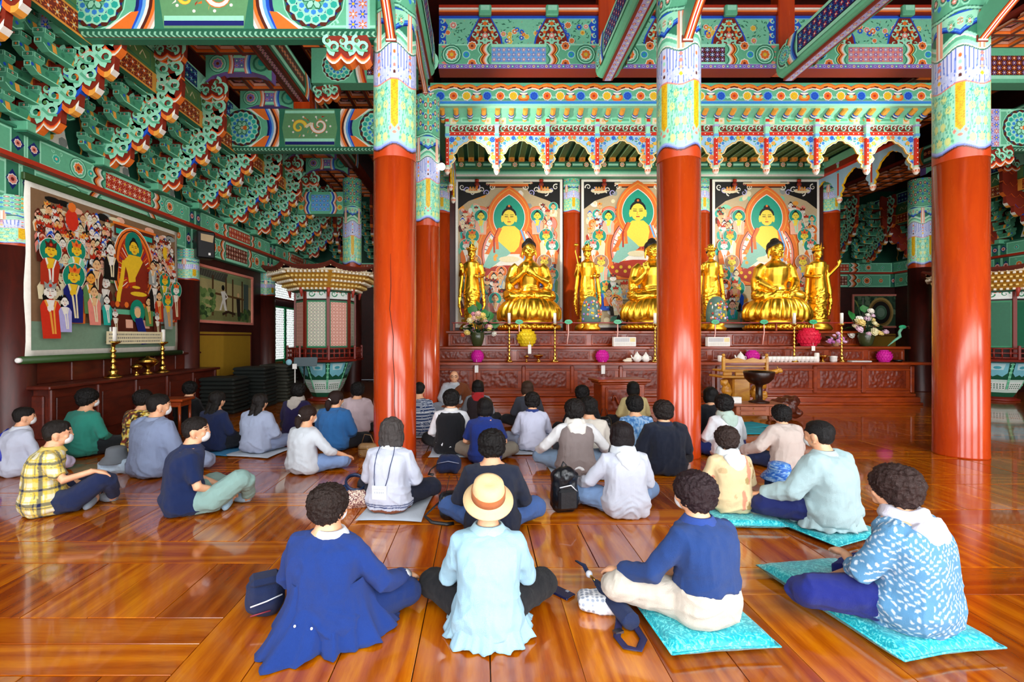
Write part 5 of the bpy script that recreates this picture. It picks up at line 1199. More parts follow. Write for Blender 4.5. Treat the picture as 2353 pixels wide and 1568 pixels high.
    q = MB(); q.lathe([(.62, 0), (.72, .02), (.74, .08), (.60, .16), (.55, .22), (.62, .30), (.66, .36)], 40, (0, -.03, 0), sx=1.1, sy=.9); q.build('throne_foot', GOLD, t)
    for k in range(22):
        a = PI+PI*k/21; o = MB().ell((0, 0, 0), (.065, .03, .055), 8, 6).mesh('lotus_petal') if k == 0 and idx == 0 else bpy.data.meshes['lotus_petal']
        if not o.materials: o.materials.append(GOLD)
        po = obj_of(o, 'lotus_petal', t, (.79*math.cos(a), .66*math.sin(a)-.03, .08), a+PI/2)
    return t
BX = (1.25, KX, 7.66)
for k, x in enumerate(BX): buddha(x, k)
def bodhisattva(x, k, label):
    t = empty('gilded_attendant', (x, 12.6, 1.72), 0, label, 'statue'); m = MB(); o = .28
    m.lathe([(.30, 0), (.34, .04), (.30, .12), (.24, .18), (.28, .26), (.27, .29)], 24); m.build('lotus_stand', GOLD, t); m = MB()
    P_ = lambda a: Vector((a[0], a[1], a[2]+o))
    m.tube([P_(a) for a in ((0, 0, .0), (0, 0, .3), (0, -.01, .7), (0, 0, 1.0), (0, 0, 1.15), (0, 0, 1.36), (0, 0, 1.5), (0, 0, 1.58))], [.21, .20, .22, .19, .17, .205, .19, .08], 18)
    m.ell(P_((0, 0, 1.42)), (.25, .13, .12)); m.ell(P_((0, -.05, .92)), (.2, .13, .1))
    for sx in (-1, 1):
        up = (sx < 0) if k != 3 else (sx > 0)
        el = (sx*.29, .0, 1.16); hd = (sx*.28, -.2, 1.32) if up and k != 3 else ((.44, -.16, 1.42) if up else (sx*.2, -.2, 1.12))
        m.tube([P_((sx*.22, 0, 1.45)), P_(el), P_(hd)], [.075, .065, .04], 10); finger_hand(m, P_(hd), (0.3*sx*(k == 3), -.2, 1) if up else (-sx*.4, -.6, .1), (0, -1, .2), 1.15, .3, None, sx)
        m.tube([P_((sx*.25, .0, 1.2)), P_((sx*.30, -.02, .8)), P_((sx*.33, -.02, .4)), P_((sx*.27, -.02, .1))], [.05, .055, .045, .025], 8)
    m.tube([P_((0, 0, 1.52)), P_((0, -.01, 1.66))], .062, 10)
    organic(m, 'gilded_body', GOLD, t, .014, 8, gfold(k+7.0, .022, (12, 12, 18)))
    h = MB(); head_forms(h, P_((0, -.02, 1.74)), .125); organic(h, 'gilded_head', GOLD, t, .008, 2)
    cr = MB(); cr.lathe([(.095, 0), (.12, .03), (.125, .07)], 20, P_((0, 0, 1.80)))
    for q in range(9):
        a = -PI/2+(q-4)*.5; hh = .16 if q == 4 else .11-.008*abs(q-4)
        cr.add([P_((math.cos(a+s_*.2)*.125, math.sin(a+s_*.2)*.125, 1.86)) for s_ in (-1, 1)]+[P_((math.cos(a)*.15, math.sin(a)*.15, 1.86+hh))], [(0, 1, 2), (2, 1, 0)]); cr.ell(P_((math.cos(a)*.13, math.sin(a)*.13, 1.88)), .02, 6, 5)
    cr.ell(P_((0, .02, 1.92)), (.08, .08, .09), 10, 7); cr.build('crown', GOLD, t)
    ha = MB(); ha.ell(P_((0, .03, 1.80)), (.108, .11, .075), 12, 8); ha.build('hair_band', plain('statue_hair', '#1b1412', .55), t)
    if k == 1: MB().tube([P_((-.30, -.24, .1)), P_((-.33, -.24, .9)), P_((-.28, -.24, 1.4)), P_((-.36, -.24, 1.75)), P_((-.34, -.24, 1.9))], [.012, .012, .014, .012, .01], 6).ell(P_((-.34, -.24, 1.93)), (.06, .05, .04), 8, 6).ell(P_((-.24, -.22, 1.62)), (.035, .03, .04), 7, 5).build('lotus_staff', GOLD, t)
for k, (x, l) in enumerate(((-.24, 'standing gilded attendant at the far left, behind the left flower vase'), (2.80, 'standing gilded attendant holding a lotus staff, left of the middle Buddha'), (6.05, 'standing gilded attendant half hidden by the middle column'), (8.86, 'standing gilded attendant at the far right raising one arm'))): bodhisattva(x, k, l)
# ---------------------------------------------------------------- things on the altar
def at_top(px_, y, z): return ((px_-CX)/FPX*y, y, z)
LEAF = plain('leaf_green', '#1f6a2c', .45); LEAFD = plain('leaf_dark', '#123f1c', .45)
def lotus_lantern(loc, r, col, name, label):
    t = empty(name, loc, 0, label, 'lantern'); m = MB(); c = hx(col); c2 = [min(1, k*1.25) for k in c]
    m.lathe([(r*.45*math.sin(PI*j/10)+r*.52*abs(math.sin(PI*j/10))**.7, r*.85-r*.85*math.cos(PI*j/10)) for j in range(11)], 20)
    m.build('paper_globe', plain(name+'_paper', col, .6), t); q = MB()
    for j in range(7):
        ph = PI*(j+.6)/7.6; z = r*.85-r*.85*math.cos(ph); rr = r*.97*math.sin(ph)**.85
        for i in range(18):
            a = 2*PI*(i+.5*(j % 2))/18; d = Vector((math.cos(a), math.sin(a), 0)); u = Vector((-math.sin(a), math.cos(a), 0)); p_ = Vector((0, 0, z))+d*rr
            w_ = r*.17; h = r*.22; q.add([p_-u*w_*.7-Vector((0, 0, h*.7)), p_+u*w_*.7-Vector((0, 0, h*.7)), p_+u*w_+d*r*.07, p_+d*r*.10+Vector((0, 0, h)), p_-u*w_+d*r*.07], [(0, 1, 2, 3, 4)], None, False)
    q.build('petals', plain(name+'_petal', col, .6, var=.2), t); tag(bpy.data.objects[-1] if False else t.children[-1], kind='stuff') if False else None
    MB().lathe([(.3*r, -.0), (.42*r, .02), (.3*r, .05)], 14).build('green_calyx', LEAF, t)
    return t
for px_, l in ((1097, 'leftmost magenta lotus lantern on the counter'), (1384, 'magenta lotus lantern on the counter left of the white teapots'), (1729, 'magenta lotus lantern beside the row of white cups'), (2032, 'rightmost magenta lotus lantern on the counter')):
    lotus_lantern(at_top(px_, 11.03, .98), .15, '#d1129c', 'lotus_lantern', l)
lotus_lantern(at_top(1210, 11.38, 1.33), .225, '#f3cf14', 'lotus_lantern_yellow', 'large yellow lotus lantern below the left Buddha'); lotus_lantern(at_top(1858, 11.38, 1.33), .24, '#e0143f', 'lotus_lantern_red', 'large crimson lotus lantern right of centre')
for (px_, py_, y, w_, h, l) in ((1095, 845, 10.80, .08, .23, 'white paper tag hanging under the leftmost magenta lantern'), (1386, 848, 10.80, .085, .23, 'white paper tag hanging above the lectern'), (1217, 803, 11.10, .075, .21, 'white paper tag under the yellow lantern'), (1869, 801, 11.10, .08, .11, 'white paper tag under the crimson lantern')):
    p_ = pix(px_, py_, y); o = MB().box((0, 0, 0), (w_, .004, h)).tube([(0, 0, h/2), (0, .01, h/2+.07)], .003, 5).build('paper_tag', PAPER); o.location = p_; tag(o, l, 'tag')
def candlestick(loc, h, label, cand=.24, s=1.0, stock=True):
    t = empty('candlestick', loc, 0, label, 'candlestick'); hb = h-cand; k = hb
    prof = [(.085, 0), (.09, .015), (.06, .04), (.03, .07), (.05, .10), (.025, .14)]
    z = .14; i = 0
    while z < k-.10: prof += [(.017, z), (.033, z+.03), (.017, z+.06)]; z += .085
    prof += [(.02, k-.06), (.07, k-.02), (.065, k)]
    MB().lathe([(r*s, z_) for r, z_ in prof], 16).build('brass_stem', BRASS, t)
    MB().lathe([(.034*s, k-.01), (.034*s, h), (.02*s, h+.004)], 14).build('candle', plain('candle_wax', '#f3efe4', .5), t)
    MB().tube([(0, 0, h), (.002, 0, h+.02)], .003, 5).build('wick', BLACK, t)
for px_, l in ((1170, 'tall brass candlestick left of the yellow lantern'), (1275, 'tall brass candlestick right of the yellow lantern'), (1505, 'tall brass candlestick beside the middle column'), (1825, 'tall brass candlestick left of the crimson lantern'), (1934, 'tall brass candlestick by the small pink flowers')):
    candlestick(at_top(px_, 10.99, .98), 1.12, l)
bl_m = {}
def blossom(col):
    if col not in bl_m:
        m = MB(); m.ell((0, 0, 0), (.55, .55, .45), 8, 6)
        for j, (n, r, z, tl) in enumerate(((5, .45, .15, .9), (7, .75, 0, .5), (8, .95, -.18, .1))):
            for i in range(n):
                a = 2*PI*i/n+j*.4; d = Vector((math.cos(a), math.sin(a), 0)); u = Vector((-math.sin(a), math.cos(a), 0)); p_ = d*r*.55+Vector((0, 0, z))
                e = d*r+Vector((0, 0, z+.35*tl)); m.add([p_-u*.18, p_+u*.18, e+u*.30-d*.12, e+Vector((0, 0, .05)), e-u*.30-d*.12], [(0, 1, 2, 3, 4), (4, 3, 2, 1, 0)])
        me = m.mesh('blossom'); me.materials.append(plain('blossom_'+col, col, .6, var=.18)); bl_m[col] = me
    return bl_m[col]
lf = MB(); lf.add([(0, 0, 0), (.35, .25, .12), (.42, .6, .15), (0, 1.0, .0), (-.42, .6, .15), (-.35, .25, .12), (0, .5, .0)], [(0, 1, 6), (1, 2, 6), (2, 3, 6), (3, 4, 6), (4, 5, 6), (5, 0, 6)], None, True)
LEAFM = lf.mesh('leaf'); LEAFM.materials.append(LEAF); lf2 = LEAFM.copy(); lf2.materials[0] = LEAFD
def bouquet(loc, label, spread, hgt, cols, n, r0, vr=.15, vh=.30, potcol='#3b4326', leaves=14, tall=(), seed=1, name='flower_vase'):
    t = empty(name, loc, 0, label, 'flowers'); rnd = random.Random(seed)
    MB().lathe([(vr*.55, 0), (vr*.75, vh*.2), (vr, vh*.72), (vr*.92, vh*.9), (vr*1.02, vh), (vr*.85, vh*.98), (vr*.8, vh*.6)], 20).build('vase', plain('glaze'+potcol, potcol, .18), t)
    st = MB()
    for i in range(n):
        a = rnd.uniform(0, 2*PI); rr = spread*math.sqrt(rnd.random()); x, y, z = rr*math.cos(a), rr*.6*math.sin(a)-.05, vh+.05+hgt*(1-(rr/spread)**1.5)*rnd.uniform(.55, 1.0)-.12*(rr/spread)
        o = obj_of(blossom(rnd.choice(cols)), 'blossom', t, (x, y, z), rnd.uniform(0, 6)); o.scale = (r0*rnd.uniform(.55, 1.1),)*3; o.rotation_euler = (.9+rnd.uniform(-.3, .3), 0, -.5*x/spread)
        st.tube([(x*.15, y*.15, vh*.7), (x*.6, y*.6, (vh+z)/2), (x, y, z)], .006, 5)
    st.build('stems', LEAFD, t)
    for i in range(leaves):
        a = rnd.uniform(0, 2*PI); rr = spread*rnd.uniform(.3, 1.0); o = obj_of(LEAFM if i % 2 else lf2, 'leaf', t, (rr*.4*math.cos(a), rr*.35*math.sin(a), vh+rnd.uniform(-.02, hgt*.5)), a-PI/2); o.scale = (rr*.7,)*3; o.rotation_euler.x = rnd.uniform(-.4, .5)
    for (x, z, s_) in tall:
        o = obj_of(LEAFM, 'leaf', t, (x, .02, z), 0); o.scale = (s_*1.4, s_*1.3, s_); o.rotation_euler = (1.2, 0, rnd.uniform(-1, 1)); MB().tube([(0, 0, vh*.8), (x*.7, 0, z*.7), (x, .02, z)], .007, 5).build('stem', LEAFD, t)
bouquet(at_top(1097, 11.38, 1.33), 'dark vase of cream and pink flowers with big leaves at the left of the altar', .42, .52, ('#f4e5b0', '#f6c9b6', '#e79ab0', '#fbf3e2', '#cf5a3a', '#f7d77a'), 34, .085, .17, .33, leaves=22, tall=((-.1, .72, .24), (.05, .85, .2), (.28, .6, .2), (.42, .42, .18), (.18, .66, .2)), seed=4)
bouquet(at_top(1990, 11.38, 1.33), 'olive vase of cream and pink roses at the right of the altar', .44, .52, ('#f8ecc0', '#f5d98a', '#f3bfc6', '#fdf6e6', '#f0d0e0'), 30, .10, .17, .33, leaves=20, tall=((-.16, .9, .2), (-.3, .62, .2), (-.02, .8, .16)), seed=9)
bouquet(at_top(1920, 11.30, 1.33), 'small pot of pale pink blossoms beside a candlestick', .24, .17, ('#eaa6dc', '#f4c9ea', '#d988cc'), 22, .055, .09, .13, '#b98a64', 8, seed=5, name='flower_pot')
def lathe_thing(name, loc, prof, mat, label, cat, n=18, extra=None):
    t = empty(name, loc, 0, label, cat); MB().lathe(prof, n).build('body', mat, t)
    if extra: extra(t)
    return t
def bowl(loc, r, label, foot=.12, lid=True):
    def ex(t):
        if lid: MB().lathe([(r*.98, foot+r*.62), (r*.7, foot+r*.85), (r*.2, foot+r*1.0), (r*.18, foot+r*1.1), (.001, foot+r*1.15)], 18).build('lid', BRASS, t)
    return lathe_thing('offering_bowl', loc, [(r*.45, 0), (r*.5, .015), (r*.2, foot*.4), (r*.22, foot*.9), (r*.6, foot+r*.1), (r*.98, foot+r*.5), (r*1.05, foot+r*.62), (r*.9, foot+r*.6), (r*.5, foot+r*.2)], BRASS, label, 'bowl', extra=ex)
bowl(at_top(1237, 10.99, .98), .12, 'brass offering bowl on a foot right of the yellow lantern tag', .09, False); bowl(at_top(1210, 11.02, .98), .06, 'small lidded brass cup below the yellow lantern', .09)
bowl(at_top(1890, 11.0, .98), .13, 'brass offering bowl right of the white cups', .07, False); lathe_thing('dish', at_top(2063, 11.0, .98), [(.07, 0), (.09, .02), (.11, .05), (.09, .045), (.02, .02)], BLACK, 'small black dish at the far right of the counter', 'dish')
def cup(loc, label, r=.055, h=.11):
    return tag(obj_of(CUPM, 'cup', None, loc), label, 'cup', 'white cups lined up on the altar counter')
CUPM = MB().lathe([(.038, 0), (.04, .012), (.058, .06), (.062, .125), (.056, .12), (.045, .03), (.001, .02)], 14).mesh('cup'); CUPM.materials.append(WHITE)
for k in range(13): cup(at_top(1757+k*9.6, 10.97, .98), '%s white cup from the left in the front row of cups' % ORD[k])
for k in range(11): cup(at_top(1762+k*9.8, 11.10, .98), '%s white cup from the left in the back row of cups' % ORD[k])
for o in bpy.data.objects:
    if o.get('category') == 'cup': o['group'] = 'white cups in the front row' if o['label'].find('front') > 0 else 'white cups in the back row'
cb = MB().lathe([(.045, 0), (.05, .02), (.05, .19), (.04, .21)], 14).build('tall_cup', WHITE); cb.location = at_top(1877, 10.95, .98); tag(cb, 'tall white beaker at the right end of the cups', 'cup')
jar = MB().lathe([(.06, 0), (.075, .03), (.075, .10), (.08, .11), (.08, .13), (.02, .14)], 14).build('jar', WHITE); jar.location = at_top(1915, 10.97, .98); tag(jar, 'squat white lidded jar right of the brass bowl', 'jar')
def teapot(px_, label, s=1.0):
    t = empty('teapot', at_top(px_, 10.98, .98), 0, label, 'teapot')
    MB().lathe([(.05*s, 0), (.085*s, .04*s), (.09*s, .10*s), (.06*s, .16*s), (.045*s, .18*s)], 16).build('body', WHITE, t); MB().lathe([(.05*s, .175*s), (.03*s, .2*s), (.012*s, .21*s), (.015*s, .23*s), (.002, .24*s)], 12).build('lid', WHITE, t)
    MB().tube([(-.07*s, -.01, .07*s), (-.12*s, -.01, .10*s), (-.14*s, -.01, .16*s)], [.022*s, .016*s, .011*s], 8).build('spout', WHITE, t); MB().tube([(.08*s, 0, .13*s), (.125*s, 0, .12*s), (.12*s, 0, .06*s), (.08*s, 0, .05*s)], .009*s, 6).build('handle', WHITE, t)
teapot(1464, 'white teapot left of the middle column'); teapot(1484, 'white teapot beside the brass candlestick at the middle column', .95); teapot(1702, 'white teapot left of the magenta lantern', 1.0)
for px_, l in ((1442, 'folded cream cloth left of the white teapots'),):
    o = MB().box((0, 0, .03), (.2, .12, .06), bev=.025).box((.03, 0, .07), (.12, .1, .04), bev=.018).build('folded_cloth', plain('cream_cloth', '#e9e0cb', .8)); o.location = at_top(px_, 10.98, .98); tag(o, l, 'cloth')
o = MB().lathe([(.05, 0), (.065, .03), (.065, .13), (.055, .15)], 14).build('jar', WHITE); o.location = at_top(1656, 10.98, .98); tag(o, 'white jar just right of the middle column', 'jar')
o = MB().box((0, 0, .015), (.46, .16, .03), bev=.01).build('tray', plain('pale_tray', '#dcdcd8', .4)); o.location = at_top(1975, 10.98, .98); tag(o, 'long pale tray left of the rightmost magenta lantern', 'tray')
for px_, l in ((1434, 'white donation box with a striped front left of the middle column'), (1649, 'white donation box with a striped front right of the middle column')):
    t = empty('donation_box', at_top(px_, 11.25, 1.33), 0, l, 'box'); MB().box((0, 0, .11), (.52, .14, .22), bev=.008).build('body', PAPER, t)
    c = Vec()
    for k in range(26): c.rect(-.24+k*.0135, .11, -.233+k*.0135, .2, hx(('#a9b0c8', '#c9b6c0', '#b5c3b0')[k % 3]))
    c.rect(.12, .11, .24, .2, hx('#ecdca0')); [c.rect(-.24+k*.025, .02, -.226+k*.025, .095, hx('#e2e0d4')) for k in range(19)]
    c.build('striped_label', (0, -.0705, 0), parent=t)
for px_, l in ((1358, 'glass-like painted flower bell between the left and middle statues'), (1646, 'painted flower bell right of the middle column')):
    t = empty('flower_bell', at_top(px_, 11.9, 1.71), 0, l, 'ornament'); gm = plain('bell_glaze', '#5f7f74', .15)
    MB().lathe([(.20, .18), (.235, .22), (.24, .45), (.22, .62), (.17, .76), (.09, .84), (.002, .86)], 20).build('bell', gm, t); MB().lathe([(.2, 0), (.24, .05), (.17, .12), (.2, .18)], 20).build('stand', GOLD, t)
    fl = MB(); rn = random.Random(px_)
    for k in range(26):
        a = -PI/2+rn.uniform(-1.1, 1.1); z = rn.uniform(.24, .72); rr = .243-.12*max(0, (z-.5)/.3)**2; cc = P[rn.choice(('pk2', 'or_', 'wh', 'ye', 'pu', 'rd2'))]
        fl.ell((math.cos(a)*rr, math.sin(a)*rr, z), (.032, .014, .032), 7, 5, cc)
    for z in (.3, .42, .54, .64): fl.ell((0, -.245 if z < .5 else -.225, z), (.024, .012, .024), 8, 5, P['ye'])
    fl.build('flower_inlay', GLOSSP, t)
# ---------------------------------------------------------------- lectern, incense stand, tables in front of the altar
t = empty('lectern', (2.62, 9.1, 0), .12, 'carved wooden lectern with a dragon panel in front of the altar', 'lectern')
MB().box((0, 0, .05), (.98, .52, .10), bev=.02).build('base', ALT, t); MB().box((0, 0, .38), (.84, .42, .58), bev=.012).build('body', ALT, t); MB().box((0, 0, .74), (1.02, .56, .05), bev=.012).box((0, 0, .69), (.93, .48, .05), bev=.02).build('top', ALT, t)
r_ = relief(.58, .40, 31, 34, 22, .02, 12); o = r_.build('carved_panel', ALT2, t); o.location = (0, -.212, .17)
dg = MB(); q = [(-.22+.44*i/24, -.232, .37+.11*math.sin(i*.62)*math.cos(i*.13)) for i in range(25)]; dg.tube(q, [.014+.012*math.sin(PI*i/24) for i in range(25)], 7); dg.ell((.21, -.24, .42), (.05, .03, .035), 8, 6); [dg.tube([(x, -.235, z), (x+.04, -.24, z-.06)], [.012, .006], 5) for x, z in ((-.1, .33), (.02, .42), (.12, .35))]
dg.build('dragon_relief', ALT, t)
for z in (.13, .61): MB().box((0, -.215, z), (.66, .03, .04), bev=.008).build('panel_rail', ALT, t)
for s_ in (-1, 1): MB().box((s_*.33, -.215, .37), (.04, .03, .5), bev=.008).build('panel_stile', ALT, t)
t = empty('incense_stand', (5.38, 9.95, 0), 0, 'golden carved stand with a small balustrade, in front of the altar', 'stand')
MB().box((0, 0, .07), (.9, .5, .14), bev=.03).build('foot', GOLDW, t); MB().box((-.05, 0, .42), (.36, .36, .60), bev=.03).build('pedestal', GOLDW, t)
lion = MB()
for (x, y, z, a, b, c_) in ((.34, -.1, .25, .12, .1, .10), (.28, -.1, .42, .12, .11, .14), (.36, -.16, .58, .10, .1, .1), (.42, -.2, .16, .09, .07, .06), (.24, -.15, .16, .08, .07, .06), (.45, -.1, .35, .07, .06, .09), (.30, -.16, .66, .05, .05, .05)): lion.ell((x, y, z), (a, b, c_), 10, 7)
organic(lion, 'carved_lion', GOLDW, t, .015, 1, lambda co, no: .014*vnoise(co, 22, 2.0))
li2 = MB()
for (x, y, z, a, b, c_) in ((-.36, -.1, .25, .1, .1, .10), (-.32, -.1, .45, .1, .1, .16), (-.38, -.12, .62, .08, .08, .08)): li2.ell((x, y, z), (a, b, c_), 10, 7)
organic(li2, 'carved_lion', GOLDW, t, .015, 1, lambda co, no: .014*vnoise(co, 22, 5.0))
MB().box((0, 0, .74), (1.02, .56, .045), bev=.012).build('shelf', GOLDW, t)
MB().box((0, .0, .86), (.92, .46, .04), bev=.012).build('upper_shelf', GOLDW, t)
for k in range(4): MB().box((-.36+.24*k, -.2, .80), (.17, .05, .07), bev=.01).build('drawer_front', GOLDW, t)
for x in (-.44, .44):
    MB().box((x, -.2, 1.0), (.06, .06, .30), bev=.01).build('corner_post', GOLDW, t); MB().ell((x, -.2, 1.18), .035, 8, 6).build('finial', GOLDW, t)
e = [(-.44, 0), (.44, 0), (.44, .09), (.3, .06), (.15, .10), (0, .05), (-.15, .10), (-.3, .06), (-.44, .09)]
MB().ext(e, -.02, .02, (0, -.2, 1.03), (1, 0, 0), (0, 0, 1)).build('balustrade', GOLDW, t); MB().box((0, -.2, .95), (.9, .03, .03), bev=.008).build('balustrade_rail', GOLDW, t)
MB().tube([(.4, -.2, .82), (.62, -.22, .85), (.72, -.22, .9)], [.04, .05, .02], 7).ell((.70, -.22, .86), (.06, .04, .04), 8, 6).tube([(.66, -.22, .9), (.64, -.22, .96)], [.015, .005], 5).build('dragon_head_handle', GOLDW, t)
t = empty('low_table', (4.98, 8.75, 0), 0, 'low wooden table with two drawers and curled legs', 'table')
TBL = wood('table_pinkish_wood', '#8a4226', '#b36a48', .35, (.3, 1, 1))
MB().box((0, 0, .335), (.98, .5, .035), bev=.01).build('top', TBL, t); MB().box((0, 0, .23), (.84, .4, .18), bev=.01).build('body', TBL, t)
for z in (.275, .19): o = MB().box((-.12, -.205, z), (.46, .02, .07), bev=.006).build('drawer', TBL, t); MB().ell((-.12, -.222, z), .012, 7, 5).build('knob', BRASS, o)
MB().box((.27, -.205, .23), (.2, .02, .15), bev=.02).build('side_panel', TBL, t)
for x in (-.38, .38):
    for y in (-.17, .17): MB().tube([(x, y, .16), (x*1.08, y*1.1, .1), (x*1.02, y, .04), (x*1.12, y*1.12, .0)], [.05, .035, .022, .03], 8).build('leg', TBL, t)
t = lathe_thing('incense_burner', (5.1, 8.78, .352), [(.17, 0), (.17, .02), (.06, .05), (.055, .28), (.07, .32), (.16, .36), (.235, .44), (.26, .55), (.25, .57), (.2, .52), (.05, .46)], wood('ebony_wood', '#1a0c07', '#34170d', .3), 'dark goblet-shaped incense bowl on the low table', 'incense burner', 24)
o = MB().box((0, 0, .055), (.15, .10, .11), bev=.006).build('paper_box', PAPER); o.location = (4.64, 8.7, .353); tag(o, 'small white paper box on the low table', 'box')
o = MB(); [o.ell((x, 0, z), (a, .2, b), 12, 8) for x, z, a, b in ((0, .22, .26, .2), (.14, .34, .14, .1), (-.16, .12, .12, .1), (.2, .12, .12, .1))]; t = empty('root_carving', (5.72, 9.05, 0), 0, 'dark gnarled root carving right of the low table', 'carving')
organic(o, 'root', wood('root_wood', '#3a150b', '#6a2c17', .35), t, .02, 2, lambda co, no: .03*vnoise(co, 12, 3.0))
# ================================================================ along the left wall
XW = XA+.02                           # wall face
def big_scroll():
    """hanging scroll: Buddha assembly on a white-bordered cloth between green rods"""
    L, H = 3.12, 2.30; y0, z0 = 6.22, 1.30; rnd = random.Random(77)
    t = empty('hanging_scroll', (XA+.30, y0, z0), 0, 'large hanging scroll of a Buddha assembly with white border on the left wall', 'painting')
    c = Vec(.0003); c.l = 1; b = .075; c.rect(b, b, L-b, H-b, hx('#8a6a4c')); m = L*.585
    c.rect(b, b, L-b, .46, hx('#7d9a80'), 1)
    for k in range(70): c.l = 3; c.circ(rnd.uniform(b+.1, L-b-.1), H-b-rnd.uniform(.06, .5), rnd.uniform(.06, .14), rnd.choice(('cr', 'or2', 'pk', 'wh', 'gy', 'bk')), 9, ry=rnd.uniform(.03, .06))
    kw = dict(faces=('wh', 'sk', 'pk', 'wh', 'cr'), robes=('rd', 'br', 'or_', 'bk', 'olive', 'gy', 'cr', 'br', 'pk2', 'rd2'))
    l = crowd(c, b+.08, 1.35, m-.4, H-.22, 105, .042, .052, rnd, 5, **kw); l = max(l, crowd(c, m+.4, 1.2, L-b-.08, H-.25, 80, .042, .052, rnd, 5, **kw))
    l = crowd(c, b+.1, .75, m-.5, 1.4, 14, .07, .08, rnd, l, **kw); l = crowd(c, m+.5, .8, L-b-.1, 1.3, 14, .06, .07, rnd, l, **kw)
    c.l = l; c.rect(m-.42, H-.42, m+.5, H-.2, 'br'); c.rect(m-.38, H-.38, m+.46, H-.30, 'te', 1); c.rect(m-.45, H-.24, m+.55, H-.2, 'or_', 1)
    c.circ(.62, H-.38, .11, 'rd3', 9, dl=1, ry=.16); c.circ(.62, H-.2, .07, 'or_', 8, dl=1); c.circ(2.62, H-.5, .06, 'ye', 8, dl=1, ry=.12)
    c.l = l+3
    for k, (rx, ry, cc) in enumerate(((.48, .66, 'wh'), (.465, .645, 'or_'), (.43, .61, 'br'), (.41, .59, 'or_'), (.36, .53, 'rd2'))): c.circ(m, 1.42, rx, cc, 26, ry=ry, dl=k)
    for k in range(36): a = 2*PI*k/36; c.stroke([(m+.2*math.cos(a), 1.35+.3*math.sin(a)), (m+.355*math.cos(a), 1.38+.5*math.sin(a))], .014, ('nv', 'ye', 'wh', 'or_')[k % 4], 6)
    c.circ(m, 1.78, .20, hx('#14806a'), 20, ry=.23, dl=7); c.l = l+12
    figure(c, m, 1.74, .105, None, 'ye', 'rd', 'bk', None, 'rd2', 0, 5, True); c.l += 7
    c.poly([(m-.25, 1.5), (m-.12, 1.62), (m+.12, 1.62), (m+.24, 1.48), (m+.10, 1.2), (m-.12, 1.15), (m-.16, 1.3)], 'ye'); c.stroke([(m-.24, 1.5), (m-.28, 1.2), (m-.33, .92), (m-.34, .82)], .085, 'ye', 1); c.poly([(m+.02, 1.25), (m+.2, 1.55), (m+.3, 1.45), (m+.34, 1.05), (m+.05, 1.02)], 'rd', 2)
    c.circ(m, .93, .42, 'rd', 18, ry=.14, dl=1); c.circ(m+.12, .98, .2, 'ye', 12, ry=.04, dl=3); c.circ(m+.05, 1.09, .1, 'ye', 8, ry=.025, dl=3)
    c.rect(m-.5, .72, m+.5, .82, 'br', 0); [c.circ(m-.46+.1*k, .78, .05, ('rd', 'or_')[k % 2], 8, dl=2) for k in range(10)]; c.rect(m-.55, .62, m+.6, .70, 'g1', 1); c.rect(m-.5, .3, m+.55, .62, 'br', 0); c.rect(m-.2, .4, m-.04, .54, 'pk', 1); c.rect(m+.2, .4, m+.36, .54, 'pk', 1)
    c.l += 5
    for (x, y, s, h, f, rb, cr_) in ((.25, 1.42, .085, 'te', 'ye', 'rd2', 'br'), (.66, 1.50, .08, 'te', 'ye', 'gm', 'or_'), (1.02, 1.34, .075, None, 'sk', 'br', None), (1.30, 1.62, .085, None, 'wh', 'bk', None), (.92, 1.12, .075, None, 'or2', 'olive', None), (.62, 1.12, .095, 'te', 'ye', 'nv', 'or_'), (.25, .86, .09, None, 'wh', 'rd3', 'gy'), (.98, .92, .07, None, 'sk', 'pk2', None), (1.22, .82, .055, None, 'wh', 'te', None), (2.15, .86, .06, None, 'sk', 'olive', None), (.46, .74, .06, None, 'wh', 'lv', None),
                                     (2.55, 1.28, .075, 'te', 'ye', 'olive', 'or_'), (2.88, 1.14, .08, 'te', 'wh', 'rd', 'or_'), (2.28, 1.20, .07, None, 'wh', 'bk', 'br'), (2.40, .98, .065, None, 'sk', 'rd2', None), (2.64, .92, .075, 'te', 'ye', 'gy', 'or_'), (2.2, 1.5, .06, None, 'sk', 'gy', None)):
        figure(c, x, y, s, h and hx('#128a6c'), f, rb, 'bk', cr_, rnd.choice(('wh', 'or2', 'cr')), 0, 7.0 if y < 1.3 else 5.5); c.l += 9
    c.circ(m+.02, .68, .17, hx('#128a6c'), 18, ry=.2); c.circ(m+.02, .66, .075, 'sk', 10, dl=1, ry=.09); c.circ(m+.02, .71, .08, 'gy', 10, dl=1, ry=.06); c.poly([(m-.06, .56), (m+.12, .58), (m+.3, .14), (m+.1, .12)], 'nv', 1)
    for (x, y) in ((m-.48, .62), (m+.5, .6)): figure(c, x, y, .055, None, 'wh', 'br', 'bk', 'gy', 'cr', 2, 7)
    c.rect(1.15, .14, 2.45, .34, 'cr', 6)
    for r_ in range(3):
        x = 1.2
        while x < 2.38: w_ = rnd.uniform(.015, .035); c.rect(x, .17+.055*r_, x+w_, .195+.055*r_, hx('#8a8578'), 7); x += w_+.014
    mb = MB(); n = 24; vs = []                                        # the cloth with a slight wave at its edges
    for j in range(13):
        for i in range(n+1): u = L*i/n; v = H*j/12; vs.append((-.024, u+.015*math.sin(v*5.5), v))
    off = lambda u, v: (-.02, u+.015*math.sin(v*5.5), v)
    fs = [(j*(n+1)+i, j*(n+1)+i+1, (j+1)*(n+1)+i+1, (j+1)*(n+1)+i) for j in range(12) for i in range(n)]
    mb.add(vs, fs, P['wh'], True); o = mb.build('cloth', PAINT, t); sol = o.modifiers.new('thick', 'SOLIDIFY'); sol.thickness = .006; sol.offset = -1
    q = MB()
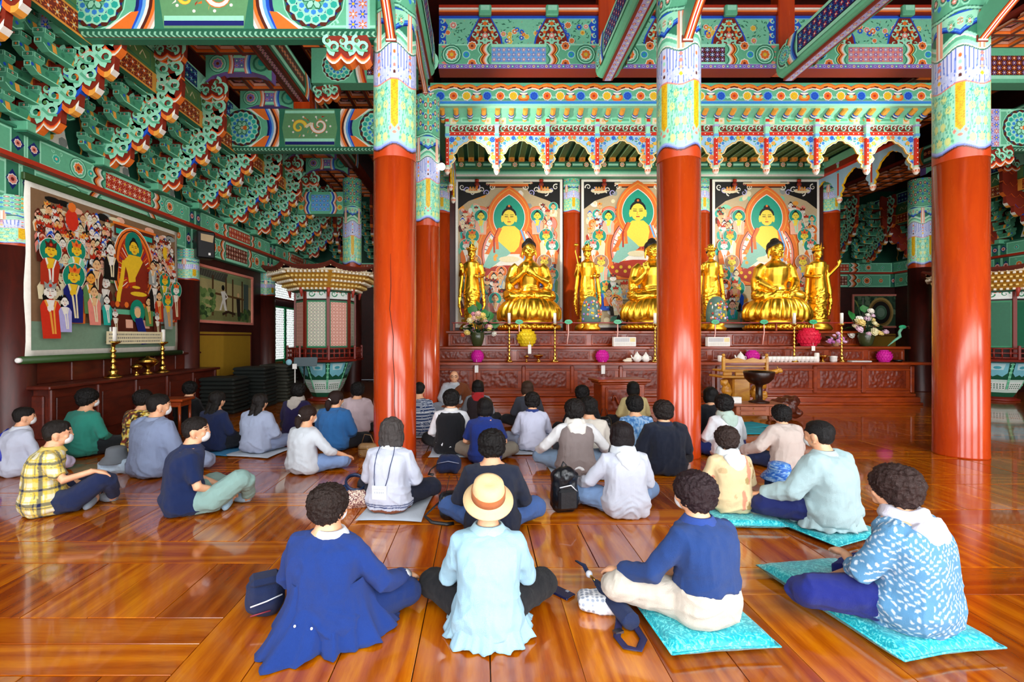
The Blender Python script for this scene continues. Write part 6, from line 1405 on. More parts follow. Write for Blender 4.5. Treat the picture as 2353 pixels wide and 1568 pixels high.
    for i_, (pts, cc, ly) in enumerate(c.p):
        vv = []; ly += (i_*37 % 101)/125
        for u, v in pts: a = off(u, v); vv.append((a[0]+c.eps*(ly+2), a[1], a[2]))
        ar = sum(pts[i][0]*pts[(i+1) % len(pts)][1]-pts[(i+1) % len(pts)][0]*pts[i][1] for i in range(len(pts)))
        q.add(vv if ar > 0 else vv[::-1], [tuple(range(len(vv)))], cc)
    q.build('painted_surface', paint_mat('paint_cloth', .6, .2), t)
    gr = plain('scroll_green', '#2c4a1e', .5)
    MB().box((-.03, L/2, H+.045), (.05, L+.06, .10), bev=.01).build('top_rod', gr, t); MB().tube([(-.01, -.08, -.05), (-.01, L+.08, -.05)], .05, 12).build('bottom_roller', gr, t)
    for y in (-.1, L+.1): o = MB().lathe([(.02, -.03), (.035, -.02), (.035, .02), (.02, .03)], 10).build('roller_knob', PAPER, t); o.rotation_euler = (PI/2, 0, 0); o.location = (-.01, y, -.05)
big_scroll()
def mural(name, ya, yb, za, zb, label, kind, x=None, side=1, back=False):
    L, H = yb-ya, zb-za; t = empty(name, (XA+.02, ya, za) if not back else (ya, Y4-.02, za), 0, label, 'painting')
    U = (0, 1, 0) if not back else (1, 0, 0); N = Vector(U).cross(Vector((0, 0, 1))); rnd = random.Random(kind)
    mb = MB()
    for (u0, u1, v0, v1) in ((-.06, L+.06, -.06, 0), (-.06, L+.06, H, H+.06), (-.06, 0, 0, H), (L, L+.06, 0, H)): mb.ext([(u0, v0), (u1, v0), (u1, v1), (u0, v1)], 0, .05, (0, 0, 0), U, (0, 0, 1), P['pk2'])
    mb.build('frame', paint_mat(), t); c = Vec()
    c.rect(0, 0, L, H, hx('#8a9a6a')); c.l = 1
    if kind < 3:
        c.rect(.02, H*.2, L-.02, H*.8, hx('#b7ab74')); c.poly([(.02, H-.02), (L*.55, H-.02), (L*.5, H*.80), (.02, H*.86)], hx('#4a4a40'), 1); [c.stroke([(.05+.1*k, H-.03), (.02+.09*k, H*.84)], .02, hx('#6f6f62'), 2) for k in range(13)]
        for x_ in (.28, .5, .62, .8): c.rect(L*x_, H*.1, L*x_+.07, H*.9, hx('#5a3d22'), 2)
        c.stroke([(L*.3, H*.55), (L*.85, H*.5)], .05, hx('#6b4a28'), 3); c.rect(L*.84, H*.05, L*.94, H*.85, hx('#4f6258'), 2)
        for k in range(60): c.circ(rnd.uniform(.03, L*.32), rnd.uniform(.05, H*.62), .09, rnd.choice((hx('#4f7038'), hx('#6f8f4d'), hx('#35502c'), hx('#8aa362'))), 8, dl=3, ry=.06)
        for k in range(14): c.circ(rnd.uniform(L*.75, L-.05), rnd.uniform(.05, H*.25), .08, rnd.choice((hx('#4f7038'), hx('#35502c'))), 8, dl=3)
        c.rect(.02, .02, L-.02, H*.2, hx('#7a7a4a'), 2)
        c.poly([(L*.40, H*.22), (L*.45, H*.45), (L*.42, H*.6), (L*.50, H*.62), (L*.50, H*.42), (L*.53, H*.22), (L*.49, H*.22), (L*.46, H*.38), (L*.43, H*.22)], 'wh', 5); c.circ(L*.46, H*.68, .07, 'bk', 9, dl=6); c.circ(L*.46, H*.65, .05, 'sk', 9, dl=6); c.stroke([(L*.5, H*.58), (L*.54, H*.5), (L*.5, H*.46)], .05, 'wh', 5)
        c.poly([(L*.72, H*.12), (L*.70, H*.5), (L*.77, H*.5), (L*.78, H*.12)], hx('#2c2620'), 5); c.circ(L*.735, H*.58, .06, 'sk', 9, dl=6); c.stroke([(L*.45, H*.14), (L*.55, H*.2), (L*.68, H*.16)], .06, hx('#3b2a1a'), 5)
    else:
        c.rect(.02, .02, L-.02, H-.02, hx('#35523c')); [c.circ(rnd.uniform(.05, L-.05), rnd.uniform(.05, H-.05), rnd.uniform(.05, .12), rnd.choice((hx('#4a6d4c'), hx('#243d2e'), hx('#6f8a6a'))), 9, dl=1) for _ in range(80)]
        for k, (r, cc) in enumerate(((.42, '#b89a58'), (.36, '#8a6a34'), (.31, '#1c1512'), (.20, '#54775c'), (.13, '#7f9c84'))): c.circ(L*.62, H*.45, r*H, hx(cc), 22, dl=2+k, ry=r*H*1.2)
        c.rect(L*.2, H*.02, L*.23, H*.95, hx('#8a8f84'), 2)
    c.build('painted_surface', N*.01, U, (0, 0, 1), t); return t
mural('wall_mural', 10.25, 12.85, 1.93, 3.10, 'framed mural of a white-clad figure outside a thatched house, left wall', 1)
mural('wall_mural', 13.6, 15.2, 1.95, 3.05, 'framed mural with a dark ringed medallion on the far wall at the right', 5, back=True)
for (a, b, l, back) in ((10.25, 12.85, 'ochre wall panel under the framed mural on the left wall', 0), (13.3, 15.2, 'ochre wall panel on the far wall behind the right end of the altar', 1)):
    t = empty('ochre_panel', (XA+.02, a, .62) if not back else (a, Y4-.02, .62), 0, l, 'panel'); L = b-a; U = (0, 1, 0) if not back else (1, 0, 0); N = Vector(U).cross(Vector((0, 0, 1)))
    MB().ext([(0, 0), (L, 0), (L, 1.05), (0, 1.05)], 0, .02, (0, 0, 0), U, (0, 0, 1)).build('plaster', plain('ochre_plaster', '#a8801e', .6), t)
    f = MB(); [f.ext(q, .0, .035, (0, 0, 0), U, (0, 0, 1), P['br']) for q in ([(.03, .97), (L-.03, .97), (L-.03, 1.0), (.03, 1.0)], [(.03, 0), (.06, 0), (.06, 1.0), (.03, 1.0)], [(L-.06, 0), (L-.03, 0), (L-.03, 1.0), (L-.06, 1.0)])]; f.build('border_line', PAINT, t)
# loudspeaker
t = empty('loudspeaker', (XA+.42, 10.0, 3.46), .75, 'black loudspeaker mounted high on the left wall post', 'speaker')
e = [(-.24, -.2), (.24, -.16), (.24, .18), (-.24, .24)]
MB().box((0, 0, 0), (.34, .30, .56), bev=.02).build('cabinet', BLACK, t); MB().box((0, -.155, .0), (.30, .02, .52), bev=.008).build('grille', plain('speaker_grille', '#17181a', .7), t)
MB().add([(-.1, -.168, .08), (.12, -.168, .05), (.14, -.168, .2), (-.1, -.168, .22)], [(0, 1, 2, 3)]).build('horn_mouth', plain('horn_tan', '#b49a70', .5), t); MB().box((.06, -.168, -.19), (.04, .006, .05)).build('badge', PAPER, t); MB().tube([(0, .12, .1), (-.3, .35, .1)], .03, 8).build('wall_arm', BLACK, t)
# side altar table
t = empty('side_altar', (-5.93, 8.3, 0), 0, 'dark red side altar table under the hanging scroll', 'table')
SD = wood('side_altar_wood', '#3a120a', '#6a2412', .4, (1, .25, 1))
MB().box((.0, 0, .88), (.60, 4.1, .05), bev=.012).build('top_board', SD, t); MB().box((-.02, 0, .44), (.48, 3.9, .86), bev=.01).build('body', SD, t)
pm = MB().box((0, 0, .46), (.02, .62, .56), bev=.02).mesh('raised_panel'); pm.materials.append(SD); sm_ = MB().box((0, 0, .46), (.05, .07, .80), bev=.015).mesh('stile'); sm_.materials.append(SD)
for k in range(5): obj_of(pm, 'raised_panel', t, (.225, -1.56+.78*k, 0))
for k in range(6): obj_of(sm_, 'stile', t, (.235, -1.95+.78*k, 0))
pe = MB().box((-.02, -1.965, .48), (.34, .03, .58), bev=.02).build('end_panel', SD, t)
MB().box((-.22, 0, 1.05), (.16, 3.9, .30), bev=.01).build('back_riser', SD, t); MB().box((-.2, 0, 1.22), (.24, 4.0, .04), bev=.01).build('riser_board', SD, t)
for k in range(7): MB().box((-.13, -1.8+.6*k, 1.05), (.03, .05, .28), bev=.01).build('riser_divider', SD, t)
candlestick((-5.80, 7.55, .906), .80, 'large brass candlestick at the left of the side altar', .22, 1.45); candlestick((-5.80, 8.72, .906), .78, 'large brass candlestick at the right of the side altar', .22, 1.3)
bowl((-5.82, 8.36, .906), .17, 'wide brass offering bowl between the side altar candlesticks', .12, True); bowl((-5.74, 7.98, .906), .09, 'small lidded brass pot left of the wide bowl on the side altar', .1)
t = empty('small_stand', (-4.78, 7.3, 0), .1, 'small orange-brown stand in front of the side altar', 'table'); MB().box((0, 0, .60), (.62, .4, .04), bev=.01).build('top', ALT, t); MB().box((0, 0, .54), (.54, .34, .08), bev=.01).build('apron', ALT, t)
for sx in (-1, 1):
    for sy in (-1, 1): MB().tube([(sx*.25, sy*.15, .52), (sx*.25, sy*.15, .0)], .022, 7).build('leg', ALT, t)
# dark floor cushions stacked by the wall
cush = MB().box((0, 0, .04), (.62, .62, .075), bev=.035).mesh('stacked_cushion'); cush.materials.append(plain('dark_cushion_cloth', '#101713', .7, bmp=.2)); cush2 = cush.copy(); cush2.materials[0] = plain('grey_cushion_cloth', '#3c3d34', .75, bmp=.2)
rc = random.Random(6)
for (x, y, n, me, l) in ((-5.30, 9.9, 9, cush, 'nearest cushion stack, beside the side altar'), (-5.05, 10.75, 11, cush, 'middle cushion stack, before the ochre panel'), (-4.95, 11.7, 11, cush2, 'farthest, grey cushion stack')):
    for k in range(n):
        o = obj_of(me, 'stacked_cushion', None, (x+rc.uniform(-.02, .02), y+rc.uniform(-.02, .02), .081*k), rc.uniform(-.06, .06)); o.scale = (1.15, 1.1, 1.0)
        tag(o, ORD[k]+' cushion up from the floor in the '+l if k < n-1 else 'topmost cushion of the '+l, 'cushion', l)
# lattice door and transom on the left wall
def lattice(parent, L, H, O, U, step, thick, col):
    bars = MB(); O, U = Vector(O), Vector(U); W = Vector((0, 0, 1)); N = U.cross(W)
    def bar(p, q, w_):
        d = Vector((q[0]-p[0], q[1]-p[1])); n = Vector((-d.y, d.x)).normalized()*w_/2; poly = [(p[0]-n.x, p[1]-n.y), (q[0]-n.x, q[1]-n.y), (q[0]+n.x, q[1]+n.y), (p[0]+n.x, p[1]+n.y)]
        bars.ext(poly, 0, thick, O, U, W, col)
    n = int((L+H)/step)+1
    for k in range(-n, n):
        for s_ in (1, -1):
            a = (k*step, 0) if s_ > 0 else (k*step, H); pts = []
            x0, x1 = a[0], a[0]+H*.6; z0, z1 = (0, H) if s_ > 0 else (H, 0)
            t0, t1 = 0.0, 1.0
            if x0 < 0: t0 = -x0/(x1-x0)
            if x1 > L: t1 = (L-x0)/(x1-x0)
            if t1 > t0 and x0 < L and x1 > 0: bar((x0+(x1-x0)*t0, z0+(z1-z0)*t0), (x0+(x1-x0)*t1, z0+(z1-z0)*t1), step*.16)
    k = 0
    while k*step*.833 < H: bar((0, min(H, k*step*.833)), (L, min(H, k*step*.833)), step*.16); k += 1
    return bars.build('lattice', PAINT, parent)
pm_, nt_, b_ = newmat('daylit_paper'); b_.inputs['Base Color'].default_value = (.9, .9, .88, 1); b_.inputs['Emission Color'].default_value = (.92, .97, 1, 1); b_.inputs['Emission Strength'].default_value = 2.6
d1 = link('door_1', None); d1.location = (XA+.04, 14.15, 0); tag(d1, kind='structure')
MB().box((0, .82, 1.25), (.02, 1.64, 2.5), hx('#2f8f5c')).build('door_leaf', PAINT, d1)
for k in range(2):
    y = .08+.80*k; MB().box((.012, y+.36, 1.66), (.012, .62, 1.56)).build('paper_pane', pm_, d1); lattice(d1, .62, 1.56, (.02, y+.05, .88), (0, 1, 0), .085, .016, hx('#eef2ee'))
    for z in (.45, .76): MB().box((.015, y+.36, z-.05), (.02, .5, .2), hx('#a8742a'), bev=.01).build('kick_panel', PAINT, d1)
    for yy in (0, .72): MB().box((.02, y+yy, 1.25), (.05, .06, 2.5), hx('#2f9a62')).build('door_stile', PAINT, d1)
w1 = link('window_1', None); w1.location = (XA+.04, 14.05, 2.72); tag(w1, kind='structure')
MB().box((.012, .9, .24), (.012, 1.75, .44)).build('paper_pane', pm_, w1); lattice(w1, 1.75, .44, (.02, .02, .02), (0, 1, 0), .085, .016, hx('#eef2ee'))
for z in (0, .48): MB().box((.02, .9, z), (.06, 1.86, .05), P['rd']).build('window_frame', PAINT, w1)
# ---------------------------------------------------------------- octagonal revolving sutra cases
def oct_ring(r, z, a0=0): return [(r*math.cos(a0+k*PI/4), r*math.sin(a0+k*PI/4), z) for k in range(8)]
def sutra_case(x, y, label, grn):
    t = empty('sutra_case', (x, y, 0), PI/8 if not grn else -PI/8, label, 'sutra case'); RDW = plain('case_red', '#7a2012', .45)
    MB().lathe([(.42, 0), (.44, .03), (.36, .06), (.34, .09)], 8).build('pivot_ring', RDW, t)
    fo = MB().lathe([(.30, .09), (.36, .2), (.50, .52), (.66, .93), (.66, .97)], 8, smooth=False, cols=[hx('#1f5c40'), hx('#cfe8dc'), hx('#14563c'), hx('#0f4a38')])
    for k in range(8):
        a = (k+.5)*PI/4; d = Vector((math.cos(a), math.sin(a), 0)); u = Vector((-math.sin(a), math.cos(a), 0)); W_ = (d*.16+Vector((0, 0, .43))).normalized(); c = Vec()
        ap = math.cos(PI/8); O = d*(.36*ap+.016)+Vector((0, 0, .2))
        c.poly([(-.12, .08), (.12, .08), (.16, .28), (-.16, .28)], hx('#e8f2ec')); [c.circ(-.1+.05*i, .12+.05*j, .016, hx('#1f6a48'), 6, dl=1) for i in range(5) for j in range(3)]
        c.poly([(-.20, .78), (.20, .78), (.17, .52), (.08, .42), (0, .47), (-.08, .42), (-.17, .52)], hx('#7cc6d6')); c.poly([(-.14, .76), (.14, .76), (.10, .6), (-.10, .6)], hx('#bfe6ea'), 1); c.circ(0, .66, .07, hx('#4aa9b8'), 10, dl=2, ry=.04)
        for s_ in (-1, 1): c.stroke([(s_*.15, .1), (s_*.19, .4), (s_*.25, .78)], .02, hx('#6fd0a0'), 1); [c.circ(s_*(.17+.06*q/5), .2+.11*q, .02, hx('#8fe0b8'), 6, dl=2) for q in range(6)]
        c.mbuild(fo, O+d*.002, u, W_)
    fo.build('lotus_foot', PAINT, t)
    MB().lathe([(.70, .95), (.92, .97), (.94, 1.02), (.84, 1.04)], 8, smooth=False).build('deck', RDW, t)
    for k in range(8):
        a = k*PI/4; p0 = Vector((.88*math.cos(a), .88*math.sin(a), 0)); p1 = Vector((.88*math.cos(a+PI/4), .88*math.sin(a+PI/4), 0))
        MB().box((p0.x, p0.y, 1.18), (.05, .05, .34), bev=.008).build('baluster_post', RDW, t); rlm = MB()
        for z in (1.06, 1.17, 1.28): rlm.tube([p0+Vector((0, 0, z)), p1+Vector((0, 0, z))], .018, 6)
        for q in range(1, 5): rlm.tube([p0.lerp(p1, q/5)+Vector((0, 0, 1.04)), p0.lerp(p1, q/5)+Vector((0, 0, 1.28))], .02, 6)
        rlm.build('balustrade', RDW, t)
    MB().lathe([(.70, 1.03), (.70, 2.62)], 8, smooth=False).build('cabinet_core', plain('case_dark', '#26100b', .6), t)
    for k in range(8):
        a = (k+.5)*PI/4; d = Vector((math.cos(a), math.sin(a), 0)); u = Vector((-math.sin(a), math.cos(a), 0)); O = d*(.70*math.cos(PI/8)+.004)
        if d.y > .5: continue
        m = MB(); c = Vec(.002); fcol = hx('#2e8a5c') if k % 2 else hx('#3a7a58')
        c.rect(-.24, 1.30, .24, 2.42, fcol); c.rect(-.205, 1.34, .205, 2.38, hx(('#f0c7b8', '#f2ead6')[k % 2]) if not grn else hx('#1f6a4a'), 1)
        for j in range(13 if not grn else 0):
            for i in range(5):
                x_, z_ = -.164+.082*i, 1.38+.08*j
                if k % 2: c.circ(x_, z_, .038, hx('#5a7a5a'), 8, dl=2); c.circ(x_, z_, .027, hx('#f4efe0'), 8, dl=3); c.circ(x_, z_, .011, hx('#8a3a2a'), 6, dl=4)
                else: m_flower(c, x_, z_, .042, hx('#c9705a'), hx('#e8a894'), hx('#f6e2d6'), 6, 2)
        c.rect(-.25, 2.46, .25, 2.72, hx('#e9f0ea'), 1); c.l = 2
        for s_ in (-1, 1): c.spiral(s_*.12, 2.58, .08, 1.2, .03, hx('#2a8a5a'), 0, s_); c.circ(s_*.04, 2.63, .03, hx('#d86a4a'), 7)
        c.mbuild(m, O, u, Vector((0, 0, 1))); m.build('lattice_door' , PAINT, t)
        MB().box((.70*math.cos(k*PI/4), .70*math.sin(k*PI/4), 1.85), (.07, .07, 1.62), rz=k*PI/4).build('corner_post', RDW, t)
    for k in range(8):                                                # carved drops between the panels
        a = k*PI/4
        if math.sin(a) > .5: continue
        MB().tube([(.80*math.cos(a), .80*math.sin(a), 2.78), (.84*math.cos(a), .84*math.sin(a), 2.66), (.82*math.cos(a), .82*math.sin(a), 2.50)], [.04, .045, .02], 7).build('carved_drop', plain('case_red2', '#a8382a', .45), t)
    gl = [hx('#e9c25a'), hx('#f4e6bd'), hx('#d89a34')]
    eb = MB().lathe([(.72, 2.62), (.80, 2.66), (1.32, 3.06), (1.36, 3.10)], 8, smooth=False, cols=[hx('#2a6a50'), hx('#c8922f'), hx('#e8dcc0')]); eb.build('eaves_underside', PAINT, t)
    tp = MB().box((0, 0, 0), (.05, .1, .05), bev=.008).mesh('bracket_tip'); tp.materials.append(plain('case_gold', '#efcf7a', .45)); tp2 = tp.copy(); tp2.materials[0] = plain('case_cream', '#f6ecd4', .5)
    for k in range(8):
        a = (k+.5)*PI/4; d = Vector((math.cos(a), math.sin(a), 0)); u = Vector((-math.sin(a), math.cos(a), 0))
        if d.y > .5: continue
        for j in range(5):
            r = (.84+.115*j)*math.cos(PI/8); half = r*math.tan(PI/8); n = 6+j
            for i in range(n): p_ = d*(r+.03)+u*(half*(2*(i+.5)/n-1)*.95)+Vector((0, 0, 2.685+.085*j)); obj_of(tp if j % 2 else tp2, 'bracket_tip', t, p_, a-PI/2)
    rf_ = MB(); n = 64; rows = [(1.36, 3.07), (1.47, 3.13), (1.44, 3.17), (1.0, 3.19), (.5, 3.20), (.12, 3.21)]; vs = []
    for (r, z) in rows:
        for i in range(n):
            a = 2*PI*i/n; q = (a % (PI/4))/(PI/4); e = abs(2*q-1); rr = r*math.cos(PI/8)/math.cos((q-.5)*PI/4); vs.append((rr*math.cos(a), rr*math.sin(a), z+.10*(e**3)*(r > 1.2)))
    rf_.add(vs, [(j*n+i, j*n+(i+1) % n, (j+1)*n+(i+1) % n, (j+1)*n+i) for j in range(len(rows)-1) for i in range(n)], hx('#6a2a1e'))
    rf_.add(vs[-n:], [tuple(range(n))], hx('#6a2a1e')); rf_.build('roof', PAINT, t)
    lampm = MB(); [lampm.ell((vs[i][0]*1.0, vs[i][1]*1.0, vs[i][2]+.0), .018, 5, 4, hx('#f6e2b0')) for i in range(0, n, 1) if vs[i][1] < .6]; o = lampm.build('eaves_beads', PAINT, t); tag(o, kind='stuff')
    return t
sutra_case(-3.87, 11.93, 'octagonal sutra case with a flared golden roof behind the cracked column', False); sutra_case(mir(-3.87)+.06, 11.93, 'octagonal sutra case with green doors at the right edge', True)
# small sign pole and music-stand board by the case
t = empty('sign_pole', (-4.0, 10.3, 0), 0, 'thin white sign pole with a square card near the sutra case', 'sign'); MB().tube([(0, 0, 0), (0, 0, .86)], .012, 7).build('pole', PAPER, t); MB().lathe([(.1, 0), (.1, .02), (.02, .03)], 12).build('foot', BLACK, t); MB().box((0, -.02, .92), (.09, .01, .11), rz=.2).build('card', PAPER, t)
t = empty('notice_board', (-3.95, 10.7, 0), 0, 'grey notice stand leaning before the left sutra case', 'stand'); MB().tube([(0, 0, 0), (0, 0, .95)], .015, 7).build('pole', BLACK, t); MB().lathe([(.13, 0), (.13, .02), (.02, .03)], 12).build('foot', BLACK, t)
o = MB().box((0, 0, 0), (.50, .02, .22), bev=.006).build('board', plain('board_grey', '#5a6a70', .5), t); o.location = (.05, -.05, 1.0); o.rotation_euler = (-.5, 0, .15)
o = MB().ell((-.32, -.05, .99), (.07, .05, .07), 12, 8).build('paper_lotus', plain('pale_blue_paper', '#8fc6d8', .6), t)
# ================================================================ people
def skin_mat():
    m, nt, b = newmat('skin'); f = noise_tex(nt, texco(nt), 9, 4)
    nt.links.new(ramp(nt, f, ((.3, hx('#d79a74')), (.7, hx('#ecb892')))), b.inputs['Base Color']); b.inputs['Roughness'].default_value = .5
    b.inputs['Subsurface Weight'].default_value = .08; b.inputs['Subsurface Radius'].default_value = (.02, .008, .004); return m
SKIN = skin_mat()
def cloth_mat(name, col, rough=.85, vcol=False):
    key = 'cloth_'+name+str(col)
    if key in MATS: return MATS[key]
    m, nt, b = newmat('cloth_'+name); v = texco(nt); f = noise_tex(nt, v, 5, 4)
    if vcol:
        a = node(nt, 'ShaderNodeAttribute'); a.attribute_name = 'Col'; src = a.outputs['Color']
        nt.links.new(mixc(nt, 1, src, ramp(nt, f, ((.3, (.9,)*3), (.7, (1,)*3))), 'MULTIPLY'), b.inputs['Base Color'])
    else:
        c = hx(col); nt.links.new(mixc(nt, f, [k*.88 for k in c], [min(1, k*1.1) for k in c]), b.inputs['Base Color'])
    b.inputs['Roughness'].default_value = rough; b.inputs['Sheen Weight'].default_value = .08; b.inputs['Specular IOR Level'].default_value = .25
    h = mixc(nt, .35, noise_tex(nt, texco(nt, (1, 1, .45)), 16, 5, .6, .8), noise_tex(nt, v, 420, 2)); bump(nt, b, h, .8, .02); MATS[key] = m; return m
def hair_mat(col):
    key = 'hair'+col
    if key in MATS: return MATS[key]
    m, nt, b = newmat('hair'); c = hx(col); v = texco(nt, (1, 1, .22)); f = noise_tex(nt, v, 95, 4, .6, .8)
    nt.links.new(mixc(nt, f, [k*.35 for k in c], [min(1, k*1.25) for k in c]), b.inputs['Base Color']); b.inputs['Roughness'].default_value = .5; b.inputs['Specular IOR Level'].default_value = .28
    bump(nt, b, mixc(nt, .5, f, noise_tex(nt, texco(nt), 70, 3, .6, 2.5)), .9, .012); MATS[key] = m; return m
def loft(mb, rings, n=28, col=None, ex=.8):
    vs = []
    for (cx_, cy_, z, rx, ry) in rings:
        for i in range(n):
            a = 2*PI*i/n; ca, sa = math.cos(a), math.sin(a)
            vs.append((cx_+rx*math.copysign(abs(ca)**ex, ca), cy_+ry*math.copysign(abs(sa)**ex, sa), z))
    m = len(rings); fs = [(j*n+i, j*n+(i+1) % n, (j+1)*n+(i+1) % n, (j+1)*n+i) for j in range(m-1) for i in range(n)]
    fs += [tuple(range(n))[::-1], tuple((m-1)*n+i for i in range(n))]; mb.add(vs, fs, col, True); return mb
def folds(seed, amp=.012):
    def d(co, no):
        q = co.copy(); q[:, 2] += .5*np.abs(co[:, 0])+.04*vnoise(co, 8, seed); r = 1-np.abs(vnoise(q, (5, 5, 17), seed)); r2 = 1-np.abs(vnoise(co, (15, 15, 6), seed+4))
        low = np.clip((.34-co[:, 2])/.25, .15, 1); return amp*(1.5*low*(r**3)+.55*(r2**3)-.6)+.004*vnoise(co, 24, seed+2)
    return d
ARMS = {'lap': ((.262, .04, .27), (.13, .26, .16)), 'knee': ((.30, .08, .29), (.34, .32, .205)), 'front': ((.255, .10, .27), (.07, .27, .27)), 'wide': ((.35, .05, .30), (.40, .30, .19)), 'down': ((.27, .02, .28), (.22, .22, .14))}
def person(label, px_, yt, yb, yaw=0, top='#ffffff', sleeve='long', vest=None, legs='#20252e', hair='curly', hcol='#17120f', w_=1.0, hy=0, seat=0.0, arms=('lap', 'lap'), pat=None, mask=False, H=.80, lean=0.0, tuck=False, collar=None, scarf=None, glasses=False, sock=None, knee=1.0, hp=0.0, robe=None, cuff=None, fat=1.0, tilt=0.0, kup=()):
    if yb: yc = (EYE-seat)*FPX/(yb-CY)+.15; H = EYE-(yt-CY)/FPX*(yc+.05)-seat
    else: yc = (EYE-H-seat)*FPX/(yt-CY)-.05
    H = min(max(H, .68), .92); s = H/.84; xc = (px_-CX)/FPX*yc
    t = empty('person', (xc, yc, seat), math.radians(yaw), label, 'person')
    far = yc; vx = .0085 if far < 3 else (.0105 if far < 4.6 else (.0135 if far < 6.6 else .017)); seed = (px_ % 97)/7.0+1
    L = lambda z: lean*max(0, z-.1)*s                                # forward lean
    TL = lambda z: tilt*max(0, z-.1)*s
    def q(a, k=1): return Vector((a[0]*s*w_+TL(a[2]), a[1]*s+L(a[2]), a[2]*s))
    def rg(z, y, rx, ry, inf=0.0): return (TL(z), y*s+L(z), z*s, rx*s*w_*fat+inf, ry*s*fat+inf)
    TOR = [(.015, -.01, .165, .125), (.06, -.012, .195, .155), (.13, -.02, .20, .16), (.22, -.035, .178, .138), (.31, -.04, .168, .128), (.40, -.035, .18, .128), (.475, -.02, .192, .122), (.525, -.005, .178, .108), (.556, .01, .135, .088), (.585, .022, .075, .066)]
    # body -----------------------------------------------------------
    b = MB(); loft(b, [rg(*r) for r in TOR]+[rg(.64, .04, .052, .055), rg(.67, .05, .05, .055)], 20)
    hc = q((0, .065, .715)); hc.x = TL(.715)
    hyr = PI+math.radians(hy); sh = .116*s
    head_forms(b, hc, sh, None, hyr)
    hands = []
    for sx, pose in zip((-1, 1), arms):
        e, wr = ARMS[pose] if isinstance(pose, str) else pose
        S_ = (sx*.16, -.005, .505); E = (sx*e[0], e[1], e[2]); W_ = (sx*wr[0], wr[1], wr[2])
        b.tube([q(S_), q(E), q(W_)], [.048*s, .040*s, .027*s], 10); hands.append((sx, S_, E, W_))
        d = (q(W_)-q(E)).normalized(); hd = (d+Vector((-sx*.25 if pose != 'knee' else .0, .5, -.25))).normalized() if isinstance(pose, str) else (d+Vector((0, .6, -.9))).normalized()
        finger_hand(b, q(W_)+d*.01, hd, (0, -.2, 1), 1.0*s*1.05, .28, None, sx, .0098 if vx < .011 else .012)
    kn = []
    for sx in (-1, 1):
        K = (sx*.37*knee, .29, .135); A = (-sx*.04, .34+.05*(sx > 0), .055)
        if sx in kup: K = (sx*.30*knee, .37, .30); A = (sx*.12, .47, .055)
        kn.append((sx, K, A))
        b.tube([q((sx*.09, .03, .09)), q(K), q(A)], [.07*s, .045*s, .033*s], 10)
        b.tube([q(A), q((A[0]-sx*.06, A[1]-.04, .045)), q((A[0]-sx*.15, A[1]-.07, .035))], [.035*s, .036*s, .026*s], 8)
    organic(b, 'body', SKIN, t, max(vx*.85, .0078), 3)
    # trousers -------------------------------------------------------
    m = MB(); loft(m, [rg(z, y, rx, ry, .014 if tuck else .006) for z, y, rx, ry in TOR[:3]]+[rg(.23 if tuck else .17, -.035, .178, .138, .013 if tuck else .005)], 22)
    for sx, K, A in kn:
        m.tube([q((sx*.08, .0, .10)), q((sx*.22, .16, .13)), q(K), *((q((K[0]*.95, K[1]+.05, K[2]-.03)), q(((K[0]+A[0])/2, (K[1]+A[1])/2+.02, (K[2]+A[2])/2+.01)), q((A[0], A[1], A[2]+.03))) if sx in kup else (q((K[0]*1.0, K[1]+.045, .11)), q((K[0]*.6, A[1]+.01, .085)), q((K[0]*.25, A[1], .07))))], [.115*s, .108*s, .090*s, .078*s, .066*s, .058*s], 12); m.ell(q((K[0]*.97, K[1]-.005, K[2]-.01)), (.095*s, .095*s, .085*s), 12, 8)
    m.ell(q((0, .12, .07)), (.2*s, .17*s, .07*s), 12, 8); tc = cloth_mat('trousers', legs); organic(m, 'trousers', tc, t, vx, 4, folds(seed+9, .006))
    if sock:
        for sx, K, A in kn: MB().tube([q((K[0]*.3 if sx not in kup else A[0], A[1]+.01, .06)), q((A[0]-sx*.06, A[1]-.04, .048)), q((A[0]-sx*.13, A[1]-.07, .040)), q((A[0]-sx*.19, A[1]-.085, .036))], [.040*s, .045*s, .042*s, .022*s], 10).build('sock', cloth_mat('sock', sock), t)
    # top ------------------------------------------------------------
    m = MB(); infl = .016 if robe is None else .026; lo = 3 if tuck else 0
    rows = [rg(z, y, rx*(1.03 if z < .2 else 1), ry*(1.05 if z < .2 else 1), infl) for z, y, rx, ry in TOR[lo:]]
    rows[-1] = rg(.582, .02, .082, .074, .006); loft(m, rows, 30)
    for sx, S_, E, W_ in hands:
        cut = {'long': .93, 'half': .0, 'vest': .93, 'three': .45}[sleeve]
        pts = [q((sx*.11, -.01, .50)), q(S_), q(((S_[0]+E[0])/2, (S_[1]+E[1])/2-.005, (S_[2]+E[2])/2)), q(E)]; rr = [.085, .078, .070, .064]
        if cut > 0: pe_ = q(E).lerp(q(W_), cut); pts += [q(E).lerp(q(W_), cut*.5), pe_]; rr += [.057, .047]
        else: pts[-1] = q(S_).lerp(q(E), .85)
        k = 1.0 if robe is None else 1.35
        m.tube(pts, [r*s*k*(.5+.5*fat) for r in rr], 14)
    pats = {'plaid': pat_plaid, 'leaf': pat_leaf, 'stripe': pat_stripe, 'brown': pat_brown, 'bloom': pat_bloom, 'denim': pat_denim, 'hem': pat_hem}
    if pat: organic(m, 'top', cloth_mat(pat, pat, vcol=True), t, vx*.9, 5, folds(seed), pats[pat])
    else: organic(m, 'top', cloth_mat('top', top), t, vx, 5, folds(seed))
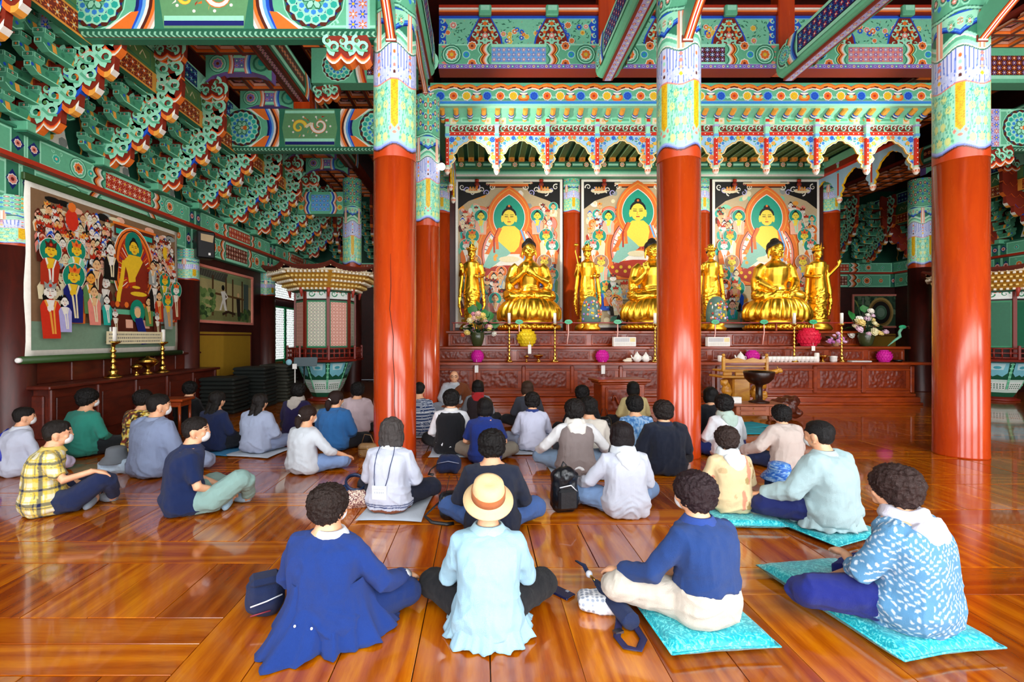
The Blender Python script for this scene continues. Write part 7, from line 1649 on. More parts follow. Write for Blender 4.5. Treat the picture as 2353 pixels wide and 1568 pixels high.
    if sleeve == 'vest':
        v = MB(); loft(v, [rg(z, y, rx*(1.04 if z < .2 else (.93 if z > .45 else 1)), ry*1.05, .026) for z, y, rx, ry in TOR[:-1]], 30); organic(v, 'vest', cloth_mat('vest', vest), t, vx, 5, folds(seed+3))
    if collar: c = MB(); n = 20; vs = [(math.cos(a)*r*s, math.sin(a)*r*.92*s+.022*s+L(z), z*s) for r, z in ((.078, .565), (.073, .607), (.083, .602), (.122, .548)) for a in [2*PI*i/n+PI/2 for i in range(n)]]; c.add(vs, [(j*n+i, j*n+(i+1) % n, (j+1)*n+(i+1) % n, (j+1)*n+i) for j in range(3) for i in range(n)], None, True); c.build('collar', cloth_mat('collar', collar), t)
    if cuff:
        for sx, S_, E, W_ in hands:
            if sx > 0: MB().tube([q(E).lerp(q(W_), .72), q(E).lerp(q(W_), 1.02)], [.052*s, .048*s], 12).build('shirt_cuff', cloth_mat('cuff', cuff), t)
    if scarf:
        v = MB(); n = 18
        for k, (r, z, tt) in enumerate(((.092, .575, .034), (.085, .608, .030))): v.tube([(math.cos(a)*r*s, math.sin(a)*r*s+.02*s+L(z), z*s+.008*math.sin(a*3)) for a in [2*PI*i/n for i in range(n+1)]], tt*s, 8)
        for k in range(5): v.tube([q((-.09+.045*k, -.075, .575)), q((-.06+.03*k, -.135, .50)), q((-.02+.012*k, -.155, .42+.015*abs(k-2)))], [.034*s, .034*s, .014*s], 8)
        organic(v, 'scarf', cloth_mat('scarf', scarf), t, max(vx*.8, .009), 2, folds(seed+5, .008))
    # head details ---------------------------------------------------
    Mz = Matrix.Rotation(hyr, 3, 'Z')
    def hp_(x, y, z): return hc+Mz @ Vector((x*sh, y*sh, z*sh))     # the face looks along -Y here
    hm = MB(); hmat = hair_mat(hcol)
    def he(x, y, z, a, b_, c_, n=14): hm.ell(hp_(x, y, z), (a*sh, b_*sh, c_*sh), n, n-4, None, Mz.copy())
    if hair == 'curly': he(0, .16, .30, 1.0, 1.08, .92, 18); he(0, .36, -.12, .96, .78, .72); he(.5, .15, 0, .42, .55, .6); he(-.5, .15, 0, .42, .55, .6)
    elif hair == 'bob': he(0, .14, .30, .92, 1.02, .86, 18); he(0, .34, -.2, .92, .72, .80); he(.62, .16, -.28, .36, .62, .82); he(-.62, .16, -.28, .36, .62, .82); he(0, .52, -.42, .84, .52, .66)
    elif hair == 'wavy': he(0, .14, .30, .95, 1.04, .88, 18); he(0, .40, -.3, 1.0, .72, .95); he(0, .5, -.85, 1.05, .55, .6); he(.62, .1, -.4, .4, .6, .95); he(-.62, .1, -.4, .4, .6, .95)
    elif hair == 'short': he(0, .11, .32, .79, .93, .76, 18); he(0, .42, .0, .76, .55, .64); he(0, -.22, .58, .60, .55, .42)
    elif hair in ('pony', 'bun'): he(0, .13, .28, .86, 1.0, .84, 18); he(0, .36, -.05, .82, .66, .66)
    elif hair == 'long': he(0, .13, .30, .90, 1.02, .86, 18); [he(x, .52+.26*min(k, 3), -.3-.45*k, .56-.05*k, .42-.05*k, .5) for k in range(6) for x in (-.36, .36)]
    if hair == 'pony': hm.tube([hp_(0, .95, .0), hp_(0, 1.25, -.2), hp_(.05, 1.25, -.8), hp_(.1, 1.15, -1.5)], [.2*sh, .34*sh, .36*sh, .1*sh], 10)
    if hair == 'bun': he(0, 1.05, -.25, .42, .36, .40)
    if hair != 'bald':
        amp, fr = {'curly': (.0085, 46), 'bob': (.0035, 24), 'wavy': (.008, 34), 'short': (.0025, 40), 'pony': (.003, 30), 'bun': (.003, 30), 'long': (.005, 26)}[hair]
        fz = (fr, fr, fr if hair == 'curly' else fr*.4)
        organic(hm, 'hair', hmat, t, max(vx*.6, .0052), 2, lambda co, no: amp*(1.4*(1-np.abs(vnoise(co, fz, seed)))**2-.7+.8*(1-np.abs(vnoise(co, tuple(2.0*k for k in fz), seed+1)))**2-.3))
    if hair == 'pony': MB().tube([hp_(0, .98, .02), hp_(0, 1.08, -.04)], .25*sh, 10).build('hair_tie', PAPER, t)
    for sx in (-1, 1):                                               # eyes and brows
        MB().ell(hp_(sx*.30, -.70, .06), (.13*sh, .09*sh, .075*sh), 8, 6, None, Mz.copy()).build('eye', plain('eye_dark', '#1a120e', .25), t); MB().tube([hp_(sx*.14, -.80, .26), hp_(sx*.32, -.80, .30), hp_(sx*.50, -.66, .25)], .03*sh, 5).build('eyebrow', hmat if hair != 'bald' else plain('brow_grey', '#4a3a30', .6), t)
    if mask:
        v = MB(); v.ell(hp_(0, -.50, -.42), (.50*sh, .48*sh, .50*sh), 14, 10, None, Mz.copy()); organic(v, 'face_mask', cloth_mat('mask', '#f4f6f8'), t, .008, 2)
        for sx in (-1, 1): MB().tube([hp_(sx*.47, -.42, -.25), hp_(sx*.68, -.1, -.05), hp_(sx*.74, .1, -.1)], .022*sh, 5).tube([hp_(sx*.42, -.38, -.65), hp_(sx*.62, -.1, -.42), hp_(sx*.74, .1, -.3)], .022*sh, 5).build('mask_loop', PAPER, t)
    if glasses:
        for sx in (-1, 1): MB().tube([hp_(sx*.32+.24*math.cos(a), -.86, .07+.17*math.sin(a)) for a in [2*PI*i/14 for i in range(15)]], .025*sh, 5).tube([hp_(sx*.56, -.84, .1), hp_(sx*.74, -.2, .1)], .022*sh, 5).build('glasses', BLACK, t)
        MB().tube([hp_(-.09, -.88, .1), hp_(.09, -.88, .1)], .022*sh, 5).build('glasses_bridge', BLACK, t)
    t['_s'] = s; INFO[label] = dict(t=t, s=s, q=q, hp=hp_, sh=sh, hc=hc, Mz=Mz, H=H, yc=yc, xc=xc, vx=vx)
    return t
INFO = {}
def seg(v, edges, cols):
    out = np.zeros((len(v), 3)); k = np.searchsorted(np.array(edges), v); c = np.array([hx(x) for x in cols]); return c[np.clip(k, 0, len(cols)-1)]
def pat_plaid(co):
    th = np.arctan2(co[:, 0], -co[:, 1]-.0)*.17; per = .115
    def band(v):
        f = (v/per) % 1.0; c = np.ones((len(v), 3)); c[:] = hx('#f3d24a'); c[(f > .40) & (f < .75)] = hx('#f8f2d8'); c[(f > .02) & (f < .20)] = hx('#1c2a6a'); c[(f > .26) & (f < .29)] = hx('#ffffff'); c[(f > .86) & (f < .89)] = hx('#8a8a86'); return c
    a, b = band(th+.02), band(co[:, 2]); d1 = a.sum(1) < 1.0; d2 = b.sum(1) < 1.0; m = np.sqrt(a*b); m[d1 & d2] = hx('#16204e'); m[d1 ^ d2] = hx('#8c8668'); return m
def pat_leaf(co):
    n = len(co); c = np.zeros((n, 3)); c[:] = hx('#5c97c2'); th = np.arctan2(co[:, 0], -co[:, 1])*.19
    for k in range(2):
        u, v = th/.036+k*.5, co[:, 2]/.036+k*.5; iu, iv = np.floor(u), np.floor(v); h = np.sin(iu*12.9+iv*78.2+k*3)*43758.5; h = h-np.floor(h)
        a = h*6.28; fu, fv = u-iu-.5, v-iv-.5; x = fu*np.cos(a)+fv*np.sin(a); y = -fu*np.sin(a)+fv*np.cos(a); c[(((x/.30)**2+(y/.12)**2) < 1) & (h > .12)] = hx('#d9e8f2')
    return c
def pat_stripe(co): return np.where(((co[:, 2] % .022) < .009)[:, None], np.array(hx('#dfe6f0')), np.array(hx('#27406e')))
def pat_hem(co):
    c = np.zeros((len(co), 3)); c[:] = hx('#d8def0'); z = co[:, 2]; c[((z > .055) & (z < .065)) | ((z > .078) & (z < .088))] = hx('#2a3f7a'); c[z < .035] = hx('#8a4a2c'); return c
def pat_brown(co):
    a = vnoise(co, 26, 1.0); b = vnoise(co, 34, 4.0); c = np.zeros((len(co), 3)); c[:] = hx('#6a4a18'); c[a > .05] = hx('#e8c234'); c[(b > .28)] = hx('#7a2a1a'); c[(a < -.35)] = hx('#2a1c10'); c[(b < -.4)] = hx('#f2e08a'); return c
def pat_bloom(co):
    a = vnoise(co, 15, 2.0); b = vnoise(co, 18, 6.0); c = np.zeros((len(co), 3)); c[:] = hx('#efd7a6'); c[a > .58] = hx('#e59a7a'); c[b > .60] = hx('#b99a62'); c[(a < -.5)] = hx('#d8b98a'); return c
def pat_denim(co):
    a = vnoise(co, (60, 60, 20), 2.0); c = np.zeros((len(co), 3)); c[:] = hx('#6fa6dc'); c[a > .2] = hx('#a9cdf0'); c[a < -.3] = hx('#3f78b8'); return c
# front row ---------------------------------------------------------
person('person in a royal blue coat spread over the floor, front row left', 757, 1118, 1492, -12, '#173a86', hair='curly', hcol='#2a1d18', legs='#14306e', hy=-22, arms=('down', 'knee'), collar='#e8ecf4', cuff='#f2f4fa', w_=1.06, fat=1.08, mask=True, tilt=-.05)
person('person in a tan brimmed hat and pale blue shirt, front row centre', 1122, 1104, 1492, 0, '#a6d2e6', hair='short', hcol='#2a221d', legs='#0d0f14', arms=('front', 'front'), collar='#b4dcec', w_=.90, fat=1.02, mask=True, knee=1.08)
person('person in a navy jersey and beige trousers on a turquoise cushion', 1612, 1088, 1462, 22, '#1e3f7c', hair='curly', hcol='#2b1b1f', legs='#d8cfc0', hy=14, arms=('knee', 'lap'), seat=.075, tuck=True, collar='#2a4a9a', mask=True, knee=1.05)
person('person in a white-leaf blue print blouse on a turquoise cushion, front right', 2088, 1072, 1468, 26, hair='curly', hcol='#33201c', legs='#17247a', hy=8, arms=('front', 'down'), seat=.075, pat='leaf', scarf='#dcd9e6', w_=1.08, fat=1.08, sleeve='three', knee=1.08, tilt=-.03)
# second row and left side
person('person in a yellow plaid shirt with an arm on one knee, far left', 112, 965, 1190, -48, hair='short', hcol='#1d1713', legs='#18264e', pat='plaid', sleeve='half', arms=('lap', ((.31, .10, .34), (.315, .30, .385))), hy=-8, mask=True, sock='#9aa6b4', collar='#e8cf6a', w_=1.05, fat=1.06, kup=(1,))
person('person in a navy polo shirt and white mask looking right', 432, 957, 1190, -52, '#0f2350', hair='short', hcol='#1a1310', legs='#8fb3ac', sleeve='half', arms=('lap', 'lap'), hy=-20, mask=True, sock='#a9cbe0', collar='#0f2350', fat=1.08, kup=(1,))
person('person in a white shirt with a blue strap at the left edge', 42, 935, 1100, -20, '#cdd3e6', hair='short', legs='#cfc4e0', hy=-25, mask=True, collar='#e6ebf8')
person('person in a grey-blue temple jacket with a mask, left side', 352, 905, 1102, -18, '#8a98b8', hair='short', legs='#8f9dbc', hy=-30, mask=True, robe=1, collar='#98a6c4')
person('person in a teal blouse before the side altar', 192, 895, None, -12, '#2d8a78', hair='curly', hcol='#100d0c', legs='#11161a', hy=-30, H=.86, mask=True, knee=.8)
person('person in a yellow and brown print top, left side', 322, 898, None, -10, hair='curly', hcol='#120d0b', legs='#2a2018', pat='brown', sleeve='three', H=.81, hy=-20, knee=.75)
person('person in black with a dark cap, before the dark cushions', 432, 878, None, -5, '#0c0d10', hair='curly', hcol='#0b0908', legs='#0c0d10', H=.80)
person('person with long hair and a dark navy top on a blue mat', 492, 900, None, -18, '#16234a', hair='long', hcol='#171310', legs='#10131c', H=.78, seat=.03, knee=.75)
person('person with long dark hair and a grey blouse on a pale mat', 592, 905, 1044, -15, '#a3aec8', hair='long', hcol='#1c1613', legs='#7a86a4', seat=.03, robe=1, knee=.75)
person('person in deep purple with a grey scarf', 682, 881, None, -8, '#221a4a', hair='curly', hcol='#0f0b0a', legs='#14101f', scarf='#c9bfb6', H=.82)
person('person in a white jacket with a ponytail and jeans', 700, 932, 1094, -26, '#dbe2ea', hair='pony', hcol='#2a1a14', legs='#7f9ccc', hy=-15, arms=('lap', 'wide'), sleeve='three', mask=True, sock='#dfe6f2')
person('person in a blue denim jacket with tied hair', 768, 898, 1040, -14, '#2e6aa8', hair='pony', hcol='#2a1612', legs='#1a1a20', hy=-22, mask=True, robe=1, collar='#2e6aa8')
person('person in a pale pink cardigan left of the cracked column', 820, 880, None, -4, '#d9c2c8', hair='curly', hcol='#0f0b0a', legs='#151318', H=.81, robe=1)
person('person in a white zip top with shoulder-length grey hair and lanyard', 896, 962, 1182, -8, hair='wavy', hcol='#4a4442', legs='#141a30', pat='hem', collar='#f2f5fc', seat=.03, arms=('lap', 'lap'), w_=.96)
person('person in a blue striped shirt half hidden by the cracked column', 962, 878, None, -6, hair='short', hcol='#14100e', legs='#1c2434', pat='stripe', H=.82, seat=.02)
# middle
person('monk in a grey robe and brown mantle facing the seated people', 1044, 851, None, 180, '#b9c0c8', hair='bald', legs='#8a92a0', H=.86, glasses=True, robe=1, hy=0, collar='#c6ccd4')
person('person with a red scarf and dark vest near the monk', 1098, 874, None, 0, '#8a8f98', sleeve='vest', vest='#2a2024', hair='bob', hcol='#100c0b', legs='#16161c', scarf='#b01f24', H=.80)
person('person in a black vest over a white shirt', 1036, 897, 1046, -2, '#eef2fa', sleeve='vest', vest='#0e1016', hair='curly', hcol='#100d0c', legs='#14161c', collar='#f4f4ee', seat=.02, arms=('lap', 'lap'))
person('person in a royal blue polo with black bowl-cut hair', 1114, 915, None, -4, '#16307e', sleeve='half', hair='bob', hcol='#0f0c0c', legs='#8a8274', H=.79, collar='#1a3890')
person('person in dark slate right behind the tan hat', 1130, 990, None, -2, '#1b2338', hair='curly', hcol='#14100f', legs='#3f62a0', H=.80, mask=True, w_=1.08)
person('person with brown hair in a black and grey jacket by the counter', 1213, 876, None, 6, '#3a3d48', hair='bob', hcol='#3f2a1e', legs='#15161c', H=.80)
person('person in a pale lavender shirt on a white mat', 1224, 903, 1040, 0, '#d8dcf4', hair='curly', hcol='#17110f', legs='#9aa3bc', seat=.02, arms=('lap', 'front'), sleeve='three', collar='#2a3f8a')
person('person in black before the lectern', 1339, 887, None, 0, '#14151c', hair='curly', hcol='#0f0c0b', legs='#14151c', H=.80)
person('person in a cream sweater behind the taupe vest', 1354, 914, None, -4, '#eee8dc', hair='curly', hcol='#14100e', legs='#3a3f4a', H=.80)
person('person in a taupe vest with white sleeves and jeans', 1322, 919, 1096, 0, '#eef0f2', sleeve='vest', vest='#8f8280', hair='curly', hcol='#17110f', legs='#7f98b4', arms=('wide', 'wide'), scarf='#f2efe6', knee=1.05, seat=.02)
person('person in a white hooded jacket and jeans, centre right', 1434, 970, 1196, 6, '#d4daea', hair='bob', hcol='#1a1214', legs='#7f9fcc', arms=('knee', 'lap'), scarf='#e6edf4', knee=1.08)
person('person in a pale yellow cardigan beside the lectern', 1457, 877, None, 2, '#e2cf92', hair='bob', hcol='#0c0a0a', legs='#2a2c34', H=.80)
person('person in a light blue denim shirt near the middle column', 1461, 910, None, 2, hair='curly', hcol='#0f0c0b', legs='#5a7aa8', pat='denim', H=.79)
person('person in a black jacket beside the middle column', 1528, 922, 1096, 2, '#131a2c', hair='curly', hcol='#211815', legs='#10131c', robe=1, collar='#1a2440', w_=1.05)
# right
person('person in dark clothes just right of the middle column', 1637, 890, None, 4, '#10131c', hair='bob', hcol='#0c0a0a', legs='#1a2450', H=.80)
person('person in a white top with a mint knitted scarf', 1668, 908, None, 4, '#e6eef4', hair='curly', hcol='#0f0c0c', legs='#1a2a6a', scarf='#bfd8cc', H=.80)
person('person in a beige jacket with a hood, right side', 1802, 932, 1086, 10, '#d6c7be', hair='curly', hcol='#0f0d0d', legs='#1a2448', arms=('wide', 'lap'), robe=1, collar='#d6c7be')
person('person in a yellow floral blouse and white neckerchief on a cushion', 1676, 982, 1186, 4, hair='curly', hcol='#33241f', legs='#8a7a60', pat='bloom', scarf='#eef4fa', seat=.075, sleeve='three', w_=.98, knee=.8)
person('person in a pale blue-grey jacket on a turquoise cushion, right', 1900, 966, 1222, 24, '#b3d0d4', hair='short', hcol='#0f0d0d', legs='#16225e', arms=('knee', 'lap'), mask=True, robe=1, hy=6, seat=.06, knee=1.0, collar='#c2dade', w_=1.06)
# ================================================================ belongings on the floor
def flr(px_, py_, z=0.0): y = (EYE-z)*FPX/(py_-CY); return Vector(((px_-CX)/FPX*y, y, z))
def who(k):
    for l, i in INFO.items():
        if k in l: return i
def satin():
    m, nt, b = newmat('turquoise_brocade'); v = texco(nt); f = noise_tex(nt, v, 26, 4, .6, 2.5)
    nt.links.new(ramp(nt, f, ((.40, hx('#0796a6')), (.52, hx('#12aeb8')), (.60, hx('#6fdcdc')))), b.inputs['Base Color']); b.inputs['Roughness'].default_value = .32; b.inputs['Sheen Weight'].default_value = .2
    bump(nt, b, noise_tex(nt, v, 9, 4), .4, .02); return m
SATIN = satin()
def cushion(c, sx, sy, rz, h, mat, label, name='floor_cushion', cat='cushion', piping=True):
    t = empty(name, (c[0], c[1], 0), rz, label, cat); n = 26; vs = []; fs = []
    for side in (1, -1):
        for j in range(n):
            for i in range(n):
                u, v = 2*i/(n-1)-1, 2*j/(n-1)-1; e = (1-u**6)*(1-v**6); k = 1-.05*(1-abs(u)**2)*abs(v)**8-.05*(1-abs(v)**2)*abs(u)**8
                vs.append((u*sx/2*(1-.04*(1-u*u)*0)*k, v*sy/2*k, h/2+side*(h/2-.004)*max(e, 0)**.28*(1-.12*math.exp(-(u*u+v*v)*3))+.003*math.sin(u*9+v*4)*e))
    for s_ in range(2):
        o = s_*n*n
        for j in range(n-1):
            for i in range(n-1): q = (o+j*n+i, o+j*n+i+1, o+(j+1)*n+i+1, o+(j+1)*n+i); fs.append(q if s_ == 0 else q[::-1])
    m = MB(); m.add(vs, fs, None, True); m.build('cover', mat, t)
    if piping:
        ring = [(-1, -1), (0, -1), (1, -1), (1, 0), (1, 1), (0, 1), (-1, 1), (-1, 0), (-1, -1)]; k = lambda u, v: (u*sx/2*(1 if abs(v) < .5 or abs(u) < .5 else 1)*(.955 if abs(v) < .5 else 1), v*sy/2*(.955 if abs(u) < .5 else 1), h/2)
        MB().tube([k(u, v) for u, v in ring], .006, 6).build('piping', mat, t)
    return t
i3, i4, r4, r5 = who('navy jersey'), who('white-leaf'), who('yellow floral'), who('blue-grey jacket on')
cushion((i3['xc']-.02, i3['yc']+.20), .55, .84, .10, .095, SATIN, 'turquoise brocade cushion under the person in the navy jersey')
cushion((i4['xc']-.05, i4['yc']+.24), .58, .94, .16, .095, SATIN, 'long turquoise brocade cushion at the front right')
cushion((r4['xc']+.03, r4['yc']+.05), .62, .64, -.05, .08, SATIN, 'turquoise cushion under the person in the yellow floral blouse'); cushion((r5['xc']-.04, r5['yc']+.18), .60, .90, .35, .062, SATIN, 'turquoise cushion under the person in the pale blue-grey jacket')
m1 = plain('teal_mat_cloth', '#1ba3b5', .6, bmp=.2)
for (px_, py_, rz, l) in ((1738, 993, .05, 'empty teal mat in front of the low table, nearer one'), (1722, 979, .3, 'empty teal mat in front of the low table, farther one')): p_ = flr(px_, py_); cushion(p_, .66, .5, rz, .03, m1, l, 'floor_mat', 'mat', False)
gmat = plain('pale_grey_mat', '#b9c2cc', .8, bmp=.25); bmat = plain('blue_mat', '#3f86b4', .7)
for k, l, dx, dy, sx, sy, rz, mt in (('lanyard', 'pale grey mat under the person with the lanyard', .06, .15, .56, .84, -.06, gmat), ('grey blouse', 'pale mat under the person in the grey blouse', .0, .06, .66, .6, -.2, gmat), ('dark navy top', 'blue mat under the long-haired person in dark navy', .08, .06, .62, .6, -.2, bmat), ('blue striped', 'white mat under the person in blue stripes', .05, .05, .56, .56, 0, gmat),
                                  ('lavender', 'white mat under the person in pale lavender', .0, .04, .60, .56, 0, gmat), ('taupe vest with', 'thin pale mat under the person in the taupe vest', .0, .05, .56, .56, 0, gmat), ('black vest', 'thin grey mat under the person in the black vest', .0, .04, .56, .56, 0, gmat)):
    i = who(k); cushion((i['xc']+dx, i['yc']+dy), sx, sy, rz, .03 if 'thin' not in l and 'white' not in l else .022, mt, l, 'floor_mat', 'mat', False)
# coat skirts spread on the floor
def spread(key, outline, z0, r0, col, part, seed, rip=.018):
    i = who(key); t = i['t']; yaw = t.rotation_euler.z; n = 120; pts = []
    pol = sorted((math.atan2(y, x) % (2*PI), math.hypot(x, y)) for x, y in outline)
    an = np.array([p[0]-2*PI for p in pol]+[p[0] for p in pol]+[p[0]+2*PI for p in pol]); rd = np.array([p[1] for p in pol]*3)
    m = MB(); rows = 12; vs = []; rnd = random.Random(seed); ph = [rnd.uniform(0, 6) for _ in range(4)]
    for j in range(rows+1):
        t_ = j/rows
        for k in range(n):
            a = 2*PI*k/n; Rr = float(np.interp(a, an, rd)); b = r0(a); Rr = max(Rr, b+.01); f = t_**1.5
            fold = rip*f*(math.sin(a*9+ph[0])+.7*math.sin(a*15+ph[1]+t_*2)+.4*math.sin(a*31+ph[2])); r = b+(Rr-b)*f+fold
            z = max(.006, z0*(1-t_**.9)+.012*f*math.sin(a*11+ph[3])+.008); x, y = r*math.cos(a), r*math.sin(a); c, s_ = math.cos(-yaw), math.sin(-yaw); vs.append((c*x-s_*y, s_*x+c*y, z))
    m.add(vs, [(j*n+(k+1) % n, j*n+k, (j+1)*n+k, (j+1)*n+(k+1) % n) for j in range(rows) for k in range(n)], None, True)
    o = m.build(part, cloth_mat('top', col), t); so = o.modifiers.new('thick', 'SOLIDIFY'); so.thickness = .006; so.offset = -1
spread('royal blue coat', [(-.21, -.36), (-.13, -.30), (.02, -.24), (.15, -.20), (.27, -.12), (.34, .0), (.33, .16), (.28, .3), (.1, .28), (-.1, .26), (-.26, .22), (-.29, .06), (-.28, -.15)], .30, lambda a: .195 if abs(math.cos(a)) > .6 else .148, '#173a86', 'coat_skirt', 2)
for dx in (-.045, .045):
    i = who('royal blue coat'); MB().ell((dx*1.0-.01, -.228, .15), .007, 6, 4).build('coat_button', PAPER, i['t'])
spread('tan brimmed', [(-.20, -.13), (-.12, -.19), (.0, -.205), (.12, -.19), (.20, -.13), (.235, .0), (.23, .13), (.1, .16), (-.1, .16), (-.22, .12), (-.23, .0)], .20, lambda a: .165 if abs(math.cos(a)) > .6 else .165, '#a6d2e6', 'shirt_tail', 5, .012)
spread('pale blue-grey jacket on', [(-.22, -.14), (0, -.20), (.2, -.15), (.27, .0), (.2, .14), (0, .16), (-.2, .12), (-.26, 0)], .22, lambda a: .20 if abs(math.cos(a)) > .6 else .18, '#b3d0d4', 'jacket_skirt', 8, .012)
# hats
def hat(name, loc, label, brim, crown_r, crown_h, mat, band=None, droop=0.0, sl=0.0, tilt=(0, 0, 0), dent=True):
    t = empty(name, loc, 0, label, 'hat'); t.rotation_euler = tilt; n = 40
    m = MB(); prof = [(brim, -droop), (brim*1.0, .006-droop), (crown_r*1.25, .012-droop*.2), (crown_r*1.02, .02), (crown_r*.98, crown_h*.55), (crown_r*.90, crown_h*.88), (crown_r*.62, crown_h*1.0), (crown_r*.25, crown_h*(.93 if dent else 1.03)), (.001, crown_h*(.90 if dent else 1.04))]
    m.lathe(prof, n, sx=1.0, sy=1.12); m.build('straw' if band else 'cloth', mat, t)
    m = MB(); m.lathe([(brim, -droop-.001), (crown_r*.98, .004)], n, sx=1, sy=1.12); m.build('brim_underside', mat, t)
    if band: MB().lathe([(crown_r*1.035, .018), (crown_r*1.03, .062), (crown_r*1.0, .063)], n, sx=1, sy=1.12).build('ribbon', cloth_mat('band', band), t)
    return t
i = who('tan brimmed'); hw = i['t'].matrix_world if False else None
hl = Vector((i['xc'], i['yc'], 0))+i['hc']+Vector((0, -.03, .022))
straw = plain('tan_straw', '#e9c894', .75, bmp=.5, bscale=260)
hat('brimmed_hat', hl, 'tan brimmed hat with a brown ribbon worn in the front row', .135, .088, .115, straw, '#b46a3c', .008, tilt=(.42, .03, 0))
def soft_box(name, loc, size, rz, mat, label, cat, seed=1, amp=.012, vox=.011, rot=(0, 0), extra=None):
    t = empty(name, loc, rz, label, cat); m = MB(); m.box((0, 0, size[2]/2), size, bev=min(size)*.28)
    if extra: extra(m)
    o = organic(m, 'body', mat, t, vox, 8, lambda co, no: amp*vnoise(co, 14, seed)+.4*amp*vnoise(co, 34, seed+1)); return t
NAVY = cloth_mat('bag_navy', '#15264f', .6); BLK = plain('black_nylon', '#0d0f14', .45, bmp=.3, bscale=40); BLKL = plain('black_leather', '#101318', .28, bmp=.2)
def strap(t, pts, r, mat, flat=.35): MB().tube(pts, r, 8, flat=flat).build('strap', mat, t)
p_ = flr(592, 1432); t = soft_box('shoulder_bag', (p_.x, p_.y+.09, 0), (.20, .17, .22), .5, NAVY, 'small navy shoulder bag left of the royal blue coat', 'bag', 2); MB().box((0, -.02, .205), (.16, .13, .045), bev=.02).build('flap', NAVY, t)
strap(t, [(.09, 0, .2), (.15, .06, .19), (.19, .0, .12), (.17, -.06, .05), (.12, -.13, .02), (.06, -.16, .012)], .016, BLK)
MB().tube([(-.08, -.092, .10), (0, -.10, .115), (.08, -.092, .13)], .004, 5).build('zip', plain('zip_white', '#dfe3ea', .4), t); MB().tube([(-.08, -.09, .05), (.02, -.1, .06)], .004, 5).build('red_trim', plain('trim_red', '#8a2a3a', .5), t)
p_ = flr(1275, 1360); t = empty('phone', (p_.x+.03, p_.y-.02, 0), .75, 'dark blue phone in a wallet case beside the hat wearer', 'phone'); MB().box((0, 0, .007), (.085, .16, .014), bev=.004).build('case', plain('phone_case', '#141c44', .4), t); MB().box((.0, -.081, .007), (.06, .003, .008)).build('clasp', BRASS, t); MB().box((.03, -.03, .0145), (.02, .02, .002)).build('magnet_tab', plain('tab_grey', '#9aa0ae', .4), t)
def hexm():
    m, nt, b = newmat('grey_hexagon_print'); v = node(nt, 'ShaderNodeTexVoronoi'); v.inputs['Scale'].default_value = 38; v.inputs['Randomness'].default_value = .25; nt.links.new(texco(nt), v.inputs['Vector'])
    nt.links.new(ramp(nt, v.outputs['Distance'], ((.3, hx('#8f98a8')), (.45, hx('#d3d8e0')), (.6, hx('#eef0f4')))), b.inputs['Base Color']); b.inputs['Roughness'].default_value = .6; return m
p_ = flr(1385, 1412); soft_box('pouch', (p_.x, p_.y+.06, 0), (.26, .17, .085), -.1, hexm(), 'grey pouch with a scale-like print beside the navy umbrella', 'pouch', 3, .01)
a, b_ = flr(1352, 1318, .10), flr(1452, 1428, .06); t = empty('umbrella', a, 0, 'folded navy umbrella lying beside the turquoise cushion', 'umbrella'); D = b_-a
um = MB(); n = 10; pts = [D*(.22+.78*k/n) for k in range(n+1)]; um.tube([D*.16]+pts, [.012]+[.018+.035*math.sin(min(1, k/n*1.15)*PI*.55) for k in range(n+1)], 12); organic(um, 'folded_canopy', NAVY, t, .008, 1, lambda co, no: .008*np.sin(np.arctan2(co[:, 0], co[:, 2])*7))
MB().tube([D*.0, D*.2], .008, 7).build('shaft', BRASS, t); MB().ell(D*.02, (.022, .022, .022), 10, 7).build('handle', plain('handle_pearl', '#d6dbe6', .25), t)
MB().tube([D*-.02, D*-.12+Vector((.0, 0, .02)), D*-.18+Vector((-.03, 0, .03)), D*-.22+Vector((.02, 0, .0))], .016, 6, flat=.4).build('ribbon_tassel', NAVY, t)
p_ = flr(1440, 1470); t = empty('bag_strap', (p_.x, p_.y, 0), 0, 'dark purple bag strap looped on the floor by the cushion', 'strap'); MB().tube([(.02, .20, .06), (-.01, .10, .03), (-.05, .0, .014), (-.03, -.08, .012), (.03, -.10, .012), (.08, -.02, .014), (.07, .08, .02), (.05, .16, .05)], .019, 8, flat=.22).build('webbing', plain('purple_webbing', '#1f1c44', .6), t); MB().box((-.035, .03, .022), (.05, .03, .012), rz=.4).build('buckle', plain('buckle_grey', '#7a7f90', .35, 1), t)
def backpack(px_, py_, label, rz=.2, s=1.0):
    p_ = flr(px_, py_); t = soft_box('backpack', (p_.x, p_.y+.08, 0), (.24*s, .17*s, .38*s), rz, BLKL, label, 'backpack', 4, .014, extra=lambda m: m.ell((0, -.03, .33*s), (.09*s, .08*s, .09*s), 10, 7))
    MB().box((0, -.09*s, .13*s), (.18*s, .05*s, .18*s), bev=.02).build('front_pocket', BLK, t); strap(t, [(.06*s, .08, .36*s), (.13*s, .06, .25*s), (.15*s, .02, .1*s), (.12*s, .0, .02)], .018*s, BLK); strap(t, [(-.03*s, 0, .38*s), (0, .02, .43*s), (.04*s, 0, .38*s)], .012*s, BLK)
    MB().tube([(-.08*s, -.10*s, .24*s), (.02, -.112*s, .26*s), (.08*s, -.10*s, .2*s)], .005, 5).build('zip', plain('zip_white', '#dfe3ea', .4), t)
backpack(1300, 1182, 'glossy black backpack standing behind the taupe vest')
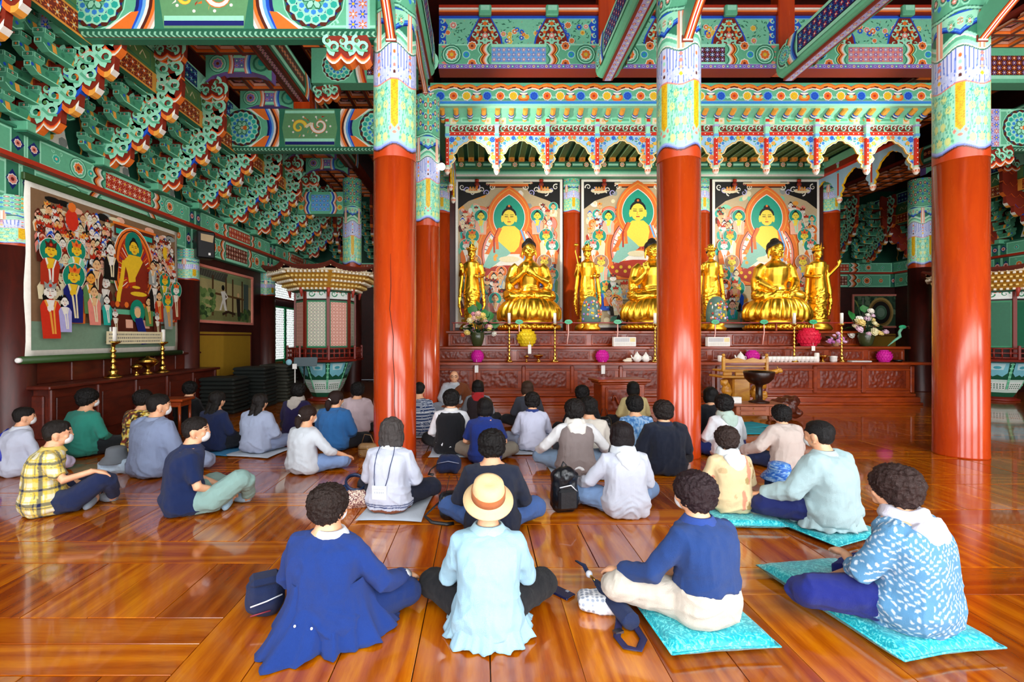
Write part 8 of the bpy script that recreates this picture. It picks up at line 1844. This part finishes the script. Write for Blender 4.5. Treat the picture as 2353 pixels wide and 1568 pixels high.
p_ = flr(1040, 1200); t = soft_box('handbag', (p_.x, p_.y+.08, 0), (.22, .14, .23), .1, BLKL, 'black handbag with long strap left of the tan hat', 'handbag', 5); strap(t, [(-.06, 0, .22), (-.03, .02, .36), (.03, .02, .36), (.06, 0, .22)], .008, BLK); strap(t, [(-.1, 0, .16), (-.18, -.04, .10), (-.24, -.06, .05), (-.18, -.12, .02), (-.06, -.16, .015), (.0, -.14, .012)], .014, BLK); MB().tube([(-.02, -.075, .18), (-.01, -.08, .08)], .005, 5).build('zip', plain('zip_white', '#dfe3ea', .4), t)
p_ = flr(1030, 1092); t = soft_box('sports_bag', (p_.x, p_.y+.1, 0), (.28, .18, .20), 0, NAVY, 'navy sports bag between the black vest and the tan hat', 'bag', 6); MB().tube([(-.12, -.1, .13), (0, -.108, .155), (.12, -.1, .13)], .005, 5).build('zip', plain('zip_grey', '#8a94b0', .4), t); strap(t, [(-.13, -.04, .1), (-.2, -.06, .05), (-.22, -.1, .015), (-.16, -.14, .012)], .016, BLK)
p_ = flr(1392, 1052); t = soft_box('print_bag', (p_.x, p_.y+.1, 0), (.2, .14, .22), 0, plain('dark_floral_print', '#2a2440', .6, var=.8), 'dark floral bag beside the taupe vest', 'bag', 7)
p_ = flr(1392, 1000); t = soft_box('handbag', (p_.x, p_.y+.1, 0), (.24, .15, .28), .2, BLKL, 'black handbag in front of the lectern', 'handbag', 8); strap(t, [(-.07, 0, .27), (-.03, .0, .40), (.03, .0, .40), (.07, 0, .27)], .01, BLK)
p_ = flr(843, 1056); t = soft_box('handbag', (p_.x, p_.y+.08, 0), (.25, .12, .19), -.15, plain('tan_leather', '#8a6a44', .5, bmp=.3), 'tan leather handbag beside the cracked column', 'handbag', 9, .008); strap(t, [(-.09, 0, .18), (-.05, .0, .30), (.03, .0, .29), (.08, 0, .18)], .009, plain('tan_leather', '#8a6a44', .5)); MB().tube([(-.11, -.066, .12), (.11, -.066, .13)], .004, 5).build('zip', BRASS, t); MB().lathe([(.012, 0), (.012, .01)], 10).build('stud', BRASS, t); [c for c in t.children if c.name.startswith('stud')][0].location = (-.08, -.066, .05)
p_ = flr(818, 1172); vm = plain('paisley_print', '#b08a80', .7, var=.1); m_, nt_, b__ = newmat('paisley'); f_ = noise_tex(nt_, texco(nt_), 30, 3, .5, 3.0); nt_.links.new(ramp(nt_, f_, ((.42, hx('#5a1c34')), (.5, hx('#c9a08c')), (.58, hx('#efe0cc')))), b__.inputs['Base Color'])
soft_box('print_pouch', (p_.x, p_.y+.08, 0), (.24, .17, .15), .2, m_, 'maroon and cream paisley bag behind the royal blue coat', 'bag', 10, .014)
t = empty('sun_visor', (p_.x-.05, p_.y+.16, .165), 0, 'dark blue sun visor resting on the paisley bag', 'visor'); t.rotation_euler = (.5, 0, .5); v = MB(); n = 24
vs = [(r*math.cos(a)*1.0, r*math.sin(a)*1.15, z) for r, z in ((.085, .05), (.09, .0), (.15, -.03)) for a in [PI*.9+PI*1.2*k/n for k in range(n+1)]]; v.add(vs, [(j*(n+1)+k, j*(n+1)+k+1, (j+1)*(n+1)+k+1, (j+1)*(n+1)+k) for j in range(2) for k in range(n)], None, True)
o = v.build('peak', plain('visor_blue', '#123a66', .2), t); o.modifiers.new('thick', 'SOLIDIFY').thickness = .005; MB().tube([(.087*math.cos(a), .1*math.sin(a), .04) for a in [2*PI*k/24 for k in range(25)]], .012, 6, flat=2).build('head_band', plain('visor_band', '#1a2a4a', .4), t)
p_ = flr(258, 1092); soft_box('cloth_bag', (p_.x, p_.y+.1, 0), (.36, .22, .17), .1, cloth_mat('bag_white', '#b9cfe2'), 'pale blue cloth bag under the grey bucket hat', 'bag', 11, .02)
hat('bucket_hat', (p_.x-.03, p_.y+.1, .178), 'grey bucket hat on the pale blue cloth bag', .155, .10, .12, cloth_mat('hat_grey', '#6f757c'), None, .05, dent=False)
p_ = Vector((2.93, 4.72, 0)); soft_box('denim_bag', p_, (.24, .2, .20), .1, cloth_mat('bag_denim', '#2f5fa8'), 'denim bag under the blue bucket hat', 'bag', 12, .014)
hm_, nt_, b__ = newmat('blue_tie_dye'); f_ = noise_tex(nt_, texco(nt_, (1, 1, 3)), 16, 3, .5, 1.5); nt_.links.new(ramp(nt_, f_, ((.38, hx('#1d5fc4')), (.5, hx('#3f86dc')), (.62, hx('#a9cdf2')))), b__.inputs['Base Color'])
hat('bucket_hat', (p_.x, p_.y-.02, .21), 'blue striped bucket hat beside the beige jacket', .16, .10, .11, hm_, None, .055, dent=False)
p_ = flr(1583, 1066); soft_box('coin_pouch', (p_.x, p_.y+.05, 0), (.08, .07, .10), 0, plain('mono_print', '#cfd4dc', .6, var=.5), 'small black and white pouch by the middle column', 'pouch', 13, .006, .008)
# lanyard hanging down the back
i = who('lanyard'); t = empty('lanyard', i['t'].location, i['t'].rotation_euler.z, 'navy cord lanyard with a white card hanging down the back', 'lanyard'); s_ = i['s']
def bk(x, z, off=0.0):                # a point on the person's back
    zz = np.array([.06, .13, .22, .31, .40, .475, .525, .556, .60]); yy = np.array([-.167, -.18, -.173, -.168, -.163, -.142, -.113, -.08, -.045]); rx = .20
    return Vector((x*s_, float(np.interp(z, zz, yy))*s_*math.sqrt(max(.05, 1-(x/rx)**2*.6))-.024-off, z*s_))
MB().tube([bk(.07, .60), bk(.075, .54), bk(.06, .44), bk(.045, .34), bk(.02, .255)], .0035, 6).build('cord', plain('cord_navy', '#1c2f5c', .6), t); MB().tube([bk(-.07, .60), bk(-.085, .54), bk(-.09, .44), bk(-.088, .34), bk(-.083, .265)], .0035, 6).build('cord', plain('cord_navy', '#1c2f5c', .6), t)
cd = Vec(.0006); cd.rect(0, 0, .125, .115, hx('#f6f8fc')); rnd = random.Random(5)
for (x0, x1, z, h) in ((.016, .104, .083, .009), (.018, .10, .052, .014), (.04, .085, .022, .004)):
    x = x0
    while x < x1: w_ = h*.75; cd.rect(x, z, x+w_*.8, z+h*.22, hx('#5f7896'), 1); cd.rect(x+w_*.2, z, x+w_*.42, z+h, hx('#5f7896'), 1); cd.rect(x, z+h*.6, x+w_*.9, z+h*.8, hx('#6f88a4'), 1); x += w_*1.5
O = bk(-.10, .145, .012); mbc = MB().box(O+Vector((.0625, .003, .0575)), (.127, .004, .117), hx('#eef3fa')); cd.mbuild(mbc, O, (1, 0, 0), (0, 0, 1)); mbc.build('card', PAINT, t)
i = who('blue strap'); ss = i['s']; MB().tube([Vector(a)*ss for a in ((-.12, -.04, .575), (-.10, -.125, .52), (-.05, -.178, .42), (.02, -.186, .30), (.08, -.19, .16))], .012, 6, flat=.3).build('shoulder_strap', plain('strap_blue', '#1c2aa0', .5), i['t'])
# the monk's mantle
i = who('monk'); m = MB(); q = i['q']; m.tube([q((-.16, -.02, .53)), q((-.10, .13, .44)), q((.02, .18, .32)), q((.14, .16, .2))], [.10*i['s'], .09*i['s'], .09*i['s'], .11*i['s']], 12); m.tube([q((-.17, -.05, .52)), q((-.26, .05, .36)), q((-.26, .14, .2)), q((-.2, .24, .12))], [.10*i['s'], .12*i['s'], .13*i['s'], .1*i['s']], 12); m.ell(q((.02, .22, .12)), (.3*i['s'], .16*i['s'], .08*i['s']))
organic(m, 'mantle', cloth_mat('mantle', '#7a3f1c'), i['t'], .014, 4, folds(2.0, .012))
bake_organic()
